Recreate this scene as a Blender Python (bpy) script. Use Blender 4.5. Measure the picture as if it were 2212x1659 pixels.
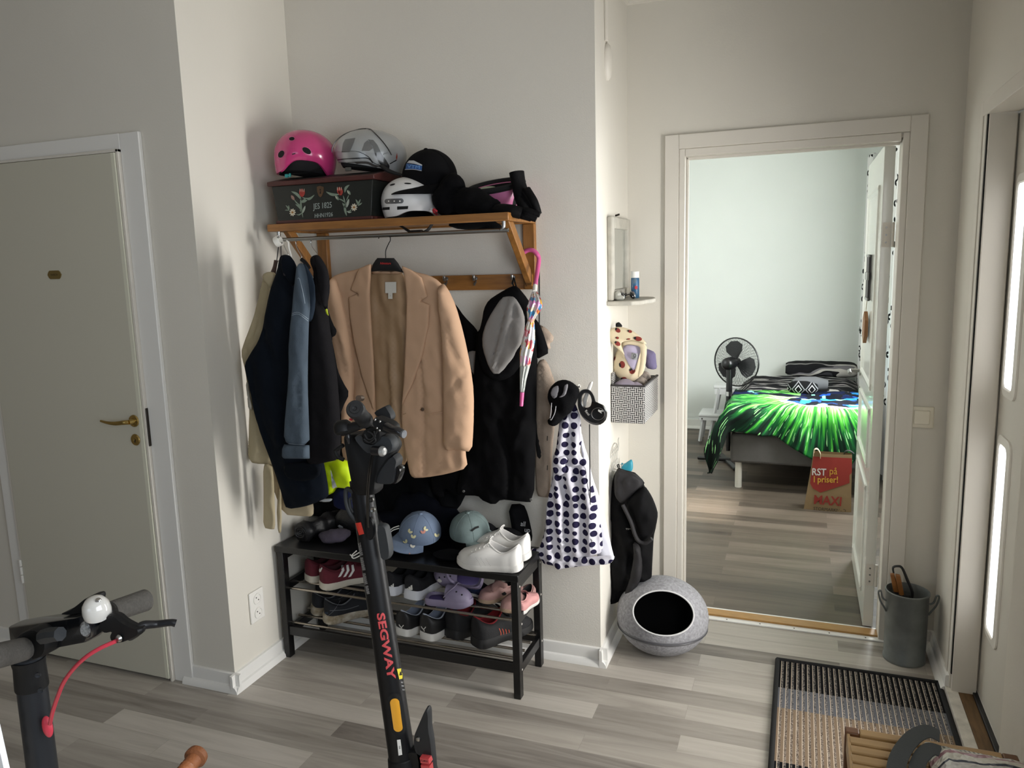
import bpy, bmesh, math, random
import numpy as np
from mathutils import Vector, Matrix, Euler, noise
from mathutils.geometry import delaunay_2d_cdt

for _o in list(bpy.data.objects): bpy.data.objects.remove(_o)
SC = bpy.context.scene
COL = SC.collection
random.seed(7)
PI = math.pi

# ------------------------------------------------------------ camera
CH, YAW, PITCH, ROLL, FPX = 1.653, 0.3609, 0.1575, -0.0278, 1660.4
def _basis():
    cy, sy, cp, sp = math.cos(YAW), math.sin(YAW), math.cos(PITCH), math.sin(PITCH)
    f = Vector((-sy*cp, cy*cp, -sp)); r = Vector((cy, sy, 0)); u = r.cross(f)
    cr, sr = math.cos(ROLL), math.sin(ROLL)
    return r*cr+u*sr, u*cr-r*sr, f
RV, UV, FV = _basis()
cam = bpy.data.cameras.new('camera'); camo = bpy.data.objects.new('camera', cam); COL.objects.link(camo)
cam.sensor_fit = 'HORIZONTAL'; cam.sensor_width = 36; cam.lens = FPX/2212*36; cam.clip_start = .02
mw = Matrix.Identity(4)
for i in range(3):
    mw[i][0] = RV[i]; mw[i][1] = UV[i]; mw[i][2] = -FV[i]
mw[2][3] = CH
camo.matrix_world = mw
SC.camera = camo

# ------------------------------------------------------------ world, lights, exposure
vs = SC.view_settings
vs.view_transform = 'Standard'; vs.look = 'None'; vs.gamma = 1; vs.exposure = -0.10
try: vs.use_curve_mapping = False
except Exception: pass
wd = bpy.data.worlds.new('sky'); SC.world = wd; wd.use_nodes = True
wn = wd.node_tree; bg = wn.nodes['Background']
bg.inputs[0].default_value = (.75, .87, 1, 1); bg.inputs[1].default_value = 2.0
def area(name, loc, rot, sx, sy, energy, col=(1, 1, 1), spread=PI):
    l = bpy.data.lights.new(name, 'AREA'); l.shape = 'RECTANGLE'; l.size = sx; l.size_y = sy
    l.energy = energy; l.color = col; l.spread = spread
    o = bpy.data.objects.new(name, l); o.location = loc; o.rotation_euler = rot; COL.objects.link(o); return o
# sun through the bedroom window
sl = bpy.data.lights.new('sun', 'SUN'); sl.energy = 9.0; sl.angle = math.radians(5); sl.color = (1, .93, .8)
so = bpy.data.objects.new('sun', sl); so.rotation_euler = Vector((-1, .03, -.80)).to_track_quat('-Z', 'Y').to_euler(); so.location = (4, 5, 4); COL.objects.link(so)
# daylight in the windows, plus added fills (area lights facing inwards)
area('daylight_bedroom_window', (.70, 5.45, 1.5), (0, -PI/2, PI), 1.25, 1.4, 98, (.97, 1, .98))
area('fill_bedroom_left', (-1.97, 5.0, 1.5), (0, PI/2, PI), 1.2, 1.2, 14, (.97, 1, .98))  # added fill in front of the solid left wall, no window there
area('daylight_entry_glass', (.640, 2.51, 1.05), (0, -PI/2, PI), 1.6, .32, 27, (1, .98, .95), math.radians(125))
area('fill_right_window', (.54, .3, 1.55), (0, -PI/2, PI), 1.2, 1.5, 31, (.93, .96, 1))  # window out of view, added as main fill for the hall
area('fill_rear_window', (-1.9, -2.5, 1.5), (PI/2, 0, PI), 1.6, 1.3, 2.5, (.8, .9, 1))  # window out of view behind the camera, added as weak cool fill

# ------------------------------------------------------------ helpers
def B(u, v, x=None, y=None, z=None):
    """world point on the plane x=, y= or z= that the photograph shows at (u, v)"""
    d = RV*((u-1106)/FPX) - UV*((v-829.5)/FPX) + FV
    o = Vector((0, 0, CH))
    t = (y/d.y) if y is not None else (x/d.x) if x is not None else ((z-CH)/d.z)
    return o + d*t
def lin(c):
    if isinstance(c, str): c = tuple(int(c[i:i+2], 16)/255 for i in (0, 2, 4))
    return tuple(x/12.92 if x <= .04045 else ((x+.055)/1.055)**2.4 for x in c[:3])
MATS = {}
def mat(name, col, rough=.6, metal=0, spec=.5, sheen=0, bump=None, vary=None, coat=0, emit=0, alpha=1, trans=0, stretch=None, col2=None):
    if name in MATS: return MATS[name]
    m = bpy.data.materials.new(name); m.use_nodes = True; nt = m.node_tree; N = nt.nodes; L = nt.links
    b = N['Principled BSDF']; c = lin(col)
    b.inputs['Base Color'].default_value = (*c, 1); b.inputs['Roughness'].default_value = rough
    b.inputs['Metallic'].default_value = metal; b.inputs['Specular IOR Level'].default_value = spec
    b.inputs['Sheen Weight'].default_value = sheen; b.inputs['Coat Weight'].default_value = coat
    b.inputs['Alpha'].default_value = alpha; b.inputs['Transmission Weight'].default_value = trans
    if emit:
        b.inputs['Emission Color'].default_value = (*c, 1); b.inputs['Emission Strength'].default_value = emit
    tc = N.new('ShaderNodeTexCoord'); mp = N.new('ShaderNodeMapping'); L.new(tc.outputs['Object'], mp.inputs[0])
    if stretch: mp.inputs['Scale'].default_value = stretch
    if vary:
        sc, am = vary
        n = N.new('ShaderNodeTexNoise'); n.inputs['Scale'].default_value = sc; n.inputs['Detail'].default_value = 5
        L.new(mp.outputs[0], n.inputs['Vector'])
        r = N.new('ShaderNodeValToRGB'); r.color_ramp.elements[0].position = .3; r.color_ramp.elements[1].position = .7
        c2 = lin(col2) if col2 else tuple(x*(1-am) for x in c)
        r.color_ramp.elements[0].color = (*c2, 1); r.color_ramp.elements[1].color = (*c, 1)
        L.new(n.outputs['Fac'], r.inputs[0]); L.new(r.outputs[0], b.inputs['Base Color'])
    if bump:
        sc, st = bump[:2]
        n = N.new('ShaderNodeTexNoise'); n.inputs['Scale'].default_value = sc; n.inputs['Detail'].default_value = bump[2] if len(bump) > 2 else 3
        L.new(mp.outputs[0], n.inputs['Vector'])
        bp = N.new('ShaderNodeBump'); bp.inputs['Strength'].default_value = st; bp.inputs['Distance'].default_value = .002
        L.new(n.outputs['Fac'], bp.inputs['Height']); L.new(bp.outputs[0], b.inputs['Normal'])
    MATS[name] = m; return m

ORG = {}
def tagp(o, label=None, cat=None, group=None, kind=None):
    if label: o['label'] = label
    if cat: o['category'] = cat
    if group: o['group'] = group
    if kind: o['kind'] = kind
    return o
def thing(name, label, cat, loc=(0, 0, 0), group=None, rotz=0, rot=None):
    o = bpy.data.objects.new(name, None); COL.objects.link(o); o.location = loc
    o.empty_display_size = .05
    o.rotation_euler = rot if rot else (0, 0, rotz)
    ORG[o.name] = Matrix.LocRotScale(Vector(loc), Euler(o.rotation_euler), None)
    return tagp(o, label, cat, group)
def org(o): return ORG.get(o.name, Matrix.Identity(4)) if o else Matrix.Identity(4)

def smooth_poly(pts, n=1):
    for _ in range(n):
        q = []
        for i in range(len(pts)):
            a, b = Vector(pts[i]), Vector(pts[(i+1) % len(pts)])
            q += [a*.78+b*.22, a*.22+b*.78]
        pts = q
    return pts
def catmull(P, k=6, closed=False):
    P = [Vector(p) for p in P]
    if len(P) < 3: return P
    out = []; n = len(P); rng = n if closed else n-1
    for i in range(rng):
        if closed: a, b, c, d = P[i-1], P[i], P[(i+1) % n], P[(i+2) % n]
        else: a, b, c, d = P[max(i-1, 0)], P[i], P[i+1], P[min(i+2, n-1)]
        for j in range(k):
            t = j/k
            out.append(.5*((2*b)+(c-a)*t+(2*a-5*b+4*c-d)*t*t+(3*b-a-3*c+d)*t**3))
    if not closed: out.append(P[-1])
    return out

class M:
    """collects shapes and links them as one mesh object"""
    def __init__(s, T=None): s.v = []; s.f = []; s.mi = []; s.m = 0; s.T = T; s.pc = []
    def add(s, vs, fs):
        o = len(s.v)
        s.v += [(s.T @ Vector(p)) if s.T else Vector(p) for p in vs]
        for f in fs: s.f.append([i+o for i in f]); s.mi.append(s.m)
        s.pc.append((o, len(s.v), len(s.f)))
        return s
    def each(s, name, mats, parent=None, **kw):
        """links every added shape as an object of its own"""
        out = []; f0 = 0
        for a, b, f1 in s.pc:
            k = M(); k.v = s.v[a:b]; k.f = [[i-a for i in f] for f in s.f[f0:f1]]; k.mi = [0]*(f1-f0)
            ms = mats[s.mi[f0]] if isinstance(mats, (list, tuple)) else mats
            out.append(k.build(name, ms, parent, **kw)); f0 = f1
        return out
    def box(s, x0, x1, y0, y1, z0, z1, R=None):
        c = Vector(((x0+x1)/2, (y0+y1)/2, (z0+z1)/2))
        vs = [Vector((x, y, z)) for z in (z0, z1) for y in (y0, y1) for x in (x0, x1)]
        if R: vs = [c + R @ (p-c) for p in vs]
        return s.add(vs, [(0, 2, 3, 1), (4, 5, 7, 6), (0, 1, 5, 4), (2, 6, 7, 3), (0, 4, 6, 2), (1, 3, 7, 5)])
    def loft(s, rings, cap=True, closed=True):
        n = len(rings[0]); vs = [p for r in rings for p in r]; fs = []
        for i in range(len(rings)-1):
            for j in range(n if closed else n-1):
                k = (j+1) % n
                fs.append((i*n+j, i*n+k, (i+1)*n+k, (i+1)*n+j))
        if cap and closed: fs += [tuple(range(n-1, -1, -1)), tuple((len(rings)-1)*n+j for j in range(n))]
        return s.add(vs, fs)
    def tube(s, pts, r, n=10, k=6, sm=True, flat=1, cap=True, closed=False):
        P = catmull(pts, k, closed) if sm else [Vector(p) for p in pts]
        m = len(P); rings = []; prev = None
        for i in range(m):
            if closed: t = P[(i+1) % m]-P[i-1]
            else: t = P[min(i+1, m-1)]-P[max(i-1, 0)]
            if t.length < 1e-9: t = Vector((0, 0, 1))
            t.normalize()
            if prev is None:
                a = Vector((0, 0, 1)) if abs(t.z) < .9 else Vector((1, 0, 0)); nrm = t.cross(a).normalized()
            else:
                nrm = prev-t*prev.dot(t); nrm = nrm.normalized() if nrm.length > 1e-6 else prev
            prev = nrm; bi = t.cross(nrm)
            if callable(r): rr = r(i/(m-1))
            elif isinstance(r, (list, tuple)):
                q = i/(m-1)*(len(r)-1); a = int(min(q, len(r)-2)); rr = r[a]+(r[a+1]-r[a])*(q-a)
            else: rr = r
            rings.append([P[i]+nrm*math.cos(2*PI*j/n)*rr+bi*math.sin(2*PI*j/n)*rr*flat for j in range(n)])
        if closed: rings.append(rings[0]); return s.loft(rings, cap=False)
        return s.loft(rings, cap)
    def lathe(s, prof, c=(0, 0, 0), n=32, R=None, sc=(1, 1)):
        c = Vector(c); rings = []
        for (r, z) in prof:
            ring = [Vector((r*math.cos(2*PI*j/n)*sc[0], r*math.sin(2*PI*j/n)*sc[1], z)) for j in range(n)]
            rings.append([c+(R @ p if R else p) for p in ring])
        return s.loft(rings, cap=True)
    def ell(s, c, r, R=None, n=16, m=10):
        rings = []; c = Vector(c)
        for i in range(m+1):
            a = PI*(i+.001)/(m+.002)-PI/2
            ring = [Vector((r[0]*math.cos(a)*math.cos(2*PI*j/n), r[1]*math.cos(a)*math.sin(2*PI*j/n), r[2]*math.sin(a))) for j in range(n)]
            rings.append([c+(R @ p if R else p) for p in ring])
        return s.loft(rings, cap=True)
    def cyl(s, a, b, r, n=16, r2=None):
        return s.tube([a, b], [r, r if r2 is None else r2], n=n, sm=False)
    def prism(s, pts, d):
        """polygon (3D points) extruded by the vector d"""
        d = Vector(d); P = [Vector(p) for p in pts]; n = len(P)
        return s.add(P+[p+d for p in P], [tuple(range(n)), tuple(range(2*n-1, n-1, -1))]+[(i, i+n, (i+1) % n+n, (i+1) % n) for i in range(n)])
    def build(s, name, mats, parent=None, label=None, cat=None, group=None, kind=None, smooth=True, bev=0, sub=0, local=False, ang=38, disp=None, seg=2):
        me = bpy.data.meshes.new(name)
        off = Matrix.Identity(4) if local else org(parent).inverted()
        me.from_pydata([tuple(off @ p) for p in s.v], [], s.f)
        if not isinstance(mats, (list, tuple)): mats = [mats]
        for m in mats: me.materials.append(m)
        bm = bmesh.new(); bm.from_mesh(me)
        for i, f in enumerate(bm.faces):
            f.material_index = min(s.mi[i], len(mats)-1); f.smooth = smooth
        bmesh.ops.recalc_face_normals(bm, faces=bm.faces[:])
        if smooth and not sub:
            for e in bm.edges:
                if len(e.link_faces) == 2 and e.calc_face_angle(0) > math.radians(ang): e.smooth = False
        bm.to_mesh(me); bm.free()
        o = bpy.data.objects.new(name, me); COL.objects.link(o)
        if parent:
            o.parent = parent; ORG[o.name] = org(parent)
        if bev:
            b = o.modifiers.new('b', 'BEVEL'); b.width = bev; b.segments = seg; b.limit_method = 'ANGLE'; b.angle_limit = math.radians(40)
        if sub:
            b = o.modifiers.new('s', 'SUBSURF'); b.levels = sub; b.render_levels = sub
        return tagp(o, label, cat, group, kind)

def cpx(pts, y=None, x=None, z=None): return [B(p[0], p[1], y=y, x=x, z=z) for p in pts]

def cloth(name, pts, m, parent, y=None, x=None, t=.02, r=.03, back=.012, folds=(), g=.013, sm=1, world=False, warp=None, seed=0, nz=.003, dn=None, **kw):
    """piece of cloth lying in a vertical plane: outline with a bulging, folded front and a back"""
    if world: P = [Vector(p) for p in pts]
    else:
        w = cpx(pts, y=y, x=x)
        P = [Vector((p.x, p.z)) if y is not None else Vector((p.y, p.z)) for p in w]
    P = smooth_poly(P, sm) if sm else P
    # resample
    R = []
    for i in range(len(P)):
        a, b = P[i], P[(i+1) % len(P)]; k = max(1, int((b-a).length/g+.5))
        R += [a+(b-a)*(j/k) for j in range(k)]
    A = np.array([tuple(p) for p in R]); Bn = np.roll(A, -1, axis=0)
    def dist(Q):
        d = Bn-A; L2 = (d**2).sum(1)+1e-12
        out = np.empty(len(Q))
        for s0 in range(0, len(Q), 400):
            q = Q[s0:s0+400, None, :]; tt = np.clip(((q-A)*d).sum(2)/L2, 0, 1)
            out[s0:s0+400] = np.sqrt((((A+d*tt[..., None])-q)**2).sum(2)).min(1)
        return out
    def inside(Q):
        x_, z_ = Q[:, 0:1], Q[:, 1:2]; c = ((A[:, 1] > z_) != (Bn[:, 1] > z_)) & (x_ < (Bn[:, 0]-A[:, 0])*(z_-A[:, 1])/(Bn[:, 1]-A[:, 1]+1e-12)+A[:, 0])
        return c.sum(1) % 2 == 1
    x0, z0 = A.min(0); x1, z1 = A.max(0); G = []
    zz = z0; row = 0
    while zz < z1:
        xx = x0+(g/2 if row % 2 else 0)
        while xx < x1: G.append((xx, zz)); xx += g
        zz += g*.87; row += 1
    G = np.array(G) if G else np.zeros((0, 2))
    if len(G):
        G = G[inside(G)]
        if len(G): G = G[dist(G) > min(r, .012)+g*.35]
    # rings of points that follow the outline keep its edge clean
    tang = np.roll(A, -1, axis=0)-np.roll(A, 1, axis=0); nrm = np.stack([-tang[:, 1], tang[:, 0]], 1); nrm /= np.linalg.norm(nrm, axis=1)[:, None]+1e-9
    if ((A[:, 0]*Bn[:, 1]-Bn[:, 0]*A[:, 1]).sum()) < 0: nrm = -nrm
    for dd_ in (min(r, .012)*.12, min(r, .012)*.42, min(r, .012)):
        Q = A+nrm*dd_; Q = Q[inside(Q)]
        if len(Q):
            Q = Q[dist(Q) > dd_*.93]
            G = np.concatenate([G, Q]) if len(G) else Q
    V = [Vector(p) for p in A]+[Vector(p) for p in G]
    res = delaunay_2d_cdt(V, [], [list(range(len(A)))], 1, 1e-7)
    V2 = np.array([tuple(p) for p in res[0]]); F = res[2]
    D = dist(V2)
    cre = []
    for f in folds:
        if f[0] == 'c':
            w = cpx(f[1], y=y, x=x) if not world else [Vector((p[0], 0, p[1])) for p in f[1]]
            q = np.array([(p.x, p.z) if (y is not None or world) else (p.y, p.z) for p in w]); cre.append((q, f[2], f[3]))
    H = np.zeros(len(V2))
    for i, (a, b) in enumerate(V2):
        d = min(D[i]/r, 1); h = t*math.sqrt(max(0, 1-(1-d)**2))
        n = noise.noise(Vector((a*9, b*5, seed*3.1)))
        e = min(1, D[i]/.02)
        for f in folds:
            if f[0] == 'w':
                _, fa, fb, amp, ph = f
                h += e*amp*math.sin(2*PI*(fa*a+fb*b)+ph+2.2*n)
        h += e*nz*(noise.noise(Vector((a*28, b*20, seed+2)))*2-1.6*abs(noise.noise(Vector((a*15+b*5, b*5, seed+9)))))
        for q, wd_, dp in cre:
            s0 = q[:-1]; s1 = q[1:]; dd = s1-s0; tt = np.clip((((a, b)-s0)*dd).sum(1)/((dd**2).sum(1)+1e-12), 0, 1)
            dm = math.sqrt((((s0+dd*tt[:, None])-(a, b))**2).sum(1).min())
            h += e*dp*math.exp(-(dm/wd_)**2)
        H[i] = h
    plane = y if y is not None else x
    mk = M(); n = len(V2)
    def w3(a, b, h):
        if warp: return warp(a, b, h)
        return Vector((a, plane-h, b)) if y is not None else Vector((plane+h, a, b))
    front = [w3(a, b, H[i]) for i, (a, b) in enumerate(V2)]
    bk = [w3(a, b, -back*min(1, D[i]/.012+.15)) for i, (a, b) in enumerate(V2)]
    fs = [tuple(f) for f in F]+[tuple(i+n for i in reversed(f)) for f in F]
    ec = {}
    for f in F:
        for i in range(len(f)):
            k = (f[i], f[(i+1) % len(f)]); ec[k] = 1
    for (a, b) in ec:
        if (b, a) not in ec: fs.append((b, a, a+n, b+n))
    mk.add(front+bk, fs)
    return mk.build(name, m, parent, ang=75, **kw)

def text(s, size, T, m, name='lettering', parent=None, ext=.0006, wrap=None, sx=1, align='CENTER', cut=0, shear=0, **kw):
    cu = bpy.data.curves.new('t', 'FONT'); cu.body = s; cu.size = size; cu.extrude = ext; cu.align_x = align; cu.align_y = 'CENTER'; cu.shear = shear
    cu.resolution_u = 3
    o = bpy.data.objects.new('t', cu); COL.objects.link(o)
    dg = bpy.context.evaluated_depsgraph_get()
    me = bpy.data.meshes.new_from_object(o.evaluated_get(dg))
    bm = bmesh.new(); bm.from_mesh(me)
    if cut:
        bmesh.ops.triangulate(bm, faces=bm.faces[:]); bmesh.ops.subdivide_edges(bm, edges=bm.edges[:], cuts=cut, use_grid_fill=True)
    mk = M(); bm.verts.ensure_lookup_table()
    vs_ = []
    for v in bm.verts:
        p = Vector((v.co.x*sx, v.co.y, v.co.z))
        vs_.append(wrap(p) if wrap else T @ p)
    mk.add(vs_, [[v.index for v in f.verts] for f in bm.faces])
    bm.free(); bpy.data.objects.remove(o); bpy.data.curves.remove(cu); bpy.data.meshes.remove(me)
    return mk.build(name, m, parent, smooth=False, **kw)
def TF(p, nrm='-Y', rot=0):
    """transform for text standing at p, read from the side nrm points to"""
    b = {'-Y': Matrix(((1, 0, 0), (0, 0, -1), (0, 1, 0))), '+X': Matrix(((0, 0, 1), (1, 0, 0), (0, 1, 0))),
         '+Z': Matrix.Identity(3)}[nrm]
    return Matrix.Translation(p) @ (b @ Matrix.Rotation(rot, 3, 'Z')).to_4x4()

from mathutils.bvhtree import BVHTree
class Surf:
    """world-space surface of finished objects, so that prints and marks can be laid onto it"""
    def __init__(s, *obs):
        vs, fs = [], []
        for o in obs:
            k = len(vs); vs += [org(o) @ v.co for v in o.data.vertices]
            fs += [tuple(i+k for i in p.vertices) for p in o.data.polygons]
        s.t = BVHTree.FromPolygons(vs, fs)
    def hit(s, u, v, off=.001):
        d = (RV*((u-1106)/FPX)-UV*((v-829.5)/FPX)+FV).normalized(); o = Vector((0, 0, CH))
        h = s.t.ray_cast(o, d)
        if h[0] is None: return None
        n = h[1] if h[1].dot(d) < 0 else -h[1]
        return h[0]+n*off*.6-d*off*.6
def _flat(mk_pts, faces, surf, off, name, m, parent, **kw):
    vs = []; last = None; bad = set()
    for i, (u, v) in enumerate(mk_pts):
        h = surf.hit(u, v, off)
        if h is None: bad.add(i); h = last or Vector((0, 0, 0))
        else: last = h
        vs.append(h)
    fs = []
    for f in faces:
        if any(i in bad for i in f): continue
        if max((vs[f[i]]-vs[f[i-1]]).length for i in range(len(f))) > .05: continue
        fs.append(f)
    if not fs: return None
    mk = M(); mk.add(vs, fs); used = sorted({i for f in fs for i in f}); mp_ = {a: b for b, a in enumerate(used)}
    mk.v = [vs[i] for i in used]; mk.f = [[mp_[i] for i in f] for f in fs]
    return mk.build(name, m, parent, **kw)
def decal(name, pts, surf, m, parent, off=.0012, g=3.0, sm=0, **kw):
    P = smooth_poly([Vector(p) for p in pts], sm) if sm else [Vector(p) for p in pts]
    R = []
    for i in range(len(P)):
        a, b = P[i], P[(i+1) % len(P)]; k = max(1, int((b-a).length/g+.5)); R += [a+(b-a)*(j/k) for j in range(k)]
    A = np.array([tuple(p) for p in R]); x0, y0 = A.min(0); x1, y1 = A.max(0); G = []
    Bn = np.roll(A, -1, axis=0); yy = y0
    while yy < y1:
        xx = x0
        while xx < x1:
            c = ((A[:, 1] > yy) != (Bn[:, 1] > yy)) & (xx < (Bn[:, 0]-A[:, 0])*(yy-A[:, 1])/(Bn[:, 1]-A[:, 1]+1e-12)+A[:, 0])
            if c.sum() % 2 == 1 and np.hypot(A[:, 0]-xx, A[:, 1]-yy).min() > g*.5: G.append(Vector((xx, yy)))
            xx += g
        yy += g
    res = delaunay_2d_cdt(R+G, [], [list(range(len(R)))], 1, 1e-6)
    return _flat([tuple(p) for p in res[0]], res[2], surf, off, name, m, parent, **kw)
def stroke(pts, w):
    """outline of a line of width w (pixels) through pts"""
    P = catmull([Vector((*p, 0)) for p in pts], 4) if len(pts) > 2 else [Vector((*p, 0)) for p in pts]
    a, b = [], []
    for i, p in enumerate(P):
        t = P[min(i+1, len(P)-1)]-P[max(i-1, 0)]; n = Vector((-t.y, t.x)).normalized()*(w/2)
        a.append((p.x+n.x, p.y+n.y)); b.append((p.x-n.x, p.y-n.y))
    return a+b[::-1]
def oval(u, v, a, b, r=0, n=16):
    return [(u+a*math.cos(t)*math.cos(r)-b*math.sin(t)*math.sin(r), v+a*math.cos(t)*math.sin(r)+b*math.sin(t)*math.cos(r)) for t in [2*PI*i/n for i in range(n)]]
def dtext(s, u, v, size, surf, m, parent, rot=0, sx=1, off=.0012, name='lettering', cut=0, shear=0, bold=0, **kw):
    cu = bpy.data.curves.new('t', 'FONT'); cu.body = s; cu.size = size; cu.align_x = 'CENTER'; cu.align_y = 'CENTER'; cu.resolution_u = 3; cu.shear = shear; cu.offset = bold
    o = bpy.data.objects.new('t', cu); COL.objects.link(o)
    me = bpy.data.meshes.new_from_object(o.evaluated_get(bpy.context.evaluated_depsgraph_get()))
    bm = bmesh.new(); bm.from_mesh(me)
    bmesh.ops.triangulate(bm, faces=bm.faces[:])
    if cut: bmesh.ops.subdivide_edges(bm, edges=bm.edges[:], cuts=cut, use_grid_fill=True)
    c, sn = math.cos(rot), math.sin(rot); bm.verts.ensure_lookup_table()
    pts = [(u+(p.co.x*sx*c-p.co.y*sn), v-(p.co.x*sx*sn+p.co.y*c)) for p in bm.verts]
    fs = [[q.index for q in f.verts] for f in bm.faces]
    bm.free(); bpy.data.objects.remove(o); bpy.data.curves.remove(cu); bpy.data.meshes.remove(me)
    return _flat(pts, fs, surf, off, name, m, parent, smooth=False, **kw)
# ------------------------------------------------------------ setting materials
def wall_mat(name, col, scale=160, st=.18, weave=False):
    m = mat(name, col, rough=.85, spec=.25, vary=(2.5, .03))
    nt = m.node_tree; N = nt.nodes; L = nt.links; b = N['Principled BSDF']
    tc = [n for n in N if n.type == 'TEX_COORD'][0]
    if weave:
        v = N.new('ShaderNodeTexVoronoi'); v.inputs['Scale'].default_value = scale; v.inputs['Randomness'].default_value = .6
        L.new(tc.outputs['Object'], v.inputs['Vector']); out = v.outputs['Distance']
    else:
        v = N.new('ShaderNodeTexNoise'); v.inputs['Scale'].default_value = scale; v.inputs['Detail'].default_value = 4
        L.new(tc.outputs['Object'], v.inputs['Vector']); out = v.outputs['Fac']
    bp = N.new('ShaderNodeBump'); bp.inputs['Strength'].default_value = st; bp.inputs['Distance'].default_value = .002
    L.new(out, bp.inputs['Height']); L.new(bp.outputs[0], b.inputs['Normal'])
    return m
W_HALL = wall_mat('hall_wall_paint', 'd8d4ca')
W_TEX = wall_mat('woven_wallpaper_paint', 'd8d4cb', scale=210, st=.22, weave=True)
W_BED = wall_mat('bedroom_wall_paint', 'e2e6e2', scale=90, st=.2)
W_CEIL = wall_mat('ceiling_paint', 'cfc9bf', st=.1)
TRIM = mat('white_trim_paint', 'd7d2c8', rough=.45, bump=(30, .08))
TRIM_B = mat('bright_trim_paint', 'e4e3df', rough=.4, bump=(30, .08))
DOOR_L = mat('beige_door_paint', 'c4c1b2', rough=.5, bump=(60, .08))
BLACK = mat('black_gap', '0c0c0c', rough=.9)
DARKM = mat('dark_metal', '3a3530', rough=.4, metal=.8)
BRASS = mat('brass', 'b39a5e', rough=.25, metal=1)
CHROME = mat('chrome', 'c8c8c8', rough=.18, metal=1)
STEEL = mat('steel', '9a9a98', rough=.32, metal=1)
WHITEP = mat('white_plastic', 'e6e4de', rough=.35)

def floor_mat(name, cols, sx=1.0):
    m = bpy.data.materials.new(name); m.use_nodes = True; nt = m.node_tree; N = nt.nodes; L = nt.links; b = N['Principled BSDF']
    tc = N.new('ShaderNodeTexCoord'); mp = N.new('ShaderNodeMapping'); L.new(tc.outputs['Object'], mp.inputs[0])
    mp.inputs['Location'].default_value = (.35, .045, 0)
    br = N.new('ShaderNodeTexBrick'); br.offset = .37; br.offset_frequency = 2; br.squash = 1
    br.inputs['Scale'].default_value = 1; br.inputs['Brick Width'].default_value = .86*sx; br.inputs['Row Height'].default_value = .098
    br.inputs['Mortar Size'].default_value = .0006; br.inputs['Color1'].default_value = (0, 0, 0, 1); br.inputs['Color2'].default_value = (1, 1, 1, 1); br.inputs['Mortar'].default_value = (.3, .3, .3, 1)
    L.new(mp.outputs[0], br.inputs['Vector'])
    # streaks along x, shifted per plank
    sep = N.new('ShaderNodeSeparateXYZ'); L.new(mp.outputs[0], sep.inputs[0])
    ad = N.new('ShaderNodeMath'); ad.operation = 'MULTIPLY_ADD'; L.new(br.outputs['Color'], ad.inputs[0]); ad.inputs[1].default_value = 13.0; L.new(sep.outputs['X'], ad.inputs[2])
    cb = N.new('ShaderNodeCombineXYZ'); L.new(ad.outputs[0], cb.inputs['X']); L.new(sep.outputs['Y'], cb.inputs['Y'])
    m2 = N.new('ShaderNodeMapping'); m2.inputs['Scale'].default_value = (1.5, 19, 1); L.new(cb.outputs[0], m2.inputs[0])
    n1 = N.new('ShaderNodeTexNoise'); n1.inputs['Scale'].default_value = 1; n1.inputs['Detail'].default_value = 8; n1.inputs['Roughness'].default_value = .62; n1.inputs['Distortion'].default_value = .9
    L.new(m2.outputs[0], n1.inputs['Vector'])
    mx = N.new('ShaderNodeMix'); mx.data_type = 'FLOAT'; mx.inputs[0].default_value = .56
    L.new(br.outputs['Color'], mx.inputs[2]); L.new(n1.outputs['Fac'], mx.inputs[3])
    r = N.new('ShaderNodeValToRGB'); cr = r.color_ramp; L.new(mx.outputs[0], r.inputs[0])
    pos = (.22, .38, .55, .75)
    cr.elements[0].position = pos[0]; cr.elements[0].color = (*lin(cols[0]), 1)
    cr.elements[1].position = pos[3]; cr.elements[1].color = (*lin(cols[3]), 1)
    for i in (1, 2):
        e = cr.elements.new(pos[i]); e.color = (*lin(cols[i]), 1)
    L.new(r.outputs[0], b.inputs['Base Color'])
    b.inputs['Roughness'].default_value = .42; b.inputs['Specular IOR Level'].default_value = .35
    bp = N.new('ShaderNodeBump'); bp.inputs['Strength'].default_value = .12; bp.inputs['Distance'].default_value = .002
    L.new(n1.outputs['Fac'], bp.inputs['Height']); L.new(bp.outputs[0], b.inputs['Normal'])
    return m
F_HALL = floor_mat('grey_plank_vinyl', ('665f59', '8b857d', 'a49e95', 'b9b3aa'))
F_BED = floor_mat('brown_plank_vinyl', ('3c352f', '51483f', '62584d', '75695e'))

def struct(mk, name, m, parent=None, **kw):
    return mk.build(name, m, parent, kind=None if parent else 'structure', **kw)

YL, YB, YD, XA, XC, XR = 2.254, 2.884, 3.442, -2.06, -.73, .563
ZC = 2.78
struct(M().box(-4.1, .75, -2.7, YD+.1, -.08, 0), 'floor', F_HALL, smooth=False)
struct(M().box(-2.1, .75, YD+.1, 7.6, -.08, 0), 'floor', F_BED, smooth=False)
struct(M().box(-4.1, .75, -2.7, YD+.1, ZC, ZC+.1), 'ceiling', W_CEIL, smooth=False)
struct(M().box(-2.1, .75, YD+.1, 7.6, 2.6, 2.7), 'ceiling', W_CEIL, smooth=False)
struct(M().box(-4.0, XA, YL, YL+.1, 0, ZC), 'wall_left', W_HALL, smooth=False)
struct(M().box(XA-.1, XA, YL+.1, YB+.1, 0, ZC), 'wall_left_return', W_HALL, smooth=False)
struct(M().box(XA, XC, YB, YB+.1, 0, ZC), 'wall_back', W_TEX, smooth=False)
struct(M().box(XC-.1, XC, YB+.1, YD+.1, 0, ZC), 'wall_middle_return', W_HALL, smooth=False)
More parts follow.
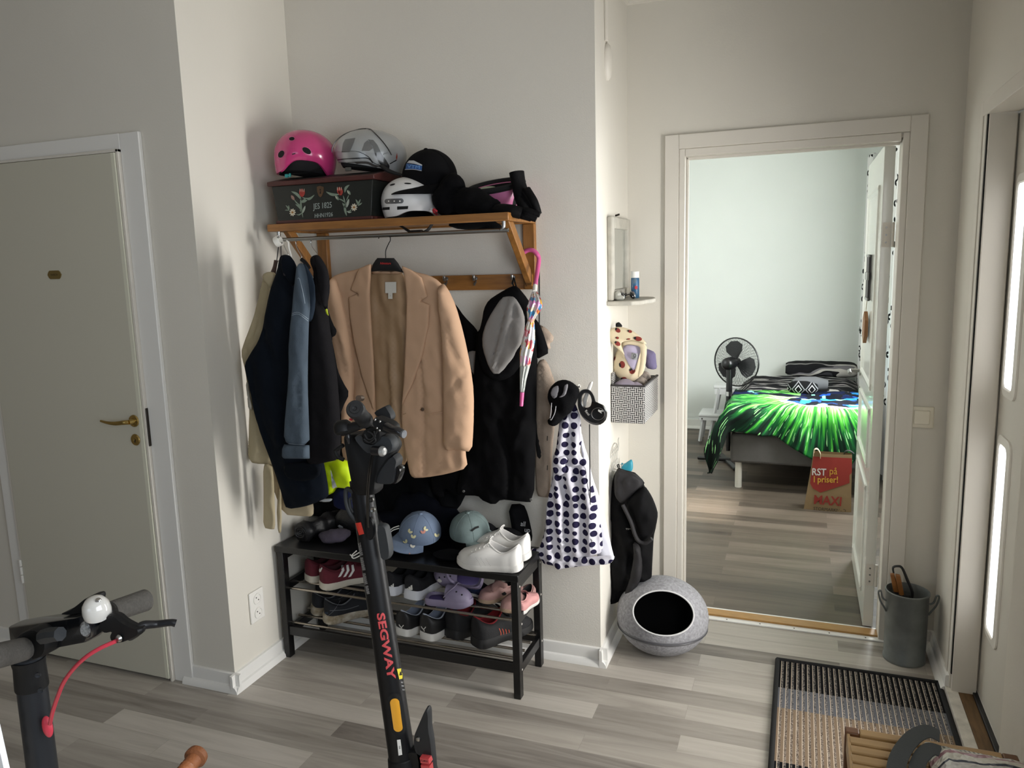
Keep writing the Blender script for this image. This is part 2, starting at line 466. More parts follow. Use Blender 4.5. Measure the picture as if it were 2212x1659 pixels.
# wall with the bedroom doorway
DX0, DX1, DZ = -.50, .385, 2.09
w = M().box(XC, DX0, YD, YD+.1, 0, ZC).box(DX1, XR+.1, YD, YD+.1, 0, ZC).box(DX0, DX1, YD, YD+.1, DZ, ZC)
struct(w, 'wall_far', W_HALL, smooth=False)
# right wall with the entry door recess (y 2.33..3.06) and an unseen opening for the added fill light
w = M().box(XR, XR+.14, 3.06, YD, 0, ZC).box(XR, XR+.14, 2.33, 3.06, 2.10, ZC).box(XR, XR+.14, -2.7, -.6, 0, ZC)
w.box(XR, XR+.14, 1.0, 2.33, 0, ZC).box(XR, XR+.14, -.6, 1.0, 0, .9).box(XR, XR+.14, -.6, 1.0, 2.25, ZC)
struct(w, 'wall_right', W_HALL, smooth=False)
w = M().box(-4.1, -2.8, -2.7, -2.6, 0, ZC).box(-1.1, XR, -2.7, -2.6, 0, ZC).box(-2.8, -1.1, -2.7, -2.6, 0, .8).box(-2.8, -1.1, -2.7, -2.6, 2.2, ZC)
W_FAR = wall_mat('low_bounce_paint', '8b8378')  # unseen walls coloured darker to cut the light they bounce
struct(w, 'wall_rear', W_FAR, smooth=False)
struct(M().box(-4.1, -4.0, -2.7, YL+.1, 0, ZC), 'wall_side', W_FAR, smooth=False)
# bedroom
struct(M().box(-2.1, -2.0, YD+.1, 7.6, 0, 2.6), 'wall_bedroom_left', W_BED, smooth=False)
struct(M().box(-2.1, .75, 7.50, 7.6, 0, 2.6), 'wall_bedroom_back', W_BED, smooth=False)
w = M().box(.70, .80, YD+.1, 4.72, 0, 2.6).box(.70, .80, 6.2, 7.5, 0, 2.6).box(.70, .80, 4.72, 6.2, 0, .85).box(.70, .80, 4.72, 6.2, 2.2, 2.6)
struct(w, 'wall_bedroom_right', W_BED, smooth=False)
struct(M().box(-2.0, XC-.1, YD+.1-.001, YD+.1+.05, 0, 2.6), 'wall_bedroom_front', W_BED, smooth=False)
wf = M()
for a, b2, c, d in ((4.72, 4.77, .85, 2.2), (6.15, 6.2, .85, 2.2), (4.72, 6.2, .85, .90), (4.72, 6.2, 2.15, 2.2), (5.44, 5.48, .9, 2.15)): wf.box(.74, .79, a, b2, c, d)
struct(wf, 'window_1', TRIM_B)
# window panes are open to the sky behind; frame and sill only
# ------------------------------------------------------------ baseboards and trims
def base_run(name, a, b2, nx, ny, m=TRIM_B, h=.075):
    """baseboard with a quarter-round foot along a->b, n = outward normal"""
    a, b2 = Vector((*a, 0)), Vector((*b2, 0)); n = Vector((nx, ny, 0))
    prof = [(0, h), (.010, h-.002), (.012, h-.012), (.012, .028), (.020, .024), (.028, .012), (.030, 0), (0, 0)]
    mk = M(); mk.loft([[p+n*o+Vector((0, 0, z)) for o, z in prof] for p in (a, b2)])
    return struct(mk, name, m, ang=25)
base_run('baseboard_left', (XA-.245, YL), (XA+.030, YL), 0, -1)
base_run('baseboard_left_return', (XA, YL-.030), (XA, YB), 1, 0)
base_run('baseboard_back', (XA, YB), (XC+.030, YB), 0, -1)
base_run('baseboard_middle_return', (XC, YB-.030), (XC, YD), 1, 0)
base_run('baseboard_far', (XC, YD), (-.565, YD), 0, -1)
base_run('baseboard_far_right', (.44, YD), (XR, YD), 0, -1)
base_run('baseboard_right', (XR, YD), (XR, 3.07), -1, 0)
base_run('baseboard_bedroom', (-2, 7.5), (.7, 7.5), 0, -1, h=.09)
base_run('baseboard_door_side', (-4, YL), (-3.24, YL), 0, -1)
# cornice
c = M()
for a, b2, n in (((XC, YD-.0), (XR, YD), (0, -1)),):
    a, b2 = Vector((*a, 0)), Vector((*b2, 0)); n = Vector((*n, 0))
    c.loft([[p+n*o+Vector((0, 0, z)) for o, z in ((0, 2.715), (.012, 2.72), (.018, 2.735), (.05, 2.765), (.055, 2.78), (0, 2.78))] for p in (a, b2)])
c.loft([[p+Vector((o, 0, z)) for o, z in ((0, 2.715), (.012, 2.72), (.018, 2.735), (.05, 2.765), (.055, 2.78), (0, 2.78))] for p in (Vector((XC, YB, 0)), Vector((XC, YD, 0)))])
struct(c, 'trim_1', TRIM)
# ------------------------------------------------------------ left door (door_1)
LX0, LX1 = -3.135, -2.368
e = thing('door_1', None, None, (LX0, YL, 0)); e['kind'] = 'structure'
M().box(LX0, LX1, YL-.034, YL-.001, .012, 2.088).build('door_leaf', DOOR_L, e, bev=.002)
M().box(LX1-.0005, LX1+.0005, YL-.034, YL-.004, .0125, 2.0875).box(LX1-.016, LX1-.0002, YL-.0345, YL-.02, .0125, 2.0875).build('leaf_edge', mat('pale_door_edge', 'd6d5c4', rough=.5), e, label='paler edge of the door leaf')
h = M().lathe([(.003, 0), (.022, 0), (.024, .003), (.022, .007), (.012, .009), (.009, .03), (.003, .03)], (-2.405, YL-.034, 1.085), R=Matrix.Rotation(PI/2, 3, 'X'))
h.tube([(-2.405, YL-.062, 1.085), (-2.42, YL-.072, 1.085), (-2.455, YL-.078, 1.081), (-2.49, YL-.082, 1.083), (-2.532, YL-.076, 1.087)], [.009, .009, .008, .006, .0045], n=12)
hd = h.build('door_handle', BRASS, e, label='brass lever handle')
k = M().lathe([(.003, 0), (.021, 0), (.023, .003), (.02, .006), (.006, .006), (.004, .004)], (-2.408, YL-.034, 1.010), R=Matrix.Rotation(PI/2, 3, 'X'))
k.m = 1; k.box(-2.4095, -2.4065, YL-.0415, YL-.0398, 1.000, 1.012)
k.build('key_plate', [BRASS, BLACK], e, label='round brass keyhole plate')
pl = [(-.037, 0), (-.03, .012), (-.024, .0165), (.024, .0165), (.03, .012), (.037, 0), (.03, -.012), (.024, -.0165), (-.024, -.0165), (-.03, -.012)]
mk = M().prism([(-2.735+a, YL-.034, 1.652+b2) for a, b2 in pl], (0, -.003, 0))
np_ = mk.build('name_plate', mat('aged_brass', '8a7748', rough=.45, metal=.7), e, bev=.0008)
text('DUSCH', .011, TF((-2.735, YL-.0374, 1.652)), mat('brown_letters', '4a3d22', rough=.6), parent=np_, ext=.0003)
M().box(-2.352, -2.349, YL-.028, YL-.012, .985, 1.135).build('strike_plate', DARKM, e, bev=.003)
for zz in (.33, 1.75):
    M().cyl((LX0-.006, YL-.036, zz), (LX0-.006, YL-.036, zz+.035), .006).cyl((LX0-.006, YL-.036, zz+.038), (LX0-.006, YL-.036, zz+.073), .0065).cyl((LX0-.006, YL-.036, zz+.076), (LX0-.006, YL-.036, zz+.105), .006).build('hinge', WHITEP, e)
c = M().box(LX1+.014, -2.262, YL-.017, YL, 0, 2.157).box(LX0-.088, LX0-.014, YL-.017, YL, 0, 2.157).box(LX0-.014, LX1+.014, YL-.017, YL, 2.093, 2.157)
struct(c, 'trim_2', TRIM_B, bev=.003)
c = M().box(LX1+.003, LX1+.014, YL-.03, YL, 0, 2.10).box(LX0-.014, LX0-.002, YL-.03, YL, 0, 2.10).box(LX0-.014, LX1+.014, YL-.03, YL, 2.090, 2.10)
struct(c, 'trim_3', TRIM, bev=.001)
# ------------------------------------------------------------ bedroom door casing, frame, threshold
c = M().box(-.565, -.505, YD-.016, YD, 0, 2.168).box(.378, .440, YD-.016, YD, 0, 2.168).box(-.505, .378, YD-.016, YD, 2.108, 2.168)
struct(c, 'trim_4', TRIM, bev=.003)
c = M().box(-.505, -.480, YD-.008, YD+.105, 0, 2.108).box(.354, .378, YD-.008, YD+.105, 0, 2.108).box(-.48, .348, YD-.008, YD+.105, 2.076, 2.108)
c.box(-.4805, -.470, YD+.035, YD+.06, 0, 2.08).box(-.48, .348, YD+.035, YD+.06, 2.066, 2.078)
struct(c, 'trim_5', TRIM, bev=.003)
c = M().box(-.565, .378, YD-.022, YD+.012, 0, .006); c.m = 1; c.box(-.48, .36, YD+.012, YD+.072, 0, .014); c.m = 0; c.box(-.48, .36, YD+.072, YD+.10, 0, .006)
c.m = 2
for q in range(6): c.cyl((-.42+q*.145, YD-.008, .0055), (-.42+q*.145, YD-.008, .0072), .0035, n=8)
struct(c, 'trim_6', [TRIM_B, mat('oak_threshold', 'b58a4e', rough=.4, vary=(9, .3), stretch=(2, 30, 1)), DARKM], bev=.001)
# bedroom door leaf, opened into the bedroom
e = thing('door_2', None, None, (.325, 3.545, 0)); e['kind'] = 'structure'
WDP = mat('white_door_paint', 'dcdcd4', rough=.22, coat=.3)
lf = M(); X0, X1, Y0, Y1 = .300, .341, 3.545, 4.365
lf.box(X0, X1, Y0, Y1, .008, 2.078)
lf.build('door_leaf', WDP, e, bev=.002)
# raised panels on the side facing the room: frame strips around recessed fields
pn = M()
for z0, z1 in ((1.05, 1.93), (.70, .97), (.12, .62)):
    o = .07
    ya, yb = Y0+.12, Y1-.12
    for (p, q, r_, s_) in (((ya, z0), (yb, z0), 0, 1), ((ya, z1), (yb, z1), 0, -1), ((ya, z0), (ya, z1), 1, 0), ((yb, z0), (yb, z1), -1, 0)):
        n2 = Vector((0, r_, s_))
        a3, b3 = Vector((X0, *p)), Vector((X0, *q))
        pn.loft([[pp+n2*d+Vector((-hh, 0, 0)) for d, hh in ((0, 0), (.004, .007), (.016, .009), (.028, .002), (.03, 0))] for pp in (a3, b3)])
pn.build('panel_moulding', WDP, e)
h = M().cyl((X0, Y1-.06, 1.05), (X0-.006, Y1-.06, 1.05), .026).cyl((X0-.004, Y1-.06, 1.05), (X0-.05, Y1-.06, 1.05), .009)
h.tube([(X0-.048, Y1-.06, 1.05), (X0-.055, Y1-.075, 1.05), (X0-.055, Y1-.16, 1.048)], .009, n=10)
h.cyl((X0, Y1-.06, .95), (X0-.006, Y1-.06, .95), .02)
h.build('door_handle', STEEL, e)
for zz in (.25, 1.72):
    hm = M().box(X0+.005, X0+.036, Y0-.0015, Y0+.0015, zz-.05, zz+.05).cyl((X1+.004, Y0-.004, zz-.05), (X1+.004, Y0-.004, zz+.05), .006)
    hm.m = 1
    for q in (-.03, 0, .03): hm.cyl((X0+.02, Y0-.001, zz+q), (X0+.02, Y0-.003, zz+q), .004, n=10)
    hm.build('hinge', [TRIM, STEEL], e)
# ------------------------------------------------------------ entry door (door_3) in its recess
e = thing('door_3', None, None, (.66, 2.34, 0)); e['kind'] = 'structure'
EDM = mat('entry_door_paint', 'c9c5bb', rough=.5, bump=(40, .05))
leafm = M()
XL = .655
panes = [(2.855, 2.975, .33, 1.0), (2.855, 2.975, 1.19, 1.86), (2.50, 2.62, .33, 1.0), (2.50, 2.62, 1.19, 1.86)]
# leaf as strips around the four glazed slots
ys = [2.34, 2.50, 2.62, 2.855, 2.975, 3.14]; zs = [.035, .33, 1.0, 1.19, 1.86, 2.09]
for i in range(5):
    for j in range(5):
        if i in (1, 3) and j in (1, 3): continue
        leafm.box(XL, XL+.045, ys[i], ys[i+1], zs[j], zs[j+1])
leafm.build('door_leaf', EDM, e, smooth=False)
for (a, b2, c2, d) in panes:
    rm = M()
    oc = []
    def rr(a, b2, c2, d, r, k=5):
        o = []
        for (cy_, cz_, st) in ((b2-r, d-r, 0), (a+r, d-r, 1), (a+r, c2+r, 2), (b2-r, c2+r, 3)):
            for q in range(k+1):
                t = (st+q/k)*PI/2; o.append((cy_+math.cos(t)*r, cz_+math.sin(t)*r))
        return o
    outer = rr(a-.028, b2+.028, c2-.028, d+.028, .04); mid = rr(a-.002, b2+.002, c2-.002, d+.002, .028); inn = rr(a+.004, b2-.004, c2+.004, d-.004, .025)
    rm.loft([[Vector((xx, p[0], p[1])) for p in ring] for ring, xx in ((outer, XL), (outer, XL-.006), (mid, XL-.010), (inn, XL-.004), (inn, XL+.02))], cap=False)
    fr = rm.build('pane_frame', mat('pane_frame_plastic', 'dad7cf', rough=.35), e)
    M().box(XL-.006, XL-.002, a+.003, b2-.003, c2+.003, d-.003).build('glass_pane', mat('frosted_daylit_glass', 'ffffff', rough=.3, emit=2.2), fr, smooth=False, label='frosted glass strip bright with daylight')
# frame of the entry door
c = M().box(XR+.006, XL-.006, 3.04, 3.10, 0, 2.10).box(XR-.004, XL-.002, 3.098, 3.145, .0, 2.145).box(XR-.004, XL-.002, 2.33, 3.1, 2.095, 2.145)
c.box(XR+.02, XL, 2.335, 2.36, 0, 2.1)
struct(c, 'trim_7', TRIM, bev=.002)
struct(M().box(XR+.0025, XR+.006, 3.052, 3.0598, .09, 2.1), 'crack_strip', BLACK)  # black strip standing in for the shaded crack beside the frame
c = M().box(XR-.012, XR+.028, 2.2, 3.08, 0, .03); c.m = 1; c.box(XR+.028, XR+.075, 2.2, 3.10, 0, .028); c.m = 2; c.box(XR+.075, XL, 2.2, 3.10, 0, .036)
struct(c, 'trim_9', [mat('worn_white_sill', 'cdc8bd', rough=.7, vary=(25, .3)), mat('worn_brown_sill', '6d5232', rough=.6, vary=(14, .45), stretch=(8, 1, 1)), mat('black_sill_strip', '1c1c1e', rough=.5)], bev=.002)
# switch and outlet
e = thing('light_switch', 'cream square rocker light switch on the wall beside the bedroom door', 'light switch', (.473, YD, .985))
M().box(.429, .517, YD-.010, YD, .942, 1.03).build('cover_plate', mat('cream_plastic', 'ddd7c6', rough=.35), e, bev=.006, seg=3)
M().box(.444, .502, YD-.016, YD-.008, .957, 1.015).build('rocker', mat('cream_plastic', 'ddd7c6'), e, bev=.004, seg=3)
ox, oy, oz = XA, 2.407, .29
e = thing('wall_outlet', 'white double power outlet low on the wall left of the shoe bench', 'power outlet', (ox, oy, oz))
M().box(ox, ox+.010, oy-.042, oy+.042, oz-.066, oz+.066).build('cover_plate', WHITEP, e, bev=.006, seg=3)
for s_ in (-.03, .03):
    q = M().lathe([(.0235, 0), (.0235, .004), (.019, .004), (.018, .0012), (.002, .0012)], (ox+.010, oy, oz+s_), R=Matrix.Rotation(PI/2, 3, 'Y'), n=24); q.m = 1
    for t_ in (-.009, .009): q.cyl((ox+.011, oy+t_*.7, oz+s_-t_*.7), (ox+.0125, oy+t_*.7, oz+s_-t_*.7), .0028, n=8)
    q.build('socket', [WHITEP, mat('outlet_hole', '4a4845')], e)
# ------------------------------------------------------------ oak hat rack
OAK = mat('oiled_oak', '9c6a35', rough=.42, vary=(7, .38), stretch=(1.2, 9, 9), bump=(80, .1))
OAKV = mat('oiled_oak_upright', '96652f', rough=.42, vary=(7, .4), stretch=(9, 9, 1.2))
RACK = thing('hat_rack', 'oiled oak wall hat rack with slatted shelf, steel rod and hook board', 'hat rack', (-1.48, 2.88, 1.55))
RX0, RX1, RF, RBk = -1.992, -.968, 2.575, 2.884
M().box(RX0, RX1, RF, RF+.03, 1.797, 1.826).build('front_rail', OAK, RACK, bev=.003)
M().box(RX0+.03, RX1-.03, RBk-.03, RBk, 1.797, 1.826).build('back_rail', OAK, RACK, bev=.003)
for x in (RX0+.005, RX1-.028):
    mk = M().box(x, x+.026, RF+.0305, RBk, 1.797, 1.826); mk.m = 1
    mk.build('side_rail', OAKV, RACK, bev=.003)
for i in range(5):
    yy = RF+.048+i*.046
    M().box(RX0+.03, RX1-.028, yy, yy+.026, 1.803, 1.819).build('shelf_slat', OAK, RACK, bev=.002)
for x in (-1.958, RX1-.05):
    M().box(x, x+.048, RBk-.026, RBk, 1.545, 1.797).build('upright', OAKV, RACK, bev=.003)
    xx = x+.012
    p = [(RF+.035, 1.797), (RF+.085, 1.797), (RBk-.022, 1.60), (RBk-.026, 1.555), (RBk-.05, 1.575)]
    M().prism([(xx, a, b) for a, b in p], (.026, 0, 0)).build('brace', OAKV, RACK, bev=.003)
M().box(-1.911, RX1-.049, RBk-.022, RBk, 1.545, 1.605).build('hook_board', OAK, RACK, bev=.003)
for x in (-1.80, -1.65, -1.482, -1.352, -1.223, -1.062):
    M().tube([(x, RBk-.02, 1.592), (x+.003, RBk-.045, 1.586), (x+.008, RBk-.062, 1.592), (x+.010, RBk-.066, 1.604)], [.0035, .0045, .005, .0055], n=10).cyl((x, RBk-.022, 1.592), (x, RBk-.027, 1.592), .009).tube([(x, RBk-.02, 1.58), (x+.002, RBk-.04, 1.567), (x+.004, RBk-.048, 1.575)], .004, n=8).build('coat_hook', STEEL, RACK)
M().tube([(RX0+.035, 2.60, 1.80), (RX0+.035, 2.60, 1.778), (RX0+.04, 2.60, 1.768), (RX0+.055, 2.60, 1.765), (-1.9, 2.60, 1.765), (-1.05, 2.60, 1.765), (-1.012, 2.60, 1.765), (-1.0, 2.60, 1.770), (-.996, 2.60, 1.782), (-.996, 2.60, 1.80)], .0075, n=14, k=4).build('rod', STEEL, RACK)
# small screws in the side rail
sc = M()
for yy in (RF+.05, RF+.27): sc.cyl((RX1-.003, yy, 1.813), (RX1-.0012, yy, 1.813), .004, n=10)
sc.each('screw', DARKM, RACK)

# ------------------------------------------------------------ painted chest
BLK = mat('green_black_chest_paint', '181c18', rough=.45, vary=(18, .35))
RED = mat('oxblood_chest_paint', '4c211d', rough=.5, vary=(12, .3))
e = thing('painted_chest', 'old dark green wooden chest painted with tulips, daisies and dates on the hat rack', 'chest', (-1.73, 2.72, 1.83))
CF = 2.592
fr = [(-1.948, 1.8335), (-1.528, 1.8335), (-1.512, 1.972), (-1.968, 1.972)]
mk = M(); mk.loft([[Vector((x, CF, z)) for x, z in fr], [Vector((x, 2.845, z)) for x, z in fr]])
mk.build('body', BLK, e, bev=.002)
mk = M().box(-1.958, -1.520, CF-.004, 2.852, 1.8262, 1.839); mk.build('bottom_moulding', RED, e, bev=.003)
def arch(x): return [Vector((x, CF-.010, 1.972)), Vector((x, CF-.012, 1.988)), Vector((x, CF+.03, 1.997)), Vector((x, CF+.10, 2.012)), Vector((x, CF+.16, 2.013)), Vector((x, CF+.22, 2.0)), Vector((x, 2.856, 1.988)), Vector((x, 2.856, 1.972))]
M().loft([arch(-1.982), arch(-1.955), arch(-1.525), arch(-1.50)]).build('lid', [RED], e, bev=.003)
lt = [p+Vector((0, 0, .0012)) for p in arch(0)[2:6]]
M().loft([[p+Vector((x, 0, 0)) for p in lt]+[p+Vector((x, 0, -.004)) for p in reversed(lt)] for x in (-1.95, -1.53)]).build('lid_field', BLK, e)
def cp(pts): return [(B(u, v, y=CF)) for u, v in pts]
def cpz(pts): # pixel coordinates of the enlarged detail (crop origin 580,280, 7.373 per px)
    return [B(580+a/7.373, 280+b/7.373, y=CF-.0004) for a, b in pts]
LEAF = mat('sage_leaf_paint', '7d8c7c', rough=.6); LEAF2 = mat('pale_leaf_paint', 'a4ada0', rough=.6)
TUL = mat('tulip_red_paint', 'a83a30', rough=.6); PALE = mat('pale_petal_paint', 'd0c8b4', rough=.6); PINK = mat('faded_pink_paint', '96756a', rough=.6)
GOLD = mat('old_gold_paint', '5a4026', rough=.6, vary=(60, .3)); YEL = mat('ochre_dot_paint', '9c6a30', rough=.6)
fl = M()
def leafp(a, b2, w, bend, m):
    a, b2 = Vector(a), Vector(b2); d = b2-a; n = Vector((-d.y, d.x)).normalized(); L_ = []
    R_ = []
    for i in range(9):
        t = i/8; c = a+d*t+n*bend*math.sin(PI*t); ww = w*math.sin(PI*min(1, t*.95+.03))**.8
        L_.append(c+n*ww); R_.append(c-n*ww)
    fl.m = m; fl.prism(cpz([tuple(p) for p in L_]+[tuple(p) for p in reversed(R_)]), (0, -.0007-.0002*m, 0))
# stems and leaves, left bouquet
for a, b2, w, bd, m_ in [((550, 1400), (515, 1060), 14, -12, 0), ((520, 1120), (365, 985), 22, 25, 0), ((540, 1080), (730, 1040), 20, 45, 0), ((520, 1160), (620, 1110), 26, 0, 0), ((525, 1210), (405, 1100), 8, -18, 0),
                         ((530, 1290), (430, 1190), 20, 18, 0), ((545, 1330), (585, 1215), 16, 0, 1), ((530, 1320), (440, 1350), 10, -22, 0), ((545, 1330), (500, 1280), 9, 0, 0), ((325, 1290), (275, 1205), 10, 10, 0), ((330, 1285), (322, 1205), 9, 0, 0), ((325, 1290), (262, 1285), 7, 5, 0),
                         ((1245, 1370), (1215, 1180), 18, -10, 0), ((1230, 1200), (1190, 1050), 9, 0, 0), ((1130, 1030), (920, 990), 22, -25, 0), ((1215, 1000), (1290, 880), 20, -22, 0), ((1240, 1130), (1280, 1040), 7, 0, 0), ((1225, 1170), (1100, 1100), 9, 15, 0), ((1245, 1240), (1280, 1105), 20, 0, 1),
                         ((1225, 1250), (1180, 1165), 12, 0, 0), ((1240, 1300), (1330, 1260), 10, 20, 0), ((1250, 1300), (1325, 1310), 10, 14, 1), ((1420, 1200), (1390, 1110), 12, 8, 0), ((1420, 1205), (1465, 1110), 12, 0, 0), ((1425, 1215), (1490, 1165), 11, 0, 0)]:
    leafp(a, b2, w, bd, m_)
for cx, cy, s_ in ((537, 1010, 0), (1145, 985, -14)):
    for dx, h in ((-36, 60), (-16, 75), (6, 75), (32, 60)):
        leafp((cx+dx*.3-s_*.5, cy+60), (cx+dx+s_, cy-h+5), 15, dx*.2, 2)
    for dx in (-30, 0, 28): leafp((cx+dx+s_, cy-15), (cx+dx*1.15+s_, cy-70), 4, 0, 3)
for cx, cy, mm in ((388, 1085, 4), (1090, 1085, 0), (1278, 1000, 0)):
    leafp((cx+25, cy+38), (cx-22, cy-38), 22, 0, mm); leafp((cx+10, cy+20), (cx-26, cy-28), 6, 0, 3)
for cx, cy in ((385, 1318), (1365, 1237)):
    for k in range(9):
        a = k*2*PI/9
        leafp((cx+13*math.cos(a), cy+15*math.sin(a)), (cx+52*math.cos(a), cy+62*math.sin(a)), 11, 0, 3)
    fl.m = 5; fl.prism(cpz([(cx+16*math.cos(k*PI/5), cy+18*math.sin(k*PI/5)) for k in range(10)]), (0, -.0018, 0))
fl.build('painted_flowers', [LEAF, LEAF2, TUL, PALE, PINK, YEL], e, smooth=False, kind='stuff')
mk = M().prism(cpz([(770, 910), (820, 895), (880, 915), (878, 990), (850, 1060), (828, 1078), (800, 1055), (775, 985)]), (0, -.001, 0)); mk.m = 1
mk.prism(cpz([(815, 945), (833, 945), (830, 975), (838, 1020), (818, 1020), (826, 975)]), (0, -.0014, 0))
mk.build('keyhole_shield', [GOLD, BLACK], e, smooth=False)
CHL = mat('chalk_lettering_paint', '9aa39f', rough=.7)
p1 = cpz([(860, 1215)])[0]; p2 = cpz([(875, 1365)])[0]
text('JES 1825', .031, TF(p1, rot=.03), CHL, parent=e, sx=.78, shear=.1)
text('HHN1926', .0225, TF(p2, rot=.03), CHL, parent=e, sx=.88, shear=.15)

# ------------------------------------------------------------ helmets and caps
def dome(mk, c, r, R, rim, n=48, k=14, pw=(1, 1), top=0):
    """outer dome surface; rim(az) = polar angle where it ends; returns rings"""
    rings = []
    for i in range(k+1):
        ring = []
        for j in range(n):
            az = 2*PI*j/n; ph = max(.02, rim(az)*i/k)
            x = math.sin(ph)*math.cos(az); y = math.sin(ph)*math.sin(az); z = math.cos(ph)
            ring.append(Vector(c)+R @ Vector((x*r[0], y*r[1], z*r[2])))
        rings.append(ring)
    return rings
def shell(mk, c, r, R, rim, th=.012, n=48, k=14, m_in=None):
    o = dome(mk, c, r, R, rim, n, k); i_ = dome(mk, c, (r[0]-th, r[1]-th, r[2]-th), R, lambda a: rim(a)*.985, n, k)
    mk.loft(o, cap=False); mk.loft([o[-1], i_[-1]], cap=False)
    if m_in is not None: mk.m = m_in
    mk.loft(list(reversed(i_)), cap=False)
def on_dome(c, r, R, az, ph, s=1.0):
    d = Vector((math.sin(ph)*math.cos(az), math.sin(ph)*math.sin(az), math.cos(ph)))
    return Vector(c)+R @ Vector((d.x*r[0]*s, d.y*r[1]*s, d.z*r[2]*s))
def patch(mk, c, r, R, az0, az1, ph0, ph1, s=1.004, n=8, m=8, rnd=0):
    """patch that hugs the dome, optionally an ellipse"""
    rings = []
    for i in range(m+1):
        ring = []
        for j in range(n+1):
            a, b2 = i/m*2-1, j/n*2-1
            if rnd:
                a, b2 = a*math.sqrt(1-b2*b2/2), b2*math.sqrt(1-a*a/2)
            ring.append(on_dome(c, r, R, (az0+az1)/2+b2*(az1-az0)/2, (ph0+ph1)/2+a*(ph1-ph0)/2, s))
        rings.append(ring)
    mk.loft(rings, cap=False, closed=False)
FRONT = -PI/2
def adiff(a, b2): return (a-b2+PI) % (2*PI)-PI
FOAM = mat('black_foam', '141416', rough=.9); BSTRAP = mat('black_webbing', '101012', rough=.8)
# pink helmet
PH = mat('glossy_pink_shell', 'c43c78', rough=.22, coat=.5, vary=(60, .06))
c0 = (-1.865, 2.685, 2.090); r0 = (.121, .118, .100)
R0 = (Euler((-.05, .10, .62)).to_matrix())
e = thing('skate_helmet', 'glossy pink skate helmet with teal buckle on the painted chest', 'helmet', (-1.856, 2.69, 2.015))
def rimp(az):
    d = adiff(az, FRONT); return 2.22-.52*math.exp(-(d/.52)**4)
def shellv(mk, c, r, R, rim, th, n=56, k=18, m_in=1, pw=.82):
    """dome whose sides run nearly straight down below the equator; rim(az) = drop below the equator"""
    def pt(az, t, q):
        ph = min(t, 1)*PI/2; rad = math.sin(ph)**pw
        z = math.cos(ph)*(r[2]-q) if t <= 1 else -(t-1)*rim(az)
        f = 1-.10*(max(t-1, 0))**2
        return Vector(c)+R @ Vector((rad*f*math.cos(az)*(r[0]-q), rad*f*math.sin(az)*(r[1]-q), z))
    ts = [max(.01, i/k) for i in range(k+1)]+[1+i/5 for i in range(1, 6)]
    o = [[pt(2*PI*j/n, t, 0) for j in range(n)] for t in ts]; i_ = [[pt(2*PI*j/n, t, th) for j in range(n)] for t in ts]
    mk.loft(o, cap=False); mk.loft([o[-1], i_[-1]], cap=False); mk.m = m_in; mk.loft(i_, cap=False)
mk = M(); shellv(mk, c0, r0, R0, lambda az: .080-.046*math.exp(-(adiff(az, FRONT+.02)/.78)**4)-.03*math.exp(-(adiff(az, FRONT+PI)/.7)**2), .010, pw=.9); sh = mk.build('shell', [PH, FOAM], e)
S = Surf(sh)
for (u, v, a, b2, r_) in ((607.7, 333, 8.5, 6, -1.0), (662.5, 325.5, 10.5, 6, .55), (630.5, 300, 6, 4, -.1)):
    decal('vent_rim', oval(u, v, a+1, b2+1, r_), S, mat('pink_vent_edge', 'd86c98', rough=.4), e, .0008)
    decal('vent_hole', oval(u, v, a, b2, r_), S, BLACK, e, .0016)
for u, v in ((679.5, 362), (690.5, 367.5), (606, 373), (600, 380)): decal('rivet_hole', oval(u, v, 2.4, 2.8), S, BLACK, e)
dtext('DEI', 671, 360, 5, S, mat('white_print', 'd8d4d0', rough=.6), e)
decal('centre_mark', stroke([(631, 333.5), (638, 331.5)], 2.4), S, mat('dark_print', '3a1528', rough=.6), e)
mk = M(); o = dome(mk, (c0[0], c0[1], c0[2]-.012), (.104, .10, .085), R0, lambda a: 2.3, 40, 12); mk.loft(o, cap=True); mk.build('padding', FOAM, e)
bp_ = B(622, 380, y=2.60)
mk = M().tube([bp_+Vector((-.03, .03, .02)), bp_+Vector((-.012, .007, 0)), bp_+Vector((.02, .006, .006)), bp_+Vector((.06, .03, .012)), bp_+Vector((.13, .04, .02))], .006, n=8, flat=.35)
mk.build('chin_strap', BSTRAP, e)
TEAL = mat('teal_buckle_plastic', '2b9a97', rough=.4)
mk = M().box(bp_.x-.010, bp_.x+.004, bp_.y-.008, bp_.y, bp_.z-.007, bp_.z+.007).box(bp_.x+.004, bp_.x+.009, bp_.y-.008, bp_.y, bp_.z-.003, bp_.z+.005).box(bp_.x+.009, bp_.x+.016, bp_.y-.008, bp_.y, bp_.z-.006, bp_.z+.009)
mk.build('buckle', TEAL, e, bev=.002)

# silver open-face helmet with visor
SIL = mat('silver_helmet_paint', 'a3a5a6', rough=.3, metal=.25, coat=.6); SDK = mat('smoke_vent_plastic', '3d3836', rough=.35)
SBL = mat('black_gloss_plastic', '17171a', rough=.25, coat=.4)
e = thing('visor_helmet', 'silver open-face scooter helmet with clear visor on the painted chest', 'helmet', (-1.60, 2.74, 2.015))
c1 = (-1.602, 2.745, 2.088); r1 = (.140, .108, .090); R1 = Euler((.0, .10, .30)).to_matrix()
mk = M(); shellv(mk, c1, r1, R1, lambda az: .055+.012*math.cos(az), .012, pw=.86); sh = mk.build('shell', [SIL, FOAM], e)
S = Surf(sh)
for pts in ([(738, 329), (741, 310), (746, 301), (768, 298), (763, 312), (756, 328)], [(781, 326), (787, 309), (794, 303), (800, 309), (806, 320), (798, 326)]):
    decal('vent_field', pts, S, SDK, e)
decal('visor_groove', stroke([(715, 347.5), (740, 344), (770, 342), (795, 342), (805, 352)], 2.2), S, SBL, e)
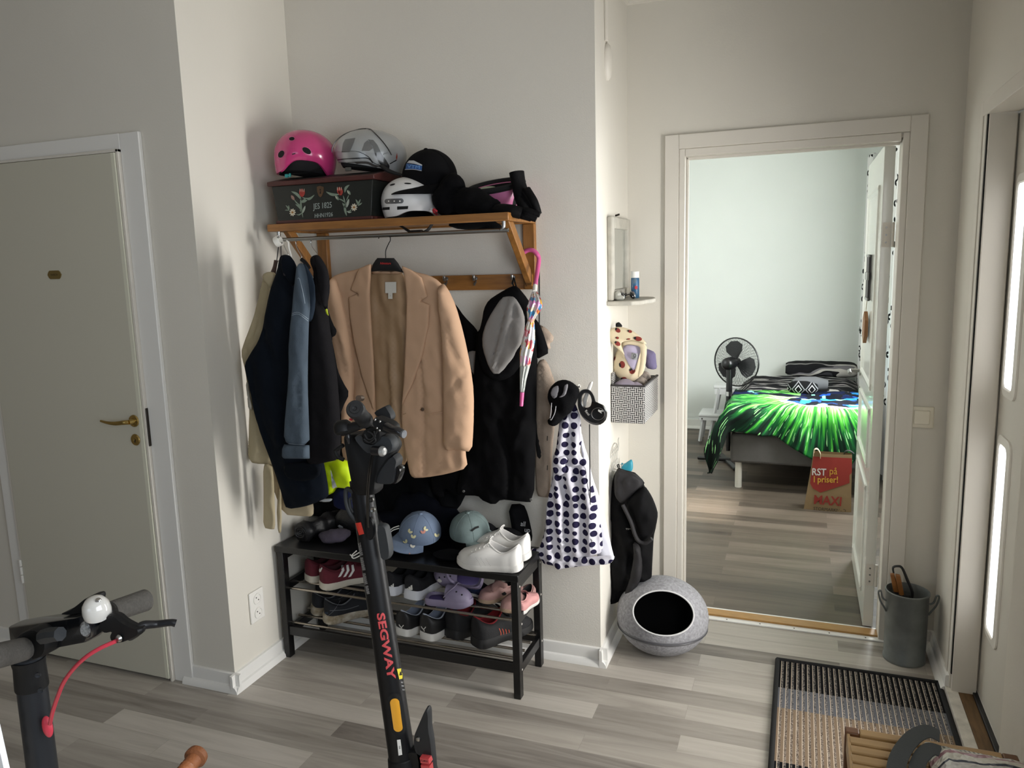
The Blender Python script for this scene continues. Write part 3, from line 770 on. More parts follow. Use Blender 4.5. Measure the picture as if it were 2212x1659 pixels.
decal('lower_band', stroke([(716, 356), (750, 353), (790, 351), (806, 357), (822, 362)], 5), S, mat('dark_silver_band', '4a4644', rough=.3, metal=.4), e)
decal('side_line', stroke([(757, 326), (775, 328), (795, 338), (808, 352), (828, 360)], 1.3), S, SBL, e)
decal('rear_groove', stroke([(842, 354), (856, 346)], 2), S, SBL, e)
decal('rear_reflector', [(855, 340), (857.5, 330), (858.5, 338), (857, 347)], S, mat('dull_red_reflector', '8c3a2c', rough=.3), e)
dtext('SMHC', 833, 331.5, 5, S, mat('dark_grey_letters', '4a4a4c'), e, rot=.35)
decal('visor_arm', [(795, 302), (806, 303), (815, 313), (823, 330), (834, 346), (841, 358), (840, 368), (829, 362), (818, 350), (811, 335), (806, 318)], S, SBL, e, .004)
VIS = mat('clear_visor', 'dfe6e8', rough=.06, alpha=.16, spec=.8, coat=1)
rv = (r1[0]+.012, r1[1]+.012, r1[2]+.008)
o = []
for i in range(13):
    t = i/12
    o.append([on_dome((c1[0]-.004, c1[1], c1[2]-.004), rv, R1, FRONT-1.5+2.25*j/24*(.75+.25*t), .42+(1.62-.42)*t-.25*math.sin(PI*j/24)*(1-t)) for j in range(25)])
mk = M(); mk.loft(o, cap=False, closed=False); vz = mk.build('visor', VIS, e)
edge = [o[i][24] for i in range(12, -1, -2)]+[o[0][j] for j in range(22, -1, -2)]+[o[i][0] for i in range(2, 13, 2)]
M().tube(edge, .0022, n=6, k=3).build('visor_edge', SBL, vz)
mk = M(); oo = dome(mk, (c1[0]-.005, c1[1], c1[2]-.035), (.118, .09, .06), R1, lambda a: 2.0, 40, 10); mk.loft(oo, cap=True); mk.build('padding', FOAM, e)
b_ = B(752, 366, y=2.645); mk = M().box(b_.x-.012, b_.x+.012, b_.y-.004, b_.y+.006, b_.z-.006, b_.z+.008); mk.build('buckle', mat('grey_buckle', '55544f', rough=.4), e, bev=.002)
mk = M().tube([B(824, 358, y=2.65), B(836, 367, y=2.65), B(850, 373, y=2.66), B(868, 378, y=2.68)], [.012, .013, .011, .006], n=10, flat=.6); mk.build('side_strap', BSTRAP, e)

# white helmet
WH = mat('matt_white_shell', 'dcdcdc', rough=.38, bump=(300, .04))
e = thing('urban_helmet', 'matt white city helmet with rear light bar on the oak shelf', 'helmet', (-1.405, 2.69, 1.83))
c2 = (-1.408, 2.70, 1.893); r2 = (.117, .116, .090); R2 = Euler((0, .02, .5)).to_matrix()
mk = M(); shellv(mk, c2, r2, R2, lambda az: .062-.020*math.exp(-(adiff(az, FRONT+.25)/.7)**4), .010, pw=.80); sh = mk.build('shell', [WH, FOAM], e); S = Surf(sh)
def pill(u0, u1, vc, h, sl=0):
    o = []
    for k in range(9): a = PI/2+PI*k/8; o.append((u0+h+h*math.cos(a), vc-h*math.sin(a)))
    for k in range(9): a = -PI/2+PI*k/8; o.append((u1-h+h*math.cos(a), vc-h*math.sin(a)+sl))
    return o
lt_ = decal('rear_light', pill(831, 872, 435, 5.4, -1), S, mat('grey_light_lens', '5b5b5c', rough=.3), e)
for u in (840, 852, 864): decal('light_diode', oval(u, 434.5, 1.7, 1.7), S, WHITEP, lt_, .002)
decal('vent_hole', [(827, 448), (842, 447), (842, 453), (826, 454)], S, BLACK, e); decal('vent_hole', [(858, 446), (882, 445), (881, 451.5), (858, 453)], S, BLACK, e)
decal('vent_hole', oval(848, 399, 6, 1.8, -.25), S, BLACK, e); decal('vent_hole', oval(881, 396.5, 8, 1.6, .06), S, BLACK, e)
mk = M().tube([(-1.50, 2.66, 1.83), (-1.44, 2.66, 1.80), (-1.39, 2.655, 1.772), (-1.36, 2.655, 1.770), (-1.32, 2.655, 1.783), (-1.29, 2.66, 1.83)], [.006, .008, .012, .012, .010, .006], n=8, flat=.5)
mk.build('chin_strap', BSTRAP, e)
mk = M().box(-1.395, -1.345, 2.645, 2.66, 1.768, 1.782); mk.build('buckle', SBL, e, bev=.003)

def cap_thing(name, label, loc, c, r, R, m, mb, brim_az, brim_len=.075, brim_w=.95, dip=.018, cat='cap', button=True, tilt=0, rimph=1.62, seam=None):
    e = thing(name, label, cat, loc)
    mk = M(); shell(mk, c, r, R, lambda a: rimph, .003, n=48, k=16); mk.build('crown', m, e)
    # brim
    mk = M(); up = []; dn = []
    for i in range(7):
        t = i/6; ra, rb = [], []
        for j in range(17):
            a = brim_az-brim_w+2*brim_w*j/16; s = math.cos((a-brim_az)/brim_w*PI/2)*.9999+.0001; s = max(s, 0)**.6
            base = on_dome(c, r, R, a, rimph-.02, 1.0)
            out = R @ Vector((math.cos(a)*.35+math.cos(brim_az)*.65, math.sin(a)*.35+math.sin(brim_az)*.65, 0))
            drop = -dip*t*t-dip*1.2*(1-s)*t*1.2-abs(math.sin((a-brim_az)))**2*.012*t
            p = base+out*(brim_len*t*s)+R @ Vector((0, 0, drop))
            ra.append(p); rb.append(p-R @ Vector((0, 0, .003)))
        up.append(ra); dn.append(rb)
    mk.loft(up, cap=False, closed=False); mk.loft(dn, cap=False, closed=False)
    mk.loft([up[-1], dn[-1]], cap=False, closed=False)
    mk.build('brim', mb, e)
    if button: M().ell(on_dome(c, r, R, 0, 0), (.008, .008, .005), R).build('top_button', m, e)
    st = M()
    for k in range(6):
        a = brim_az+PI/6+k*PI/3
        st.tube([on_dome(c, r, R, a, .08+(rimph-.1)*q/8, 1.003) for q in range(9)], .0009, n=5, k=2)
    st.each('panel_seam', seam or m, e)
    return e
CAPB = mat('black_cap_twill', '09090c', spec=.15, rough=.9, sheen=.0, bump=(400, .2))
c3 = (-1.345, 2.735, 1.982); r3 = (.106, .100, .103); R3 = Euler((.20, -.12, .5)).to_matrix()
e = cap_thing('baseball_cap', 'black baseball cap with blue and silver badge lying on the white helmet', (-1.33, 2.73, 1.99), c3, r3, R3, CAPB, CAPB, FRONT-.75, .09, dip=.012, rimph=1.75, brim_w=1.05)
BLUE = mat('badge_blue', '2a5590', rough=.6); SILV = mat('badge_silver_thread', 'b9bcc0', rough=.5)
S = Surf([c for c in bpy.data.objects if c.parent == e and c.name.startswith('crown')][0])
decal('badge', [(876, 366), (878, 353), (912, 358), (911, 368), (893, 365)], S, BLUE, e)
decal('badge_peak', [(879, 352), (884, 347), (894, 347), (912, 356), (912, 358.5), (895, 354)], S, SILV, e, .0015)
decal('badge_line', stroke([(875, 366.5), (893, 366), (911, 369)], 1.2), S, SILV, e, .0018)
dtext('VTM', 894, 361, 10, S, mat('badge_pale_blue', '6fa0d8', rough=.6), e, rot=-.1, sx=1.4, off=.0022)

# heap of black cloth, pink-black helmet, black gloves
KN = mat('black_knit', '08080a', spec=.1, rough=.95, bump=(260, .5), sheen=.0)
def blob(name, ps, m, parent=None, k=.02, seed=0, n=40, mm=26, amp=.012, **kw):
    """soft heap: ellipsoids wrapped by one wrinkled skin (metaball-like radial surface)"""
    mk = M(); c = sum((Vector(p[0]) for p in ps), Vector())/len(ps); rings = []
    for i in range(mm+1):
        a = PI*(i+.01)/(mm+.02)-PI/2; ring = []
        for j in range(n):
            d = Vector((math.cos(a)*math.cos(2*PI*j/n), math.cos(a)*math.sin(2*PI*j/n), math.sin(a)))
            best = .01
            for (cc, rr) in ps:
                o = c-Vector(cc); A_ = sum((d[q]/rr[q])**2 for q in range(3)); B_ = 2*sum(o[q]*d[q]/rr[q]**2 for q in range(3)); C_ = sum((o[q]/rr[q])**2 for q in range(3))-1
                D_ = B_*B_-4*A_*C_
                if D_ > 0: best = max(best, (-B_+math.sqrt(D_))/(2*A_))
            p = c+d*best
            nz_ = noise.noise(p*16+Vector((seed, 0, 0)))+.6*abs(noise.noise(p*34+Vector((0, seed, 0))))
            ring.append(p+d*amp*nz_)
        rings.append(ring)
    mk.loft(rings, cap=True); return mk.build(name, m, parent, ang=60, **kw)
e = thing('knit_bonnet', 'soft black knitted hat lying in a heap on the oak shelf behind the white helmet', 'hat', (-1.19, 2.68, 1.826))
blob('crown', [((-1.235, 2.665, 1.885), (.060, .070, .062)), ((-1.22, 2.665, 1.928), (.05, .05, .050)), ((-1.15, 2.655, 1.875), (.080, .06, .052)), ((-1.09, 2.65, 1.855), (.06, .055, .036))], KN, e, seed=3, amp=.010)
M().tube([(-1.284, 2.655, 1.836), (-1.279, 2.62, 1.845), (-1.272, 2.61, 1.852), (-1.262, 2.615, 1.843)], .004, n=8).build('red_loop', mat('red_cord', 'b02a35', rough=.6), e)
e = thing('bike_helmet', 'pink and black child bike helmet lying upside down on the oak shelf', 'helmet', (-1.09, 2.76, 1.83))
PK2 = mat('soft_pink_shell', 'cf7ba6', rough=.3, coat=.3)
cb = (-1.095, 2.790, 1.935); rb = (.100, .072, .108); Rb = Euler((PI+.30, -.12, .2)).to_matrix()
mk = M(); shell(mk, cb, rb, Rb, lambda a: 1.60, .02, n=48, k=12, m_in=1); mk.build('shell', [PK2, FOAM], e)
mk = M()
rr_ = [on_dome(cb, (rb[0]+.004, rb[1]+.004, rb[2]), Rb, 2*PI*j/32, 1.60) for j in range(32)]
mk.tube(rr_, .012, n=8, k=1, closed=True); mk.build('rim', FOAM, e)
mk = M()
for a in (-2.2, -1.2, -.4, .6, 1.6): patch(mk, cb, rb, Rb, a-.2, a+.2, .7, 1.3, 1.004, rnd=1)
mk.each('vent_hole', BLACK, e)
M().lathe([(.001, 0), (.028, .002), (.03, .008), (.001, .008)], (-1.115, 2.76, 1.922), R=Euler((.3, .1, 0)).to_matrix()).build('care_disc', mat('pale_green_sticker', '9aa58c', rough=.5), e)
GL = mat('black_glove_fabric', '09090b', spec=.15, rough=.75, bump=(160, .6))
e = thing('winter_glove', 'black winter glove standing upright at the right end of the oak shelf', 'glove', (-1.02, 2.70, 1.83), group=None)
mk = M()
A3 = [B(u, v, y=2.72) for u, v in ((1116, 372), (1120, 395), (1128, 425), (1140, 462))]
mk.tube([A3[0], A3[1], A3[2], A3[3]], [.036, .034, .038, .032], n=18, flat=.75)
mk.build('cuff', GL, e)
mk = M()
for k_, (u0, v0, u1, v1) in enumerate([(1130, 420, 1152, 468), (1134, 415, 1158, 462), (1138, 410, 1164, 462), (1122, 430, 1140, 470)]):
    mk.tube([B(u0, v0, y=2.70-.006*k_), B((u0+u1)/2+3, (v0+v1)/2, y=2.685-.006*k_), B(u1, v1, y=2.70-.006*k_)], [.015, .0145, .011], n=12)
mk.build('fingers', GL, e)
e = thing('winter_glove', 'black winter glove lying flat, fingers over the right shelf edge', 'glove', (-1.05, 2.62, 1.826))
mk = M()
mk.tube([B(1060, 452, y=2.64), B(1085, 452, y=2.63), B(1108, 456, y=2.63), B(1125, 461, y=2.64)], [.02, .024, .028, .026], n=16, flat=.8)
mk.build('palm', GL, e)
mk = M()
for k_, (u0, v0, u1, v1) in enumerate([(1118, 456, 1160, 470), (1116, 460, 1158, 474), (1112, 462, 1148, 473), (1120, 452, 1166, 464)]):
    mk.tube([B(u0, v0, y=2.66), B((u0+u1)/2, (v0+v1)/2-1, y=2.655), B(u1, v1, y=2.66)], [.013, .013, .010], n=12)
mk.build('fingers', GL, e)
# dark sole-like item hanging through the slats
e = thing('folded_mitten', 'black cloth hanging down between the shelf slats above the rod', 'mitten', (-1.17, 2.70, 1.79))
blob('body', [((-1.17, 2.72, 1.800), (.095, .07, .022)), ((-1.11, 2.74, 1.786), (.05, .04, .018))], KN, e, seed=9, amp=.004)
# ------------------------------------------------------------ clothes on the rail (outlines in enlarged-detail coordinates)
def Z(pts, ox=500, oy=480, s=2.676): return [(ox+a/s, oy+b/s) for a, b in pts]
def fab(name, col, rough=.85, vary=(14, .12), bump=(500, .25), **kw): return mat(name, col, rough=rough, vary=vary, bump=bump, spec=.1, **kw)
def hanger(name, label, y, hook, arms, mhook, marm, group=None, cat='clothes hanger', r=.0018, bar=None):
    p0 = B(*hook[0], y=y)
    e = thing(name, label, cat, p0, group)
    M().tube([B(u, v, y=y+dy) for (u, v), dy in zip(hook, [0]*len(hook))], r, n=8, k=5).build('hook', mhook, e)
    if arms: M().tube([B(u, v, y=y) for u, v in arms], bar or .006, n=8, k=4).build('arm', marm, e)
    return e
WIRE = mat('bright_wire', 'cfcfcf', rough=.2, metal=1); BWIRE = mat('black_wire', '18181a', rough=.4, metal=.6)
VEL = mat('black_velvet', '0c0c0e', rough=.9)
# --- beige trench coat
TR = fab('beige_cotton_twill', 'ab9f83', vary=(6, .10)); TR2 = fab('pale_beige_lining', 'c0b194')
e = thing('trench_coat', 'beige trench coat hanging nearest the left wall with loose belt ends', 'coat', B(540, 600, y=2.42))
cloth('body', Z([(190, 300), (245, 300), (270, 330), (300, 600), (330, 1000), (262, 1392), (180, 1400), (100, 1385), (106, 1200), (112, 1085), (100, 960), (85, 860), (62, 750), (80, 690), (130, 560), (162, 430), (182, 350)]), TR, e, y=2.425, t=0.023, r=0.030, back=.018, folds=[('w', 11, -4, .004, 0), ('c', Z([(175, 420), (150, 600), (100, 720), (120, 900), (190, 1300)]), .008, -.008), ('c', Z([(200, 500), (170, 640), (95, 760)]), .006, .006)], seed=1)
cloth('collar', Z([(185, 300), (215, 285), (255, 292), (262, 360), (235, 400), (210, 350), (180, 345)]), TR, e, y=2.392, t=.016, r=.012, seed=2)
cloth('sleeve_tab', Z([(84, 925), (98, 925), (103, 990), (122, 1083), (100, 1085), (92, 1000)]), fab('pale_grey_strap', 'aaa69b'), e, y=2.40, t=.006, r=.006)
cloth('belt_end', Z([(185, 1395), (215, 1400), (240, 1420), (250, 1660), (252, 1775), (228, 1775), (185, 1765), (188, 1600)]), TR, e, y=2.41, t=.008, r=.01, folds=[('w', 20, 4, .002, 0)])
cloth('belt_end', Z([(262, 1640), (285, 1500), (290, 1790), (270, 1800)]), TR, e, y=2.43, t=.006, r=.008)
cloth('hem_flap', Z([(190, 1395), (300, 1400), (330, 1470), (330, 1540), (460, 1600), (475, 1640), (472, 1700), (420, 1700), (300, 1690), (240, 1530), (190, 1500)]), TR2, e, y=2.46, t=.01, r=.015, folds=[('w', 9, 9, .003, 1)])
# --- navy jacket
NV = fab('dark_navy_cotton', '10161f', vary=(9, .25)); NV2 = fab('navy_pocket_cloth', '0e1218')
e = thing('work_jacket', 'long dark navy jacket hanging between the beige trench coat and the denim jacket', 'jacket', B(610, 700, y=2.36))
cloth('body', Z([(285, 200), (300, 187), (335, 190), (368, 235), (385, 300), (470, 700), (500, 1300), (530, 1385), (545, 1460), (558, 1540), (560, 1590), (480, 1625), (420, 1645), (335, 1657), (318, 1640), (290, 1540), (240, 1390), (182, 1240), (140, 1110), (112, 960), (90, 870), (84, 815), (120, 750), (160, 690), (190, 600), (215, 470), (240, 365), (272, 275)]), NV, e, y=2.375, t=0.033, r=0.042, back=.018, folds=[('w', 6, 2, .006, 1), ('c', Z([(200, 640), (130, 800), (150, 1000), (240, 1300)]), .02, -.010), ('c', Z([(300, 400), (280, 800), (300, 1250)]), .02, .008)], seed=4)
cloth('collar', Z([(285, 205), (305, 188), (340, 195), (372, 250), (378, 330), (350, 380), (330, 330), (300, 300)]), NV, e, y=2.335, t=.014, r=.012)
cloth('pocket_flap', Z([(300, 1400), (390, 1385), (520, 1400), (505, 1480), (400, 1500), (310, 1470)]), NV2, e, y=2.322, t=.008, r=.01, sm=1)
mk = M().lathe([(.001, 0), (.006, 0), (.006, .003), (.001, .004)], B(*Z([(310, 300)])[0], y=2.325), R=Matrix.Rotation(PI/2, 3, 'X')); mk.build('snap_button', mat('gunmetal', '4a4a50', rough=.3, metal=.9), e)
# --- denim jacket
DN = mat('denim', '535f6b', rough=.85, vary=(22, .28), bump=(600, .5), spec=.15, stretch=(1.6, 1, .5)); DN2 = mat('dark_denim', '212b37', rough=.85, vary=(16, .2), bump=(600, .4), spec=.15); DST = mat('denim_seam_thread', '8d99a3', rough=.8)
e = thing('denim_jacket', 'blue denim jacket showing its long sleeve and cuff', 'jacket', B(640, 700, y=2.30))
bk_ = cloth('back_panel', Z([(412, 238), (430, 245), (478, 335), (485, 480), (462, 580), (430, 560), (400, 420)]), DN2, e, y=2.30, t=0.012, r=0.018, back=.018)
sl_ = cloth('sleeve', Z([(385, 245), (402, 235), (420, 250), (440, 330), (455, 470), (445, 575), (440, 760), (438, 950), (445, 1150), (450, 1290), (307, 1290), (318, 1120), (332, 960), (340, 820), (336, 740), (345, 600), (357, 520), (362, 430), (375, 320)]), DN, e, y=2.285, t=0.023, r=0.021, back=.018, folds=[('c', Z([(365, 555), (400, 545), (445, 580)]), .004, -.006), ('c', Z([(385, 620), (380, 900), (365, 1250)]), .005, .006), ('c', Z([(420, 650), (418, 900), (410, 1200)]), .006, -.005), ('w', 14, 3, .002, 2)], seed=6)
cloth('cuff', Z([(304, 1284), (448, 1290), (450, 1366), (302, 1364)]), DN, e, y=2.275, t=0.023, r=0.012, back=.018, sm=0)
S = Surf(sl_)
for k_, p in enumerate(([(383, 325), (395, 330), (412, 400), (425, 470)], [(352, 528), (390, 522), (444, 560)], [(350, 538), (390, 532), (443, 572)], [(309, 1276), (380, 1284), (446, 1284)])):
    decal('seam', stroke(Z(p), 1.0), S, DST, e)
hanger('clothes_hanger', 'black hanger with bright hook holding the denim jacket', 2.60, [(651, 522), (646, 516), (641, 518), (639, 526), (643, 538), (651, 552), (651, 560)], [(651, 560), (660, 568), (668, 580)], WIRE, VEL, 'hangers on the rail', bar=.008)
# --- charcoal coat
CC = fab('charcoal_wool', '19181a', vary=(40, .1), bump=(300, .35)); CC2 = fab('black_fleece', '0b0b0d')
e = thing('wool_coat', 'charcoal coat with hood hanging side-on left of the beige blazer', 'coat', B(690, 800, y=2.33))
cloth('lining_fold', Z([(545, 480), (585, 590), (607, 625), (600, 655), (575, 668), (595, 760), (612, 860), (645, 930), (682, 990), (640, 1072), (560, 1300), (540, 900), (530, 600)]), CC2, e, y=2.39, t=0.019, r=0.018, back=.018, folds=[('w', 5, 7, .006, 0)], seed=5)
cloth('body', Z([(468, 200), (485, 188), (505, 192), (535, 235), (560, 290), (568, 390), (552, 480), (565, 600), (590, 760), (610, 900), (625, 1100), (632, 1290), (620, 1372), (530, 1392), (458, 1408), (440, 1385), (443, 1100), (446, 800), (455, 600), (460, 420), (488, 300), (466, 235)]), CC, e, y=2.335, t=0.029, r=0.030, back=.018, folds=[('w', 7, 0, .003, 2), ('c', Z([(500, 260), (505, 400), (550, 530)]), .006, -.010), ('c', Z([(480, 200), (500, 300), (515, 420)]), .006, .008)], seed=8)
cloth('hood_edge', Z([(478, 192), (500, 190), (540, 240), (562, 300), (566, 380), (555, 470), (545, 520), (520, 440), (505, 340), (495, 260)]), CC, e, y=2.29, t=.016, r=.012, seed=9)
cloth('zip_tape', Z([(540, 505), (552, 500), (560, 540), (548, 530)]), mat('lime_tape', 'a9b81f', rough=.6), e, y=2.29, t=.003, r=.004, sm=0)
hanger('clothes_hanger', 'bright wire hanger hook above the charcoal coat', 2.60, [(687, 519), (684, 512), (676, 514), (671, 522), (674, 534), (683, 546), (686, 553)], None, WIRE, WIRE, 'hangers on the rail', r=.0024)
# left bunch of hangers and the white tag roll on the rod end
e = hanger('clothes_hanger', 'dark wooden hanger inside the beige trench coat', 2.58, [(606, 518), (603, 520), (602, 530), (600, 545), (598, 562)], [(598, 563), (595, 578), (590, 590)], BWIRE, mat('dark_brown_wood', '3c241b', rough=.5), bar=.011)
hanger('clothes_hanger', 'white plastic hanger behind the navy jacket collar', 2.57, [(619, 520), (623, 524), (624, 535), (627, 546), (629, 556), (623, 558)], [(606, 566), (603, 580), (601, 596)], WHITEP, WHITEP, bar=.010, r=.0035)
hanger('clothes_hanger', 'thin wire hanger carrying the navy jacket', 2.56, [(609, 524), (607, 532), (607, 545), (607, 556)], None, BWIRE, BWIRE)
hanger('clothes_hanger', 'second thin wire hanger under the white tag roll', 2.565, [(612, 526), (617, 538), (622, 548), (622, 556)], [(622, 556), (628, 566), (632, 580)], WIRE, WIRE, bar=.0018)
p = B(601, 521, y=2.55)
mk = M().lathe([(.016, -.011), (.020, -.011), (.021, 0), (.020, .011), (.016, .011), (.016, -.011)], p, R=Euler((.3, 1.15, .5)).to_matrix(), n=28)
e = thing('tag_roll', 'white plastic tag ring hooked over the left end of the steel rod', 'ring', p); r_ = mk.build('ring', WHITEP, e)
S = Surf(r_); dtext('BIL', 602, 512, 6, S, BLACK, e, rot=.5)

# --- beige blazer
BZ = mat('tan_blazer_cloth', 'bc9a7e', rough=.8, vary=(5, .05), bump=(700, .25), spec=.2); BL = mat('tan_satin_lining', '9a7e60', rough=.5, vary=(4, .08), spec=.35)
YH = 2.60
e = thing('blazer', 'tan single-button blazer hanging open on a black hanger, facing the room', 'blazer', B(830, 700, y=YH))
cloth('lining', Z([(798, 285), (850, 272), (930, 275), (995, 290), (1030, 420), (1030, 700), (1030, 1000), (1012, 1300), (1014, 1402), (955, 1402), (840, 1395), (780, 1380), (770, 900), (785, 500)]), BL, e, y=YH+.005, t=.008, r=.02, back=.01, folds=[('w', 16, .8, .004, 0), ('c', Z([(925, 440), (930, 700), (945, 1300)]), .006, .008), ('c', Z([(880, 480), (900, 800), (930, 1250)]), .008, -.008)], seed=11)
fl_ = cloth('front_panel', Z([(812, 235), (735, 270), (640, 292), (592, 310), (570, 345), (563, 420), (568, 520), (592, 640), (600, 780), (625, 920), (645, 1040), (640, 1300), (660, 1400), (832, 1404), (835, 1200), (832, 1060), (822, 800), (812, 640), (800, 420), (806, 300)]), BZ, e, y=YH-.012, t=.018, r=.014, back=.01, folds=[('c', Z([(700, 600), (710, 800), (700, 1100)]), .007, -.008), ('c', Z([(640, 480), (690, 700), (715, 860)]), .012, .006), ('w', 8, 1, .003, 0)], seed=12)
fr_ = cloth('front_panel', Z([(985, 250), (1050, 285), (1140, 305), (1200, 340), (1245, 400), (1300, 640), (1330, 1000), (1352, 1330), (1366, 1420), (1250, 1455), (1130, 1475), (1045, 1478), (1032, 1440), (1000, 1280), (985, 1130), (988, 1060), (1000, 900), (1010, 650), (1016, 430), (1002, 300)]), BZ, e, y=YH-.014, t=.018, r=.014, back=.01, folds=[('c', Z([(1105, 800), (1110, 1000), (1118, 1200), (1125, 1460)]), .006, -.010), ('c', Z([(1115, 790), (1150, 1000), (1160, 1100)]), .006, .005), ('w', 7, 1, .003, 1)], seed=13)
for nm, o_ in (('lapel', [(808, 240), (738, 268), (715, 330), (688, 393), (734, 414), (678, 431), (688, 560), (710, 700), (755, 890), (822, 1085), (830, 1000), (822, 800), (812, 640), (798, 420), (806, 300)]),
               ('lapel', [(985, 252), (1040, 275), (1100, 320), (1134, 430), (1096, 455), (1146, 478), (1140, 600), (1105, 770), (1050, 930), (986, 1062), (1000, 900), (1010, 650), (1016, 430), (1000, 300)])):
    cloth(nm, Z(o_), BZ, e, y=YH-.034, t=.008, r=.007, back=.004, sm=0, seed=14, nz=.0015, g=.010)
cloth('collar', Z([(812, 238), (835, 262), (860, 282), (940, 284), (985, 262), (990, 295), (960, 300), (850, 296), (808, 300)]), BZ, e, y=YH-.01, t=.010, r=.012, back=.02)
cloth('sleeve', Z([(1196, 372), (1225, 352), (1255, 395), (1295, 480), (1340, 640), (1380, 830), (1400, 985), (1398, 1180), (1388, 1330), (1310, 1312), (1230, 1322), (1229, 1100), (1226, 800), (1215, 600), (1200, 480)]), BZ, e, y=YH-.036, t=.034, r=.032, back=.02, folds=[('c', Z([(1215, 400), (1235, 640), (1300, 900), (1320, 1200)]), .02, .006), ('c', Z([(1370, 860), (1300, 950), (1260, 1000)]), .010, -.006), ('c', Z([(1240, 500), (1290, 700), (1370, 880)]), .010, -.005)], seed=15)
cloth('sleeve', Z([(563, 380), (575, 325), (605, 318), (640, 430), (680, 600), (706, 800), (708, 1000), (690, 1200), (640, 1180), (642, 1000), (622, 900), (598, 780), (588, 660), (566, 540)]), BZ, e, y=YH-.03, t=.03, r=.03, back=.02, folds=[('c', Z([(575, 480), (640, 700), (690, 900)]), .01, -.007), ('c', Z([(590, 560), (650, 640), (700, 760)]), .012, .006)], seed=16)
M().tube([B(*p, y=YH-.036) for p in Z([(1148, 1112), (1185, 1104), (1226, 1098)])], .003, n=6).build('pocket_welt', BZ, e)
mk = M().lathe([(.001, 0), (.007, 0), (.007, .002), (.001, .003)], B(*Z([(1105, 1082)])[0], y=YH-.034), R=Matrix.Rotation(PI/2, 3, 'X')); mk.build('button', mat('brown_horn_button', '54402f', rough=.4), e)
M().tube([B(*p, y=YH-.036) for p in Z([(990, 1112), (1010, 1104)])], .0012, n=5, sm=False).build('buttonhole', BL, e)
WL = mat('white_satin_label', 'c9c6bd', rough=.5)
M().prism([B(*p, y=YH-.012) for p in Z([(888, 346), (952, 345), (952, 409), (889, 410)])], (0, .001, 0)).build('neck_label', WL, e, smooth=False)
lb = M().prism([B(*p, y=YH-.014) for p in Z([(906, 409), (930, 409), (930, 443), (906, 443)])], (0, .001, 0)).build('size_label', WL, e, smooth=False)
text('S', .006, TF(B(*Z([(918, 425)])[0], y=YH-.0148)), mat('grey_label_print', '77736a'), parent=lb, ext=.0002)
e = thing('clothes_hanger', 'black hanger with red lettering carrying the tan blazer', 'clothes hanger', B(833, 560, y=YH))
ar = cloth('hanger_body', Z([(843, 207), (938, 207), (962, 236), (994, 292), (940, 281), (862, 281), (808, 286), (822, 240)]), VEL, e, y=YH-.022, t=.014, r=.012, back=.014, sm=0, nz=0, g=.008)
text('Adventure', .0125, TF(B(*Z([(890, 238)])[0], y=YH-.0375), rot=-.03), mat('red_hanger_print', 'b3282a', rough=.6), parent=e, sx=.85)
M().tube([B(*p, y=YH-.012*(1-i/6)) for i, p in enumerate(Z([(892, 208), (892, 165), (908, 125), (918, 105), (914, 82), (885, 68), (862, 74), (850, 94)]))], .0019, n=8).build('hook', BWIRE, e)

# --- hi-vis jacket and dark clothes low down
HV = mat('hi_vis_yellow', 'c9e600', rough=.6, vary=(20, .1), emit=0); RF_ = mat('reflective_tape', 'c8ccd2', rough=.3)
e = thing('hi_vis_jacket', 'neon yellow safety jacket with reflective tape below the charcoal coat', 'jacket', B(720, 1030, y=2.45))
h_ = cloth('yellow_cloth', Z([(520, 1385), (570, 1378), (630, 1370), (680, 1400), (705, 1450), (712, 1545), (640, 1535), (600, 1532), (594, 1562), (545, 1585), (552, 1480)]), HV, e, y=2.46, t=.02, r=.02, back=.04, folds=[('c', Z([(570, 1390), (590, 1450), (600, 1530)]), .006, -.012), ('w', 8, 7, .004, 0)])
S = Surf(h_); decal('reflective_tape', Z([(572, 1430), (588, 1470), (610, 1530), (585, 1540), (578, 1490)]), S, RF_, e)
cloth('navy_lower', Z([(600, 1535), (715, 1540), (715, 1680), (650, 1660), (600, 1650), (590, 1590)]), fab('navy_hi_vis_cloth', '171c38'), e, y=2.47, t=.02, r=.02, back=.04, folds=[('w', 9, 9, .005, 0)])
cloth('white_tape', Z([(500, 1612), (530, 1600), (585, 1596), (575, 1615), (540, 1618)]), RF_, e, y=2.455, t=.006, r=.006)
DK = fab('black_jersey', '08090c', vary=(8, .4)); DK2 = fab('dark_navy_jersey', '090c16', vary=(8, .4))
e = thing('dark_trousers', 'black and navy trousers hanging behind the tan blazer down to the shoe bench', 'trousers', B(900, 1000, y=2.72))
cloth('leg', [(800, 700), (1000, 720), (1010, 1000), (1010, 1060), (990, 1100), (970, 1110), (975, 1130), (990, 1150), (960, 1165), (840, 1160), (800, 1150), (790, 1000)], DK, e, y=2.845, t=.03, r=.05, back=.02, folds=[('w', 6, 3, .012, 0), ('c', [(930, 1040), (950, 1090), (968, 1150)], .01, -.02)], seed=3)
e = thing('dark_jacket', 'dark jacket hanging behind the hi-vis jacket above the left end of the bench', 'jacket', B(700, 1060, y=2.66))
cloth('body', [(640, 800), (800, 800), (800, 1150), (760, 1160), (700, 1150), (676, 1120), (680, 1000)], DK, e, y=2.845, t=.03, r=.05, back=.02, folds=[('w', 7, 4, .010, 1)], seed=5)
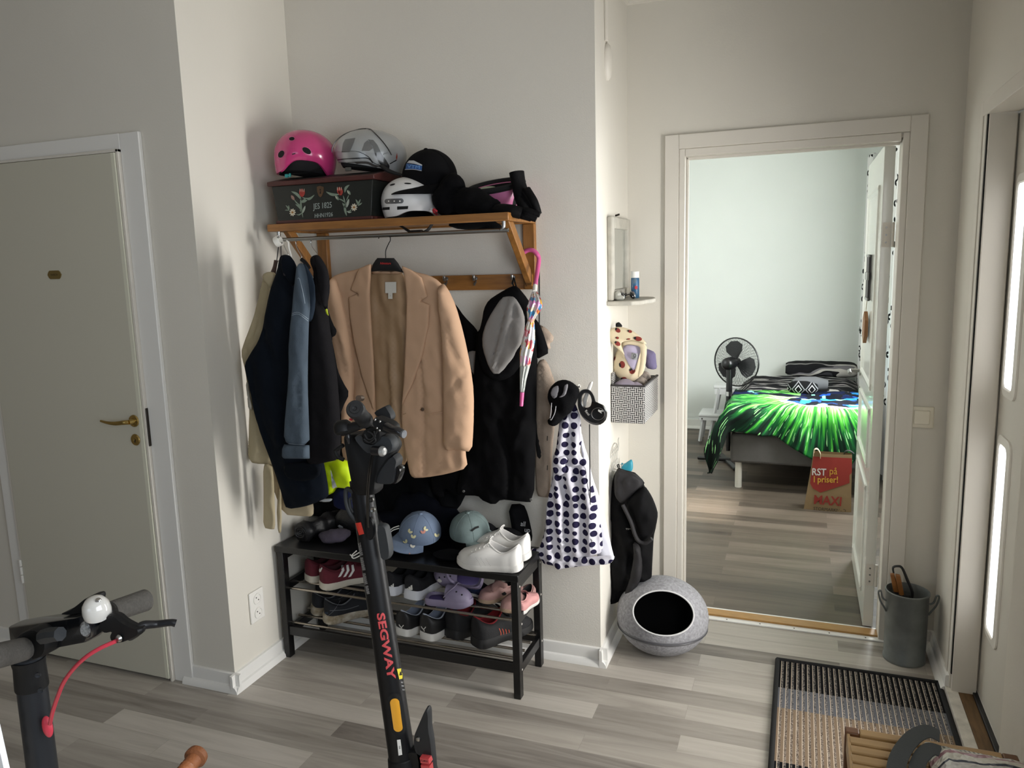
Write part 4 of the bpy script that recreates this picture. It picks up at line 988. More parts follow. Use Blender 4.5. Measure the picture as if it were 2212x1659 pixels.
# --- black jacket between blazer and hooded jacket
BK = fab('black_shell_fabric', '09090b', vary=(10, .3), bump=(200, .2)); GY = mat('grey_fleece_lining', '85827f', rough=.9, vary=(5, .06), bump=(500, .3))
e = thing('softshell_jacket', 'black and grey jacket partly hidden behind the right sleeve of the tan blazer', 'jacket', B(1010, 800, y=2.74))
cloth('body', Z([(1270, 450), (1300, 480), (1345, 545), (1415, 615), (1435, 660), (1450, 900), (1440, 1300), (1400, 1560), (1340, 1580), (1262, 1570), (1250, 1540), (1230, 1545), (1225, 1600), (1150, 1560), (1180, 1200), (1200, 800), (1230, 500)]), BK, e, y=2.80, t=.02, r=.03, back=.01, folds=[('w', 7, 2, .006, 0)], seed=21)
cloth('grey_panel', Z([(1365, 750), (1400, 742), (1440, 760), (1445, 860), (1420, 890), (1395, 880), (1375, 810)]), GY, e, y=2.775, t=.006, r=.015)
# --- hooded black jacket on its hook
e = thing('hooded_jacket', 'black hooded jacket with pale grey lining hanging on the right coat hook', 'jacket', B(1107, 620, y=2.78))
cloth('body', Z([(1420, 640), (1450, 600), (1700, 520), (1745, 560), (1765, 700), (1762, 1000), (1758, 1300), (1747, 1620), (1660, 1612), (1560, 1600), (1520, 1635), (1440, 1600), (1430, 1580), (1340, 1578), (1300, 1560), (1345, 1380), (1385, 1200), (1400, 950), (1410, 800)]), BK, e, y=2.765, t=.035, r=.05, back=.012, folds=[('w', 6, 1, .004, 0), ('c', Z([(1560, 1150), (1600, 1300), (1620, 1380), (1620, 1600)]), .010, -.014), ('c', Z([(1650, 1150), (1700, 1150), (1640, 1300)]), .012, .01), ('c', Z([(1440, 1050), (1500, 1040), (1740, 1060)]), .004, .003)], seed=22)
cloth('hood', Z([(1618, 370), (1650, 368), (1712, 445), (1740, 500), (1745, 600), (1730, 720), (1650, 870), (1600, 905), (1540, 918), (1480, 890), (1440, 820), (1425, 740), (1430, 650), (1452, 570), (1462, 500), (1490, 448), (1550, 408)]), BK, e, y=2.735, t=.035, r=.03, back=.03, folds=[('c', Z([(1460, 850), (1530, 900), (1620, 880), (1690, 780)]), .012, .010)], seed=23)
cloth('grey_lining', Z([(1565, 432), (1600, 426), (1640, 430), (1680, 500), (1700, 560), (1690, 680), (1642, 770), (1590, 840), (1530, 896), (1490, 842), (1452, 730), (1450, 660), (1470, 590), (1505, 520)]), GY, e, y=2.705, t=.016, r=.02, back=.004, folds=[('c', Z([(1600, 440), (1560, 600), (1500, 840)]), .005, -.010), ('c', Z([(1650, 450), (1620, 620), (1530, 860)]), .006, -.008), ('c', Z([(1625, 440), (1590, 600), (1515, 850)]), .008, .008)], seed=24)
M().tube([B(*p, y=2.79) for p in Z([(1632, 372), (1625, 350), (1632, 322), (1640, 350), (1646, 372)])], .0025, n=6).build('hanging_loop', BK, e)
mk = M()
for u, v, yy in ((1732, 1602, 2.728), (1343, 1555, 2.728)):
    mk.lathe([(.002, 0), (.005, 0), (.0055, .002), (.004, .003), (.002, .003)], B(*Z([(u, v)])[0], y=yy), R=Matrix.Rotation(PI/2, 3, 'X'))
mk.each('eyelet', STEEL, e)
cloth('right_sleeve', Z([(1735, 540), (1775, 580), (1800, 640), (1836, 755), (1800, 775), (1768, 792), (1748, 740), (1735, 650)]), BK, e, y=2.80, t=.02, r=.02, back=.03, seed=25)
# --- cardigan and bag strap to the right
CG = fab('oatmeal_wool', 'a39384', vary=(30, .12), bump=(300, .6))
e = thing('wool_cardigan', 'oatmeal wool cardigan with buttonholes hanging behind the hooded jacket', 'cardigan', B(1170, 850, y=2.84))
cd = cloth('front_edge', Z([(1762, 850), (1775, 800), (1810, 790), (1835, 830), (1862, 905), (1885, 970), (1875, 1100), (1855, 1300), (1845, 1450), (1840, 1592), (1800, 1588), (1764, 1582), (1755, 1400), (1760, 1150)]), CG, e, y=2.835, t=.022, r=.025, back=.02, folds=[('c', Z([(1800, 830), (1800, 1100), (1795, 1400)]), .006, -.009), ('w', 10, .5, .003, 0)], seed=31)
cloth('collar', Z([(1775, 590), (1820, 612), (1862, 660), (1858, 690), (1838, 700), (1846, 735), (1815, 730), (1790, 690)]), CG, e, y=2.84, t=.02, r=.02, back=.02, seed=32)
S = Surf(cd)
for v in (1235, 1405): decal('buttonhole', stroke(Z([(1826, v), (1825, v+28)]), 1.6), S, BLACK, e)
e = thing('shoulder_bag', 'thin black shoulder bag strap hanging down behind the pink umbrella', 'bag', B(1163, 620, y=2.83))
M().tube([B(*p, y=2.835) for p in Z([(1777, 240), (1779, 400), (1778, 600), (1765, 800), (1760, 1000), (1770, 1200)])], .006, n=8, flat=.4).build('strap', VEL, e)
cloth('pouch', Z([(1755, 1120), (1770, 1150), (1790, 1280), (1797, 1350), (1785, 1370), (1768, 1365), (1760, 1300)]), VEL, e, y=2.83, t=.02, r=.02, back=.015)
# --- umbrella
e = thing('child_umbrella', 'clear child umbrella with rainbow print and pink hooked handle', 'umbrella', B(1155, 640, y=2.68))
PKP = mat('pink_plastic', 'c9588f', rough=.3, coat=.3)
def YU_(v): return 2.815 if v < 575 else 2.815-(2.815-2.66)*min(1, (v-575)/75)
M().tube([B(*p, y=YU_(p[1])) for p in ((1124.5, 573), (1122.5, 564), (1127, 550), (1139, 541), (1151, 541), (1160, 549), (1164, 560), (1161, 585), (1156, 618))], [.0055, .0085, .0088, .0088, .0088, .0088, .0085, .0088, .0082], n=14).build('handle', PKP, e)
M().tube([B(1156, 617, y=YU_(617)), B(1155, 630, y=YU_(630))], .0085, sm=False, n=14).build('collar_ring', WHITEP, e)
UM = bpy.data.materials.new('rainbow_printed_film'); UM.use_nodes = True; nt = UM.node_tree; N = nt.nodes; L = nt.links; b = N['Principled BSDF']
tc = N.new('ShaderNodeTexCoord'); vo = N.new('ShaderNodeTexVoronoi'); vo.inputs['Scale'].default_value = 75; mp = N.new('ShaderNodeMapping'); mp.inputs['Scale'].default_value = (1, 1, .55)
L.new(tc.outputs['Object'], mp.inputs[0]); L.new(mp.outputs[0], vo.inputs['Vector'])
sp = N.new('ShaderNodeSeparateColor'); L.new(vo.outputs['Color'], sp.inputs[0])
r = N.new('ShaderNodeValToRGB'); r.color_ramp.interpolation = 'CONSTANT'
cols = ['c9c4c4', 'd9a9b8', 'c8c6c8', 'b8404a', 'd0cccc', '4a86b0', 'd0c9b8', 'd9a23c', 'cfd0cc', 'c080b0']
r.color_ramp.elements[0].color = (*lin(cols[0]), 1); r.color_ramp.elements[0].position = 0; r.color_ramp.elements[1].position = .1; r.color_ramp.elements[1].color = (*lin(cols[1]), 1)
for i in range(2, 10):
    q = r.color_ramp.elements.new(i/10); q.color = (*lin(cols[i]), 1)
L.new(sp.outputs[0], r.inputs[0]); L.new(r.outputs[0], b.inputs['Base Color']); b.inputs['Roughness'].default_value = .18; b.inputs['Coat Weight'].default_value = .8
UF = mat('clear_umbrella_film', 'b5bab4', rough=.2, coat=.8, vary=(60, .25), stretch=(3, 3, .2))
ax = [(1155, 630), (1156, 650), (1155, 663), (1150, 680), (1147, 692), (1144, 715), (1141, 740), (1137, 762), (1134, 790), (1130, 820), (1128, 847)]
rd = [.007, .020, .026, .017, .010, .017, .021, .021, .017, .011, .007]
def flute(a, b2, m, nm):
    P = catmull([B(*p, y=YU_(p[1])) for p in ax[a:b2]], 4); R_ = []
    k = len(P)
    for i in range(k):
        q = i/(k-1)*(b2-a-1); j = min(int(q), b2-a-2); R_.append(rd[a+j]+(rd[a+j+1]-rd[a+j])*(q-j))
    rings = []
    for i, p in enumerate(P):
        rings.append([p+Vector((math.cos(t), math.sin(t), .35*math.sin(8*t)*(.3 if i < 12 else .1)))*R_[i]*(1+.20*math.sin(8*t+i*.25)) for t in [2*PI*j/48 for j in range(48)]])
    mk = M(); mk.loft(rings); mk.build(nm, m, e, ang=80)
flute(0, 9, UM, 'printed_canopy'); flute(8, 11, UF, 'clear_canopy_end')
M().tube([B(1149, 687, y=YU_(687)), B(1146, 695, y=YU_(695))], .012, n=14, sm=False).build('wrap_strap', mat('tie_strap', 'c79a80', rough=.5), e)
M().tube([B(1128, 847, y=YU_(847)), B(1126, 877, y=YU_(877))], [.0085, .0072], n=14, sm=False).build('tip', PKP, e)
# --- black bag with lettering standing behind the bench end
e = thing('carry_bag', 'black sleeve bag with grey lettering leaning at the back right of the bench', 'bag', B(1125, 1150, y=2.82))
bg_ = cloth('body', [(1098, 1090), (1130, 1088), (1140, 1110), (1150, 1155), (1148, 1172), (1112, 1172), (1108, 1150)], fab('black_nylon', '0f0f12', bump=(80, .3)), e, y=2.83, t=.03, r=.03, back=.02, sm=1)
S = Surf(bg_); LG = mat('light_grey_print', 'b9bcc0', rough=.5)
dtext('all', 1130, 1132, 15, S, LG, e, rot=-.12, cut=0, sx=.85); dtext('up', 1139, 1145, 15, S, LG, e, rot=-.12, sx=.85)
# ------------------------------------------------------------ shoe bench
BW = mat('black_lacquered_wood', '121213', rough=.33, vary=(20, .3), bump=(120, .1))
e = thing('shoe_bench', 'black lacquered shoe bench with two tiers of steel rods against the back wall', 'shoe bench', (-1.5, 2.68, 0))
BX0, BX1, BY0, BY1 = -2.037, -.957, 2.535, 2.82
M().box(BX0-.006, BX1+.004, BY0-.004, BY1+.012, .474, .502).build('bench_top', BW, e, bev=.003)
for x in (BX0, BX1-.028):
    for y0 in (BY0, BY1-.035): M().box(x, x+.028, y0, y0+.035, 0, .474).build('leg', BW, e, bev=.002)
    for z0, z1 in ((.436, .474), (.296, .332), (.092, .13)):
        M().box(x+.004, x+.024, BY0+.0352, BY1-.0352, z0, z1).build('side_rail', BW, e, bev=.002)
for y0 in (BY0+.006, BY1-.022): M().box(BX0+.0281, BX1-.0281, y0, y0+.016, .102, .142).build('long_rail', BW, e, bev=.002)
M().box(BX0+.0281, BX1-.0281, BY1-.022, BY1-.006, .436, .474).build('long_rail', BW, e, bev=.002)
CHR = mat('dull_chrome', 'a9a196', rough=.25, metal=1)
for z in (.306, .150):
    for k in range(4):
        yy = BY0+.03+k*.068
        M().tube([(BX0+.014, yy, z), (BX1-.014, yy, z)], .0055, n=12, sm=False).build('rod', CHR, e)
for (yy, z) in ((2.568, .294), (2.56, .112), (2.80, .313), (2.80, .11), (2.555, .45), (2.80, .45)):
    M().cyl((BX1-.0005, yy, z), (BX1+.0015, yy, z), .0042, n=14).build('screw_cap', mat('pale_screw_cap', 'bdb8b0', rough=.4), e)

# ------------------------------------------------------------ shoes
WT = [(0, .10), (.008, .46), (.03, .68), (.08, .80), (.22, .85), (.36, .80), (.5, .86), (.62, .97), (.72, 1.0), (.82, .92), (.90, .74), (.96, .48), (.99, .24), (1, .02)]
def wtab(s):
    for (a, wa), (b2, wb) in zip(WT, WT[1:]):
        if s <= b2: return wa+(wb-wa)*(s-a)/(b2-a)
    return 0
def shoe(name, label, loc, rotz, L, W, up, sole, group=None, th=(.030, .020), spring=.010, hz=(.104, .074, .108), toe=.05, lining=None, laces=None, tip=(0, 0), cat='shoe', col_len=.46, flare=.03, collar=None, pile=None, open_=1.0, n=26, side=1, puff=.006, closed_lo=None):
    """one shoe: heel at the local origin, toe along +Y. side=+1 right foot"""
    e = thing(name, label, cat, loc, group, rot=Euler((tip[0], tip[1], rotz)))
    ss = [.5-.5*math.cos(PI*i/n) for i in range(n+1)]
    idx = [(s, -1) for s in ss]+[(s, 1) for s in ss[::-1][1:-1]]
    def outl(s, sd, k=1.0):
        bend = -side*.010*math.sin(PI*min(1, max(0, s-.15)/.85))*L/.28
        return Vector((sd*wtab(s)*W/2*k+bend, L*((s-.5)*k+.5), 0))
    def lift(s): return spring*max(0, (s-.72)/.28)**2+.004*max(0, (.08-s)/.08)
    # sole
    mk = M(); rings = []
    for q, (ff, kk) in enumerate(((0, .95), (.12, 1+flare*.6), (.75, 1+flare*.4), (1, 1.0))):
        rings.append([outl(s, sd, kk)+Vector((0, 0, lift(s)+ff*(th[0]+(th[1]-th[0])*min(1, max(0, (s-.2)/.55))))) for s, sd in idx])
    mk.loft(rings); so_ = mk.build('sole', sole, e, local=True, ang=50)
    c0_, c1_ = .035, .035+col_len
    def colr(s, sd):
        s2 = c0_+(c1_-c0_)*s; wq = math.sin(PI*min(.999, max(.001, s)))**.5
        z = hz[0]+(hz[1]-hz[0])*math.sin(PI*min(1, s/.9))**1.0 if s < .5 else hz[1]+(hz[2]-hz[1])*((s-.5)/.5)**1.3
        bend = -side*.006
        return Vector((sd*wq*W*.30*open_+bend, L*s2, z))
    def P(s, sd, k):
        o = outl(s, sd, .985); t = th[0]+(th[1]-th[0])*min(1, max(0, (s-.2)/.55)); z0 = lift(s)+t*.85
        c = colr(s, sd); f = 1-(1-k)**(1.7 if s < .75 else 1.9); g_ = k**(1.9 if s < .8 else 1.25+.5*(1-s))
        zt = c.z
        if s > .7:  # toe box: rise quickly then slope up to the tongue
            w_ = (s-.7)/.3
            f = f*(1-w_)+w_*((toe-z0)/(zt-z0)*min(1, (k/.25))**.6*(1 if k > 1 else 1)*(1-k)+k*k*.35+k*.65 if zt > z0 else f)
        p = o.lerp(Vector((c.x, c.y, 0)), g_); p.z = z0+(zt-z0)*min(f, 1)
        p.x += sd*puff*math.sin(PI*k)
        return p
    K = 12
    rings = [[P(s, sd, k/K) for s, sd in idx] for k in range(K+1)]
    top = rings[-1]
    mk = M(); mk.loft(rings, cap=False)
    inner = []
    c = sum(top, Vector())/len(top)
    inner.append([c+(p-c)*.93+Vector((0, 0, .002)) for p in top]); inner.append([c+(p-c)*.86-Vector((0, 0, .004)) for p in top]); inner.append([Vector(((p.x-c.x)*.9+c.x, (p.y-c.y)*.95+c.y, th[0]+.006)) for p in top])
    mk.loft([top, inner[0]], cap=False); mk.m = 1
    mk.loft(inner, cap=False); mk.add(inner[-1], [tuple(range(len(inner[-1])))])
    u_ = mk.build('upper', [up, lining or FOAM], e, local=True, ang=60)
    if collar:
        mk = M(); mk.tube([top[i]+Vector((0, 0, .0)) for i in range(0, len(top), 2)], .0032, n=8, k=2, closed=True); mk.build('collar_edge', collar, e, local=True)
    # tongue
    mk = M(); rr_ = []
    for i in range(6):
        t = i/5; y = L*(c1_+.04-.09*t); z = hz[2]*(.86+.20*t); w = W*(.20+.06*t)
        rr_.append([Vector((-side*.006+w*math.sin(a), y, z+.010*math.cos(a))) for a in [-1.2+2.4*j/8 for j in range(9)]])
    mk.loft(rr_+[[p-Vector((0, 0, .004)) for p in r_] for r_ in rr_[::-1]], cap=False, closed=False)
    if pile != 'notongue': mk.build('tongue', up, e, local=True)
    if laces:
        mk = M()
        for i in range(5):
            k = .93-.12*i; a = P(.86, -1, k); b2 = P(.86, 1, k-.03); m_ = (a+b2)/2+Vector((0, -.002, .007))
            mk.tube([a, a.lerp(m_, .5)+Vector((0, 0, .004)), m_, b2.lerp(m_, .5)+Vector((0, 0, .004)), b2], .0022, n=6, k=3)
        lc = mk.build('laces', laces, e, local=True, kind=None)
        mk = M(); t0 = P(.86, 1, .93)+Vector((0, -.002, .006))
        for sg in (-1, 1):
            mk.tube([t0+Vector((-.01, 0, 0)), t0+Vector((sg*.018-.01, .008, .008)), t0+Vector((sg*.032-.01, .018, -.008)), t0+Vector((sg*.022-.01, .016, -.012)), t0+Vector((-.01, .004, -.001))], .002, n=6, k=4)
        mk.build('lace_bow', laces, e, local=True)
    return e, u_, so_, P
T1, T2 = .3125, .1565
SUE = mat('burgundy_suede', '5e1c28', rough=.9, vary=(60, .15), bump=(300, .4), sheen=0)
CREAM = mat('cream_rubber', 'c6bfb0', rough=.55, vary=(25, .12)); GUM = mat('gum_rubber', '8a5a3a')
WHL = mat('white_leather', 'dad8d4', rough=.4, vary=(30, .04)); WHR = mat('white_rubber', 'd3d1cc', rough=.5, vary=(30, .08)); WLACE = mat('white_lace', 'dcdad4', rough=.9)
BKM = mat('black_mesh', '17171b', rough=.85, bump=(500, .6)); BKR = mat('black_rubber', '151516', rough=.6)
def trefoil(u, v, w, S, e):
    for du, r_ in ((-.30*w, -.45), (0, 0), (.30*w, .45)):
        decal('heel_logo', oval(u+du, v-.12*w, .14*w, .42*w, r_), S, WLACE, e, g=1.2)
    decal('heel_logo', stroke([(u-.34*w, v+.12*w), (u, v+.24*w), (u+.34*w, v+.10*w)], .16*w), S, WLACE, e, g=1.2)
grp = None
for i, (lx, lbl) in enumerate((((-1.962, 2.622, T1), 'burgundy suede trainer at the far left of the upper tier, half hidden by its twin'), ((-1.862, 2.578, T1), 'burgundy suede trainer with three white side stripes, second on the upper tier'))):
    e, u_, s_, P = shoe('trainer', lbl, lx, -.72 if i else -.55, .275, .098, SUE, CREAM, 'burgundy pair on the upper tier', th=(.032, .026), laces=SUE, side=1 if i else -1, lining=mat('dark_burgundy_lining', '3a1219', rough=.9), collar=SUE)
    S = Surf(u_)
    trefoil(*((645, 1228, 12) if i == 0 else (690, 1232, 12)), S, e)
    if i:
        for x0 in (737, 748, 759): decal('side_stripe', [(x0, 1221), (x0+4.5, 1220), (x0+7, 1232), (x0-1, 1245), (x0-7, 1247), (x0+1, 1233)], S, WLACE, e, g=2, off=.002)
NVM = mat('navy_black_mesh', '12151b', rough=.85, bump=(500, .6)); MUD = mat('dirty_white_foam', 'b9b2a4', rough=.7, vary=(35, .35), col2='77694f')
for i, (lx, lbl) in enumerate((((-1.955, 2.64, T2), 'black running shoe with muddy white sole at the far left of the lower tier'), ((-1.858, 2.588, T2), 'black running shoe with thick muddy white sole beside its twin on the lower tier'))):
    e, u_, s_, P = shoe('running_shoe', lbl, lx, -.72, .285, .10, NVM, MUD, 'muddy running pair on the lower tier', th=(.040, .030), spring=.022, side=1 if i else -1, laces=NVM, flare=.08, collar=mat('grey_piping', '54565a', rough=.6))
    S = Surf(u_)
    for q in range(3): decal('reflective_dot', oval(656+i*35.5, 1313+q*6, 1.7, 2), S, WLACE, e, g=1)
    if i:
        decal('side_line', stroke([(712, 1319), (745, 1317), (775, 1308)], 1.2), S, mat('grey_piping', ''), e, g=2); decal('side_line', stroke([(704, 1334), (722, 1318), (735, 1297)], 1), S, mat('grey_piping', ''), e, g=2)
        dtext('nike', 704, 1324, 6, S, mat('faint_blue_print', '2b4466'), e, rot=.15)
for i, (lx, lbl) in enumerate((((-1.555, 2.60, T1), 'black running shoe with white foam sole, left one just right of the scooter stem'), ((-1.443, 2.59, T1), 'black running shoe with white foam sole and three-bar heel logo beside the clogs'))):
    e, u_, s_, P = shoe('running_shoe', lbl, lx, -.20, .27, .095, BKM, mat('white_foam', 'd6d7dc', rough=.6, vary=(30, .06)), 'black and white running pair on the upper tier', th=(.040, .030), spring=.015, side=1 if i else -1, laces=BKM, flare=.10)
    S = Surf(u_)
    for q in range(3):
        if i: decal('heel_logo', [(877+q*5, 1272-q*3.4), (880.5+q*5, 1270-q*3.4), (885+q*2.6+1.5, 1274), (884+q*2.6-2.5, 1275)], S, WLACE, e, g=1.2)
        else: decal('heel_logo', [(840+q*4, 1268-q*3), (842.5+q*4, 1266-q*3), (848+q*1.5, 1270), (845+q*1.5, 1271)], S, WLACE, e, g=1.2)
for i, (lx, lbl) in enumerate((((-1.488, 2.575, T2), 'black leather trainer with pale blue lining, left one of the pair on the lower tier'), ((-1.375, 2.57, T2), 'black leather trainer with pale blue lining, touching the black hiking shoe'))):
    e, u_, s_, P = shoe('trainer', lbl, lx, -.30, .275, .098, mat('black_leather', '141416', rough=.5, bump=(200, .2)), WHR, 'black leather pair on the lower tier', th=(.034, .028), side=1 if i else -1, laces=WLACE, lining=mat('pale_blue_lining', '7c8596', rough=.9), collar=mat('pale_blue_edge', 'a3a9b5', rough=.8), hz=(.112, .078, .115))
    S = Surf(u_); bx = 868+i*48; by = 1354+i*4
    decal('heel_logo', stroke([(bx-6, by-5), (bx-1, by+1), (bx+4, by-4)], 1.8), S, WLACE, e, g=1); decal('heel_logo', stroke([(bx-1, by), (bx+1, by+6)], 1.6), S, WLACE, e, g=1)
HB = mat('hiking_boot_fabric', '1a1a1c', rough=.8, vary=(40, .3), bump=(200, .5)); REDL = mat('dark_red_lining', '7a141c', rough=.9); ORG_ = mat('coral_lace', 'b8513c', rough=.8)
for i, (lx, lbl) in enumerate((((-1.285, 2.615, T2), 'black hiking shoe with red lining, left one of the pair low beside the right leg'), ((-1.165, 2.585, T2), 'black hiking shoe with red lining and chunky sole, nearest the right front leg'))):
    e, u_, s_, P = shoe('hiking_shoe', lbl, lx, -.62 if i else -.40, .275, .105, HB, BKR, 'black and red hiking pair on the lower tier', th=(.040, .032), side=1 if i else -1, laces=BKR, lining=REDL, hz=(.125, .09, .125), collar=REDL, flare=.06)
    if i:
        S = Surf(u_)
        for q in range(4): decal('coral_stitch', stroke([(1078+q*7, 1357+q*1), (1082+q*6, 1367), (1081+q*6, 1376)], 1.3), S, ORG_, e, g=1.5)
for i, (lx, lbl, rz) in enumerate((((-.962, 2.690, .503), 'white leather trainer behind its twin on the right end of the bench top', 1.50), ((-.955, 2.582, .503), 'white leather trainer with loose laces at the front right of the bench top', 1.60))):
    e, u_, s_, P = shoe('trainer', lbl, lx, rz, .262, .095, WHL, WHR, 'white pair on the bench top', th=(.028, .022), side=1 if i else -1, laces=WLACE, lining=mat('pale_grey_lining', 'b5b3b0', rough=.9), collar=WHL, toe=.055)
    if i:
        S = Surf(u_); dots = mat('perforation', '8c8a86', rough=.8)
        mk = M()
        for c_ in range(3):
            for q in range(7): decal('perforation', oval(1028+c_*11+q*1.8, 1205+q*3+c_*1.0, .6, .6, n=6), S, dots, e, g=2, off=.0006)
        dtext('adidas', 1097, 1236, 7, Surf(s_), mat('faint_grey_print', 'a9a7a3', rough=.7), e)
# --- clogs
LAV = mat('lavender_foam', '8d839c', rough=.5, vary=(25, .15), bump=(60, .08)); LAV2 = mat('violet_footbed', '564a7a', rough=.6)
def clog(label, loc, rot, group, L=.20, W=.088, sole_m=None):
    e = thing('clog', label, 'clog', loc, group, rot=rot)
    n = 24; ss = [.5-.5*math.cos(PI*i/n) for i in range(n+1)]; idx = [(s, -1) for s in ss]+[(s, 1) for s in ss[::-1][1:-1]]
    o = lambda s, sd, k: Vector((sd*wtab(s)*W/2*k, L*((s-.5)*k+.5), 0))
    mk = M(); mk.loft([[o(s, sd, k)+Vector((0, 0, z+.006*max(0, (s-.7)/.3)**2)) for s, sd in idx] for z, k in ((0, .93), (.006, 1.0), (.024, 1.0), (.030, .96), (.026, .88), (.020, .80))]); mk.build('base', LAV, e, local=True)
    mk = M(); rings = []
    for i in range(13):
        t = i/12; y = L*(.46+.52*t); w = wtab(.46+.52*t)*W/2*.98; h = .058*(1-t**3)**.6+.002
        rings.append([Vector((w*math.cos(a), y, .022+h*math.sin(a)**.8)) for a in [PI*j/16 for j in range(17)]])
    mk.loft(rings, cap=False, closed=False); ri = [[Vector((p.x*.93, p.y, (p.z-.022)*.92+.022)) for p in r_] for r_ in rings]; mk.loft(ri, cap=False, closed=False); mk.loft([rings[0], ri[0]], cap=False, closed=False)
    tp = mk.build('toe_cover', LAV, e, local=True)
    mk = M(); mk.tube([(-W*.44, L*.46, .045), (-W*.44, L*.55, .068), (-W*.25, L*.64, .082), (0, L*.66, .086), (W*.25, L*.64, .082), (W*.44, L*.55, .068), (W*.44, L*.46, .045)], .006, n=8, flat=.5); mk.build('heel_strap', LAV, e, local=True)
    mk = M(); mk.ell((0, L*.3, .022), (W*.32, L*.26, .004)); mk.build('footbed', LAV2, e, local=True)
    mk = M()
    for sd in (-1, 1):
        for q in range(3): a = PI/2+sd*(.55+.1*q); t = .25+.22*q; w = wtab(.46+.52*t)*W/2; mk.ell((w*math.cos(a)*1.0, L*(.46+.52*t), .022+(.058*(1-t**3)**.6)*math.sin(a)**.8), (.004, .004, .003), n=8, m=6)
    mk.each('air_hole', BLACK, e, local=True)
    for sd in (-1, 1): M().ell((sd*W*.45, L*.46, .045), (.003, .006, .006), n=10, m=6).build('strap_rivet', BLACK, e, local=True)
    return e, tp
e, tp = clog('lavender foam clog standing sideways at the front of the upper tier', (-1.375, 2.60, T1+.001), Euler((0, 0, -1.50)), 'lavender clogs')
e, tp = clog('lavender foam clog with charms lying tilted on top of the other clog', (-1.165, 2.70, T1+.066), Euler((.10, -.75, 1.62)), 'lavender clogs', L=.205)
Sx = Surf(tp); decal('flower_charm', oval(950, 1254, 5, 3.5, .4), Sx, WLACE, e, .003, g=2); decal('duck_charm', oval(962, 1267, 3.5, 3, 0), Sx, mat('yellow_charm', 'c9a23a'), e, .003, g=2)
# --- kids' shoes
KP = mat('navy_bubble_print', '141a30', rough=.7, vary=(45, .0), col2='2d3d63')
shoe('kids_shoe', 'small navy patterned kids shoe behind the lavender clogs', (-1.125, 2.70, T1), 1.15, .18, .07, KP, WHR, None, th=(.014, .012), hz=(.055, .04, .06), toe=.035, laces=None)
PS = mat('dusty_pink_synthetic', '9e7a74', rough=.6, vary=(30, .15), bump=(200, .3)); PSL = mat('worn_beige_sole', 'a38a72', rough=.7, vary=(40, .3))
for i, (lx, rz, lbl) in enumerate((((-1.06, 2.80, T1), PI-.55, 'dusty pink sport sandal standing left of the bench leg'), ((-.985, 2.765, T1), PI-.30, 'dusty pink sport sandal half hidden behind the right bench leg'))):
    e, u_, s_, P = shoe('sport_sandal', lbl, lx, rz, .19, .075, PS, PSL, 'pink sandals on the upper tier', th=(.018, .016), hz=(.06, .04, .07), toe=.045, laces=None, side=1 if i else -1)
    if i == 0:
        S = Surf(u_)
        for p in ([(1056, 1305), (1062, 1300), (1064, 1308), (1058, 1313)], [(1083, 1282), (1090, 1278), (1096, 1284), (1088, 1290)], [(1079, 1300), (1086, 1296), (1088, 1303)]): decal('cut_out', p, S, BLACK, e, g=2)
e = thing('sandal_strap', 'pink hook strap of the sandal folded over its top', 'strap', (-1.06, 2.66, T1+.05))
cloth('strap', [(1062, 1262), (1075, 1252), (1085, 1256), (1098, 1262), (1092, 1272), (1078, 1268), (1068, 1280), (1060, 1278)], PS, e, y=2.66, t=.006, r=.006, back=.006)
shoe('kids_trainer', 'tiny pink kids trainer with white sole behind the right bench leg', (-.985, 2.60, T1), -.20, .15, .06, mat('soft_pink_mesh', 'c58f8c', rough=.7), WHR, None, th=(.016, .014), hz=(.055, .045, .06), toe=.035, laces=None)
# ------------------------------------------------------------ caps and clothes on the bench top
CB = mat('dusty_blue_cotton', '66758c', rough=.9, vary=(30, .10), bump=(500, .3))
c4 = (-1.432, 2.68, .568); R4 = Euler((.22, .10, .35)).to_matrix()
e = cap_thing('butterfly_cap', 'dusty blue child cap printed with butterflies on the bench top', (-1.40, 2.69, .503), c4, (.086, .088, .090), R4, CB, CB, FRONT-.75, .062, dip=.008, rimph=1.62, brim_w=1.05)
BT = [mat('butter_yellow_print', 'c9c49a'), mat('butterfly_coral', 'b57a6c'), mat('butterfly_cream', 'c9c7bb')]
S = Surf([c for c in bpy.data.objects if c.parent == e and c.name.startswith('crown')][0], [c for c in bpy.data.objects if c.parent == e and c.name.startswith('brim')][0])
for u, v, mm, r_ in ((893, 1159, 0, .2), (876, 1170, 0, -.5), (891, 1180, 2, .3), (914, 1149, 1, -.2), (943, 1156, 0, .1), (886, 1148, 0, .8), (888, 1199, 1, .2), (919, 1143, 0, .9), (864, 1199, 1, .1)):
    for sg in (-1, 1): decal('butterfly', oval(u+sg*2.6*math.cos(r_), v+sg*2.6*math.sin(r_), 2.4, 4.2, r_+sg*.5, n=10), S, BT[mm], e, g=2, off=.003)
CGN = mat('washed_sage_cotton', '6f7f7e', rough=.9, vary=(28, .22), bump=(500, .3))
c5 = (-1.232, 2.73, .580); R5 = Euler((.20, -.02, .2)).to_matrix()
e = cap_thing('washed_cap', 'washed sage green cap with bill to the right behind the white trainers', (-1.22, 2.73, .503), c5, (.082, .082, .082), R5, CGN, CGN, FRONT+.95, .085, dip=.006, rimph=1.66, brim_w=.95)
S = Surf([c for c in bpy.data.objects if c.parent == e and c.name.startswith('crown')][0])
decal('logo_patch', stroke([(1018, 1147), (1026, 1141), (1034, 1138)], 4), S, BLACK, e, off=.003)
PN = mat('black_padded_nylon', '101013', rough=.5, bump=(90, .8), vary=(14, .3))
e = thing('rolled_jacket', 'rolled up black padded jacket at the left end of the bench top', 'jacket', (-1.93, 2.68, .503))
mk = M(); rs = []
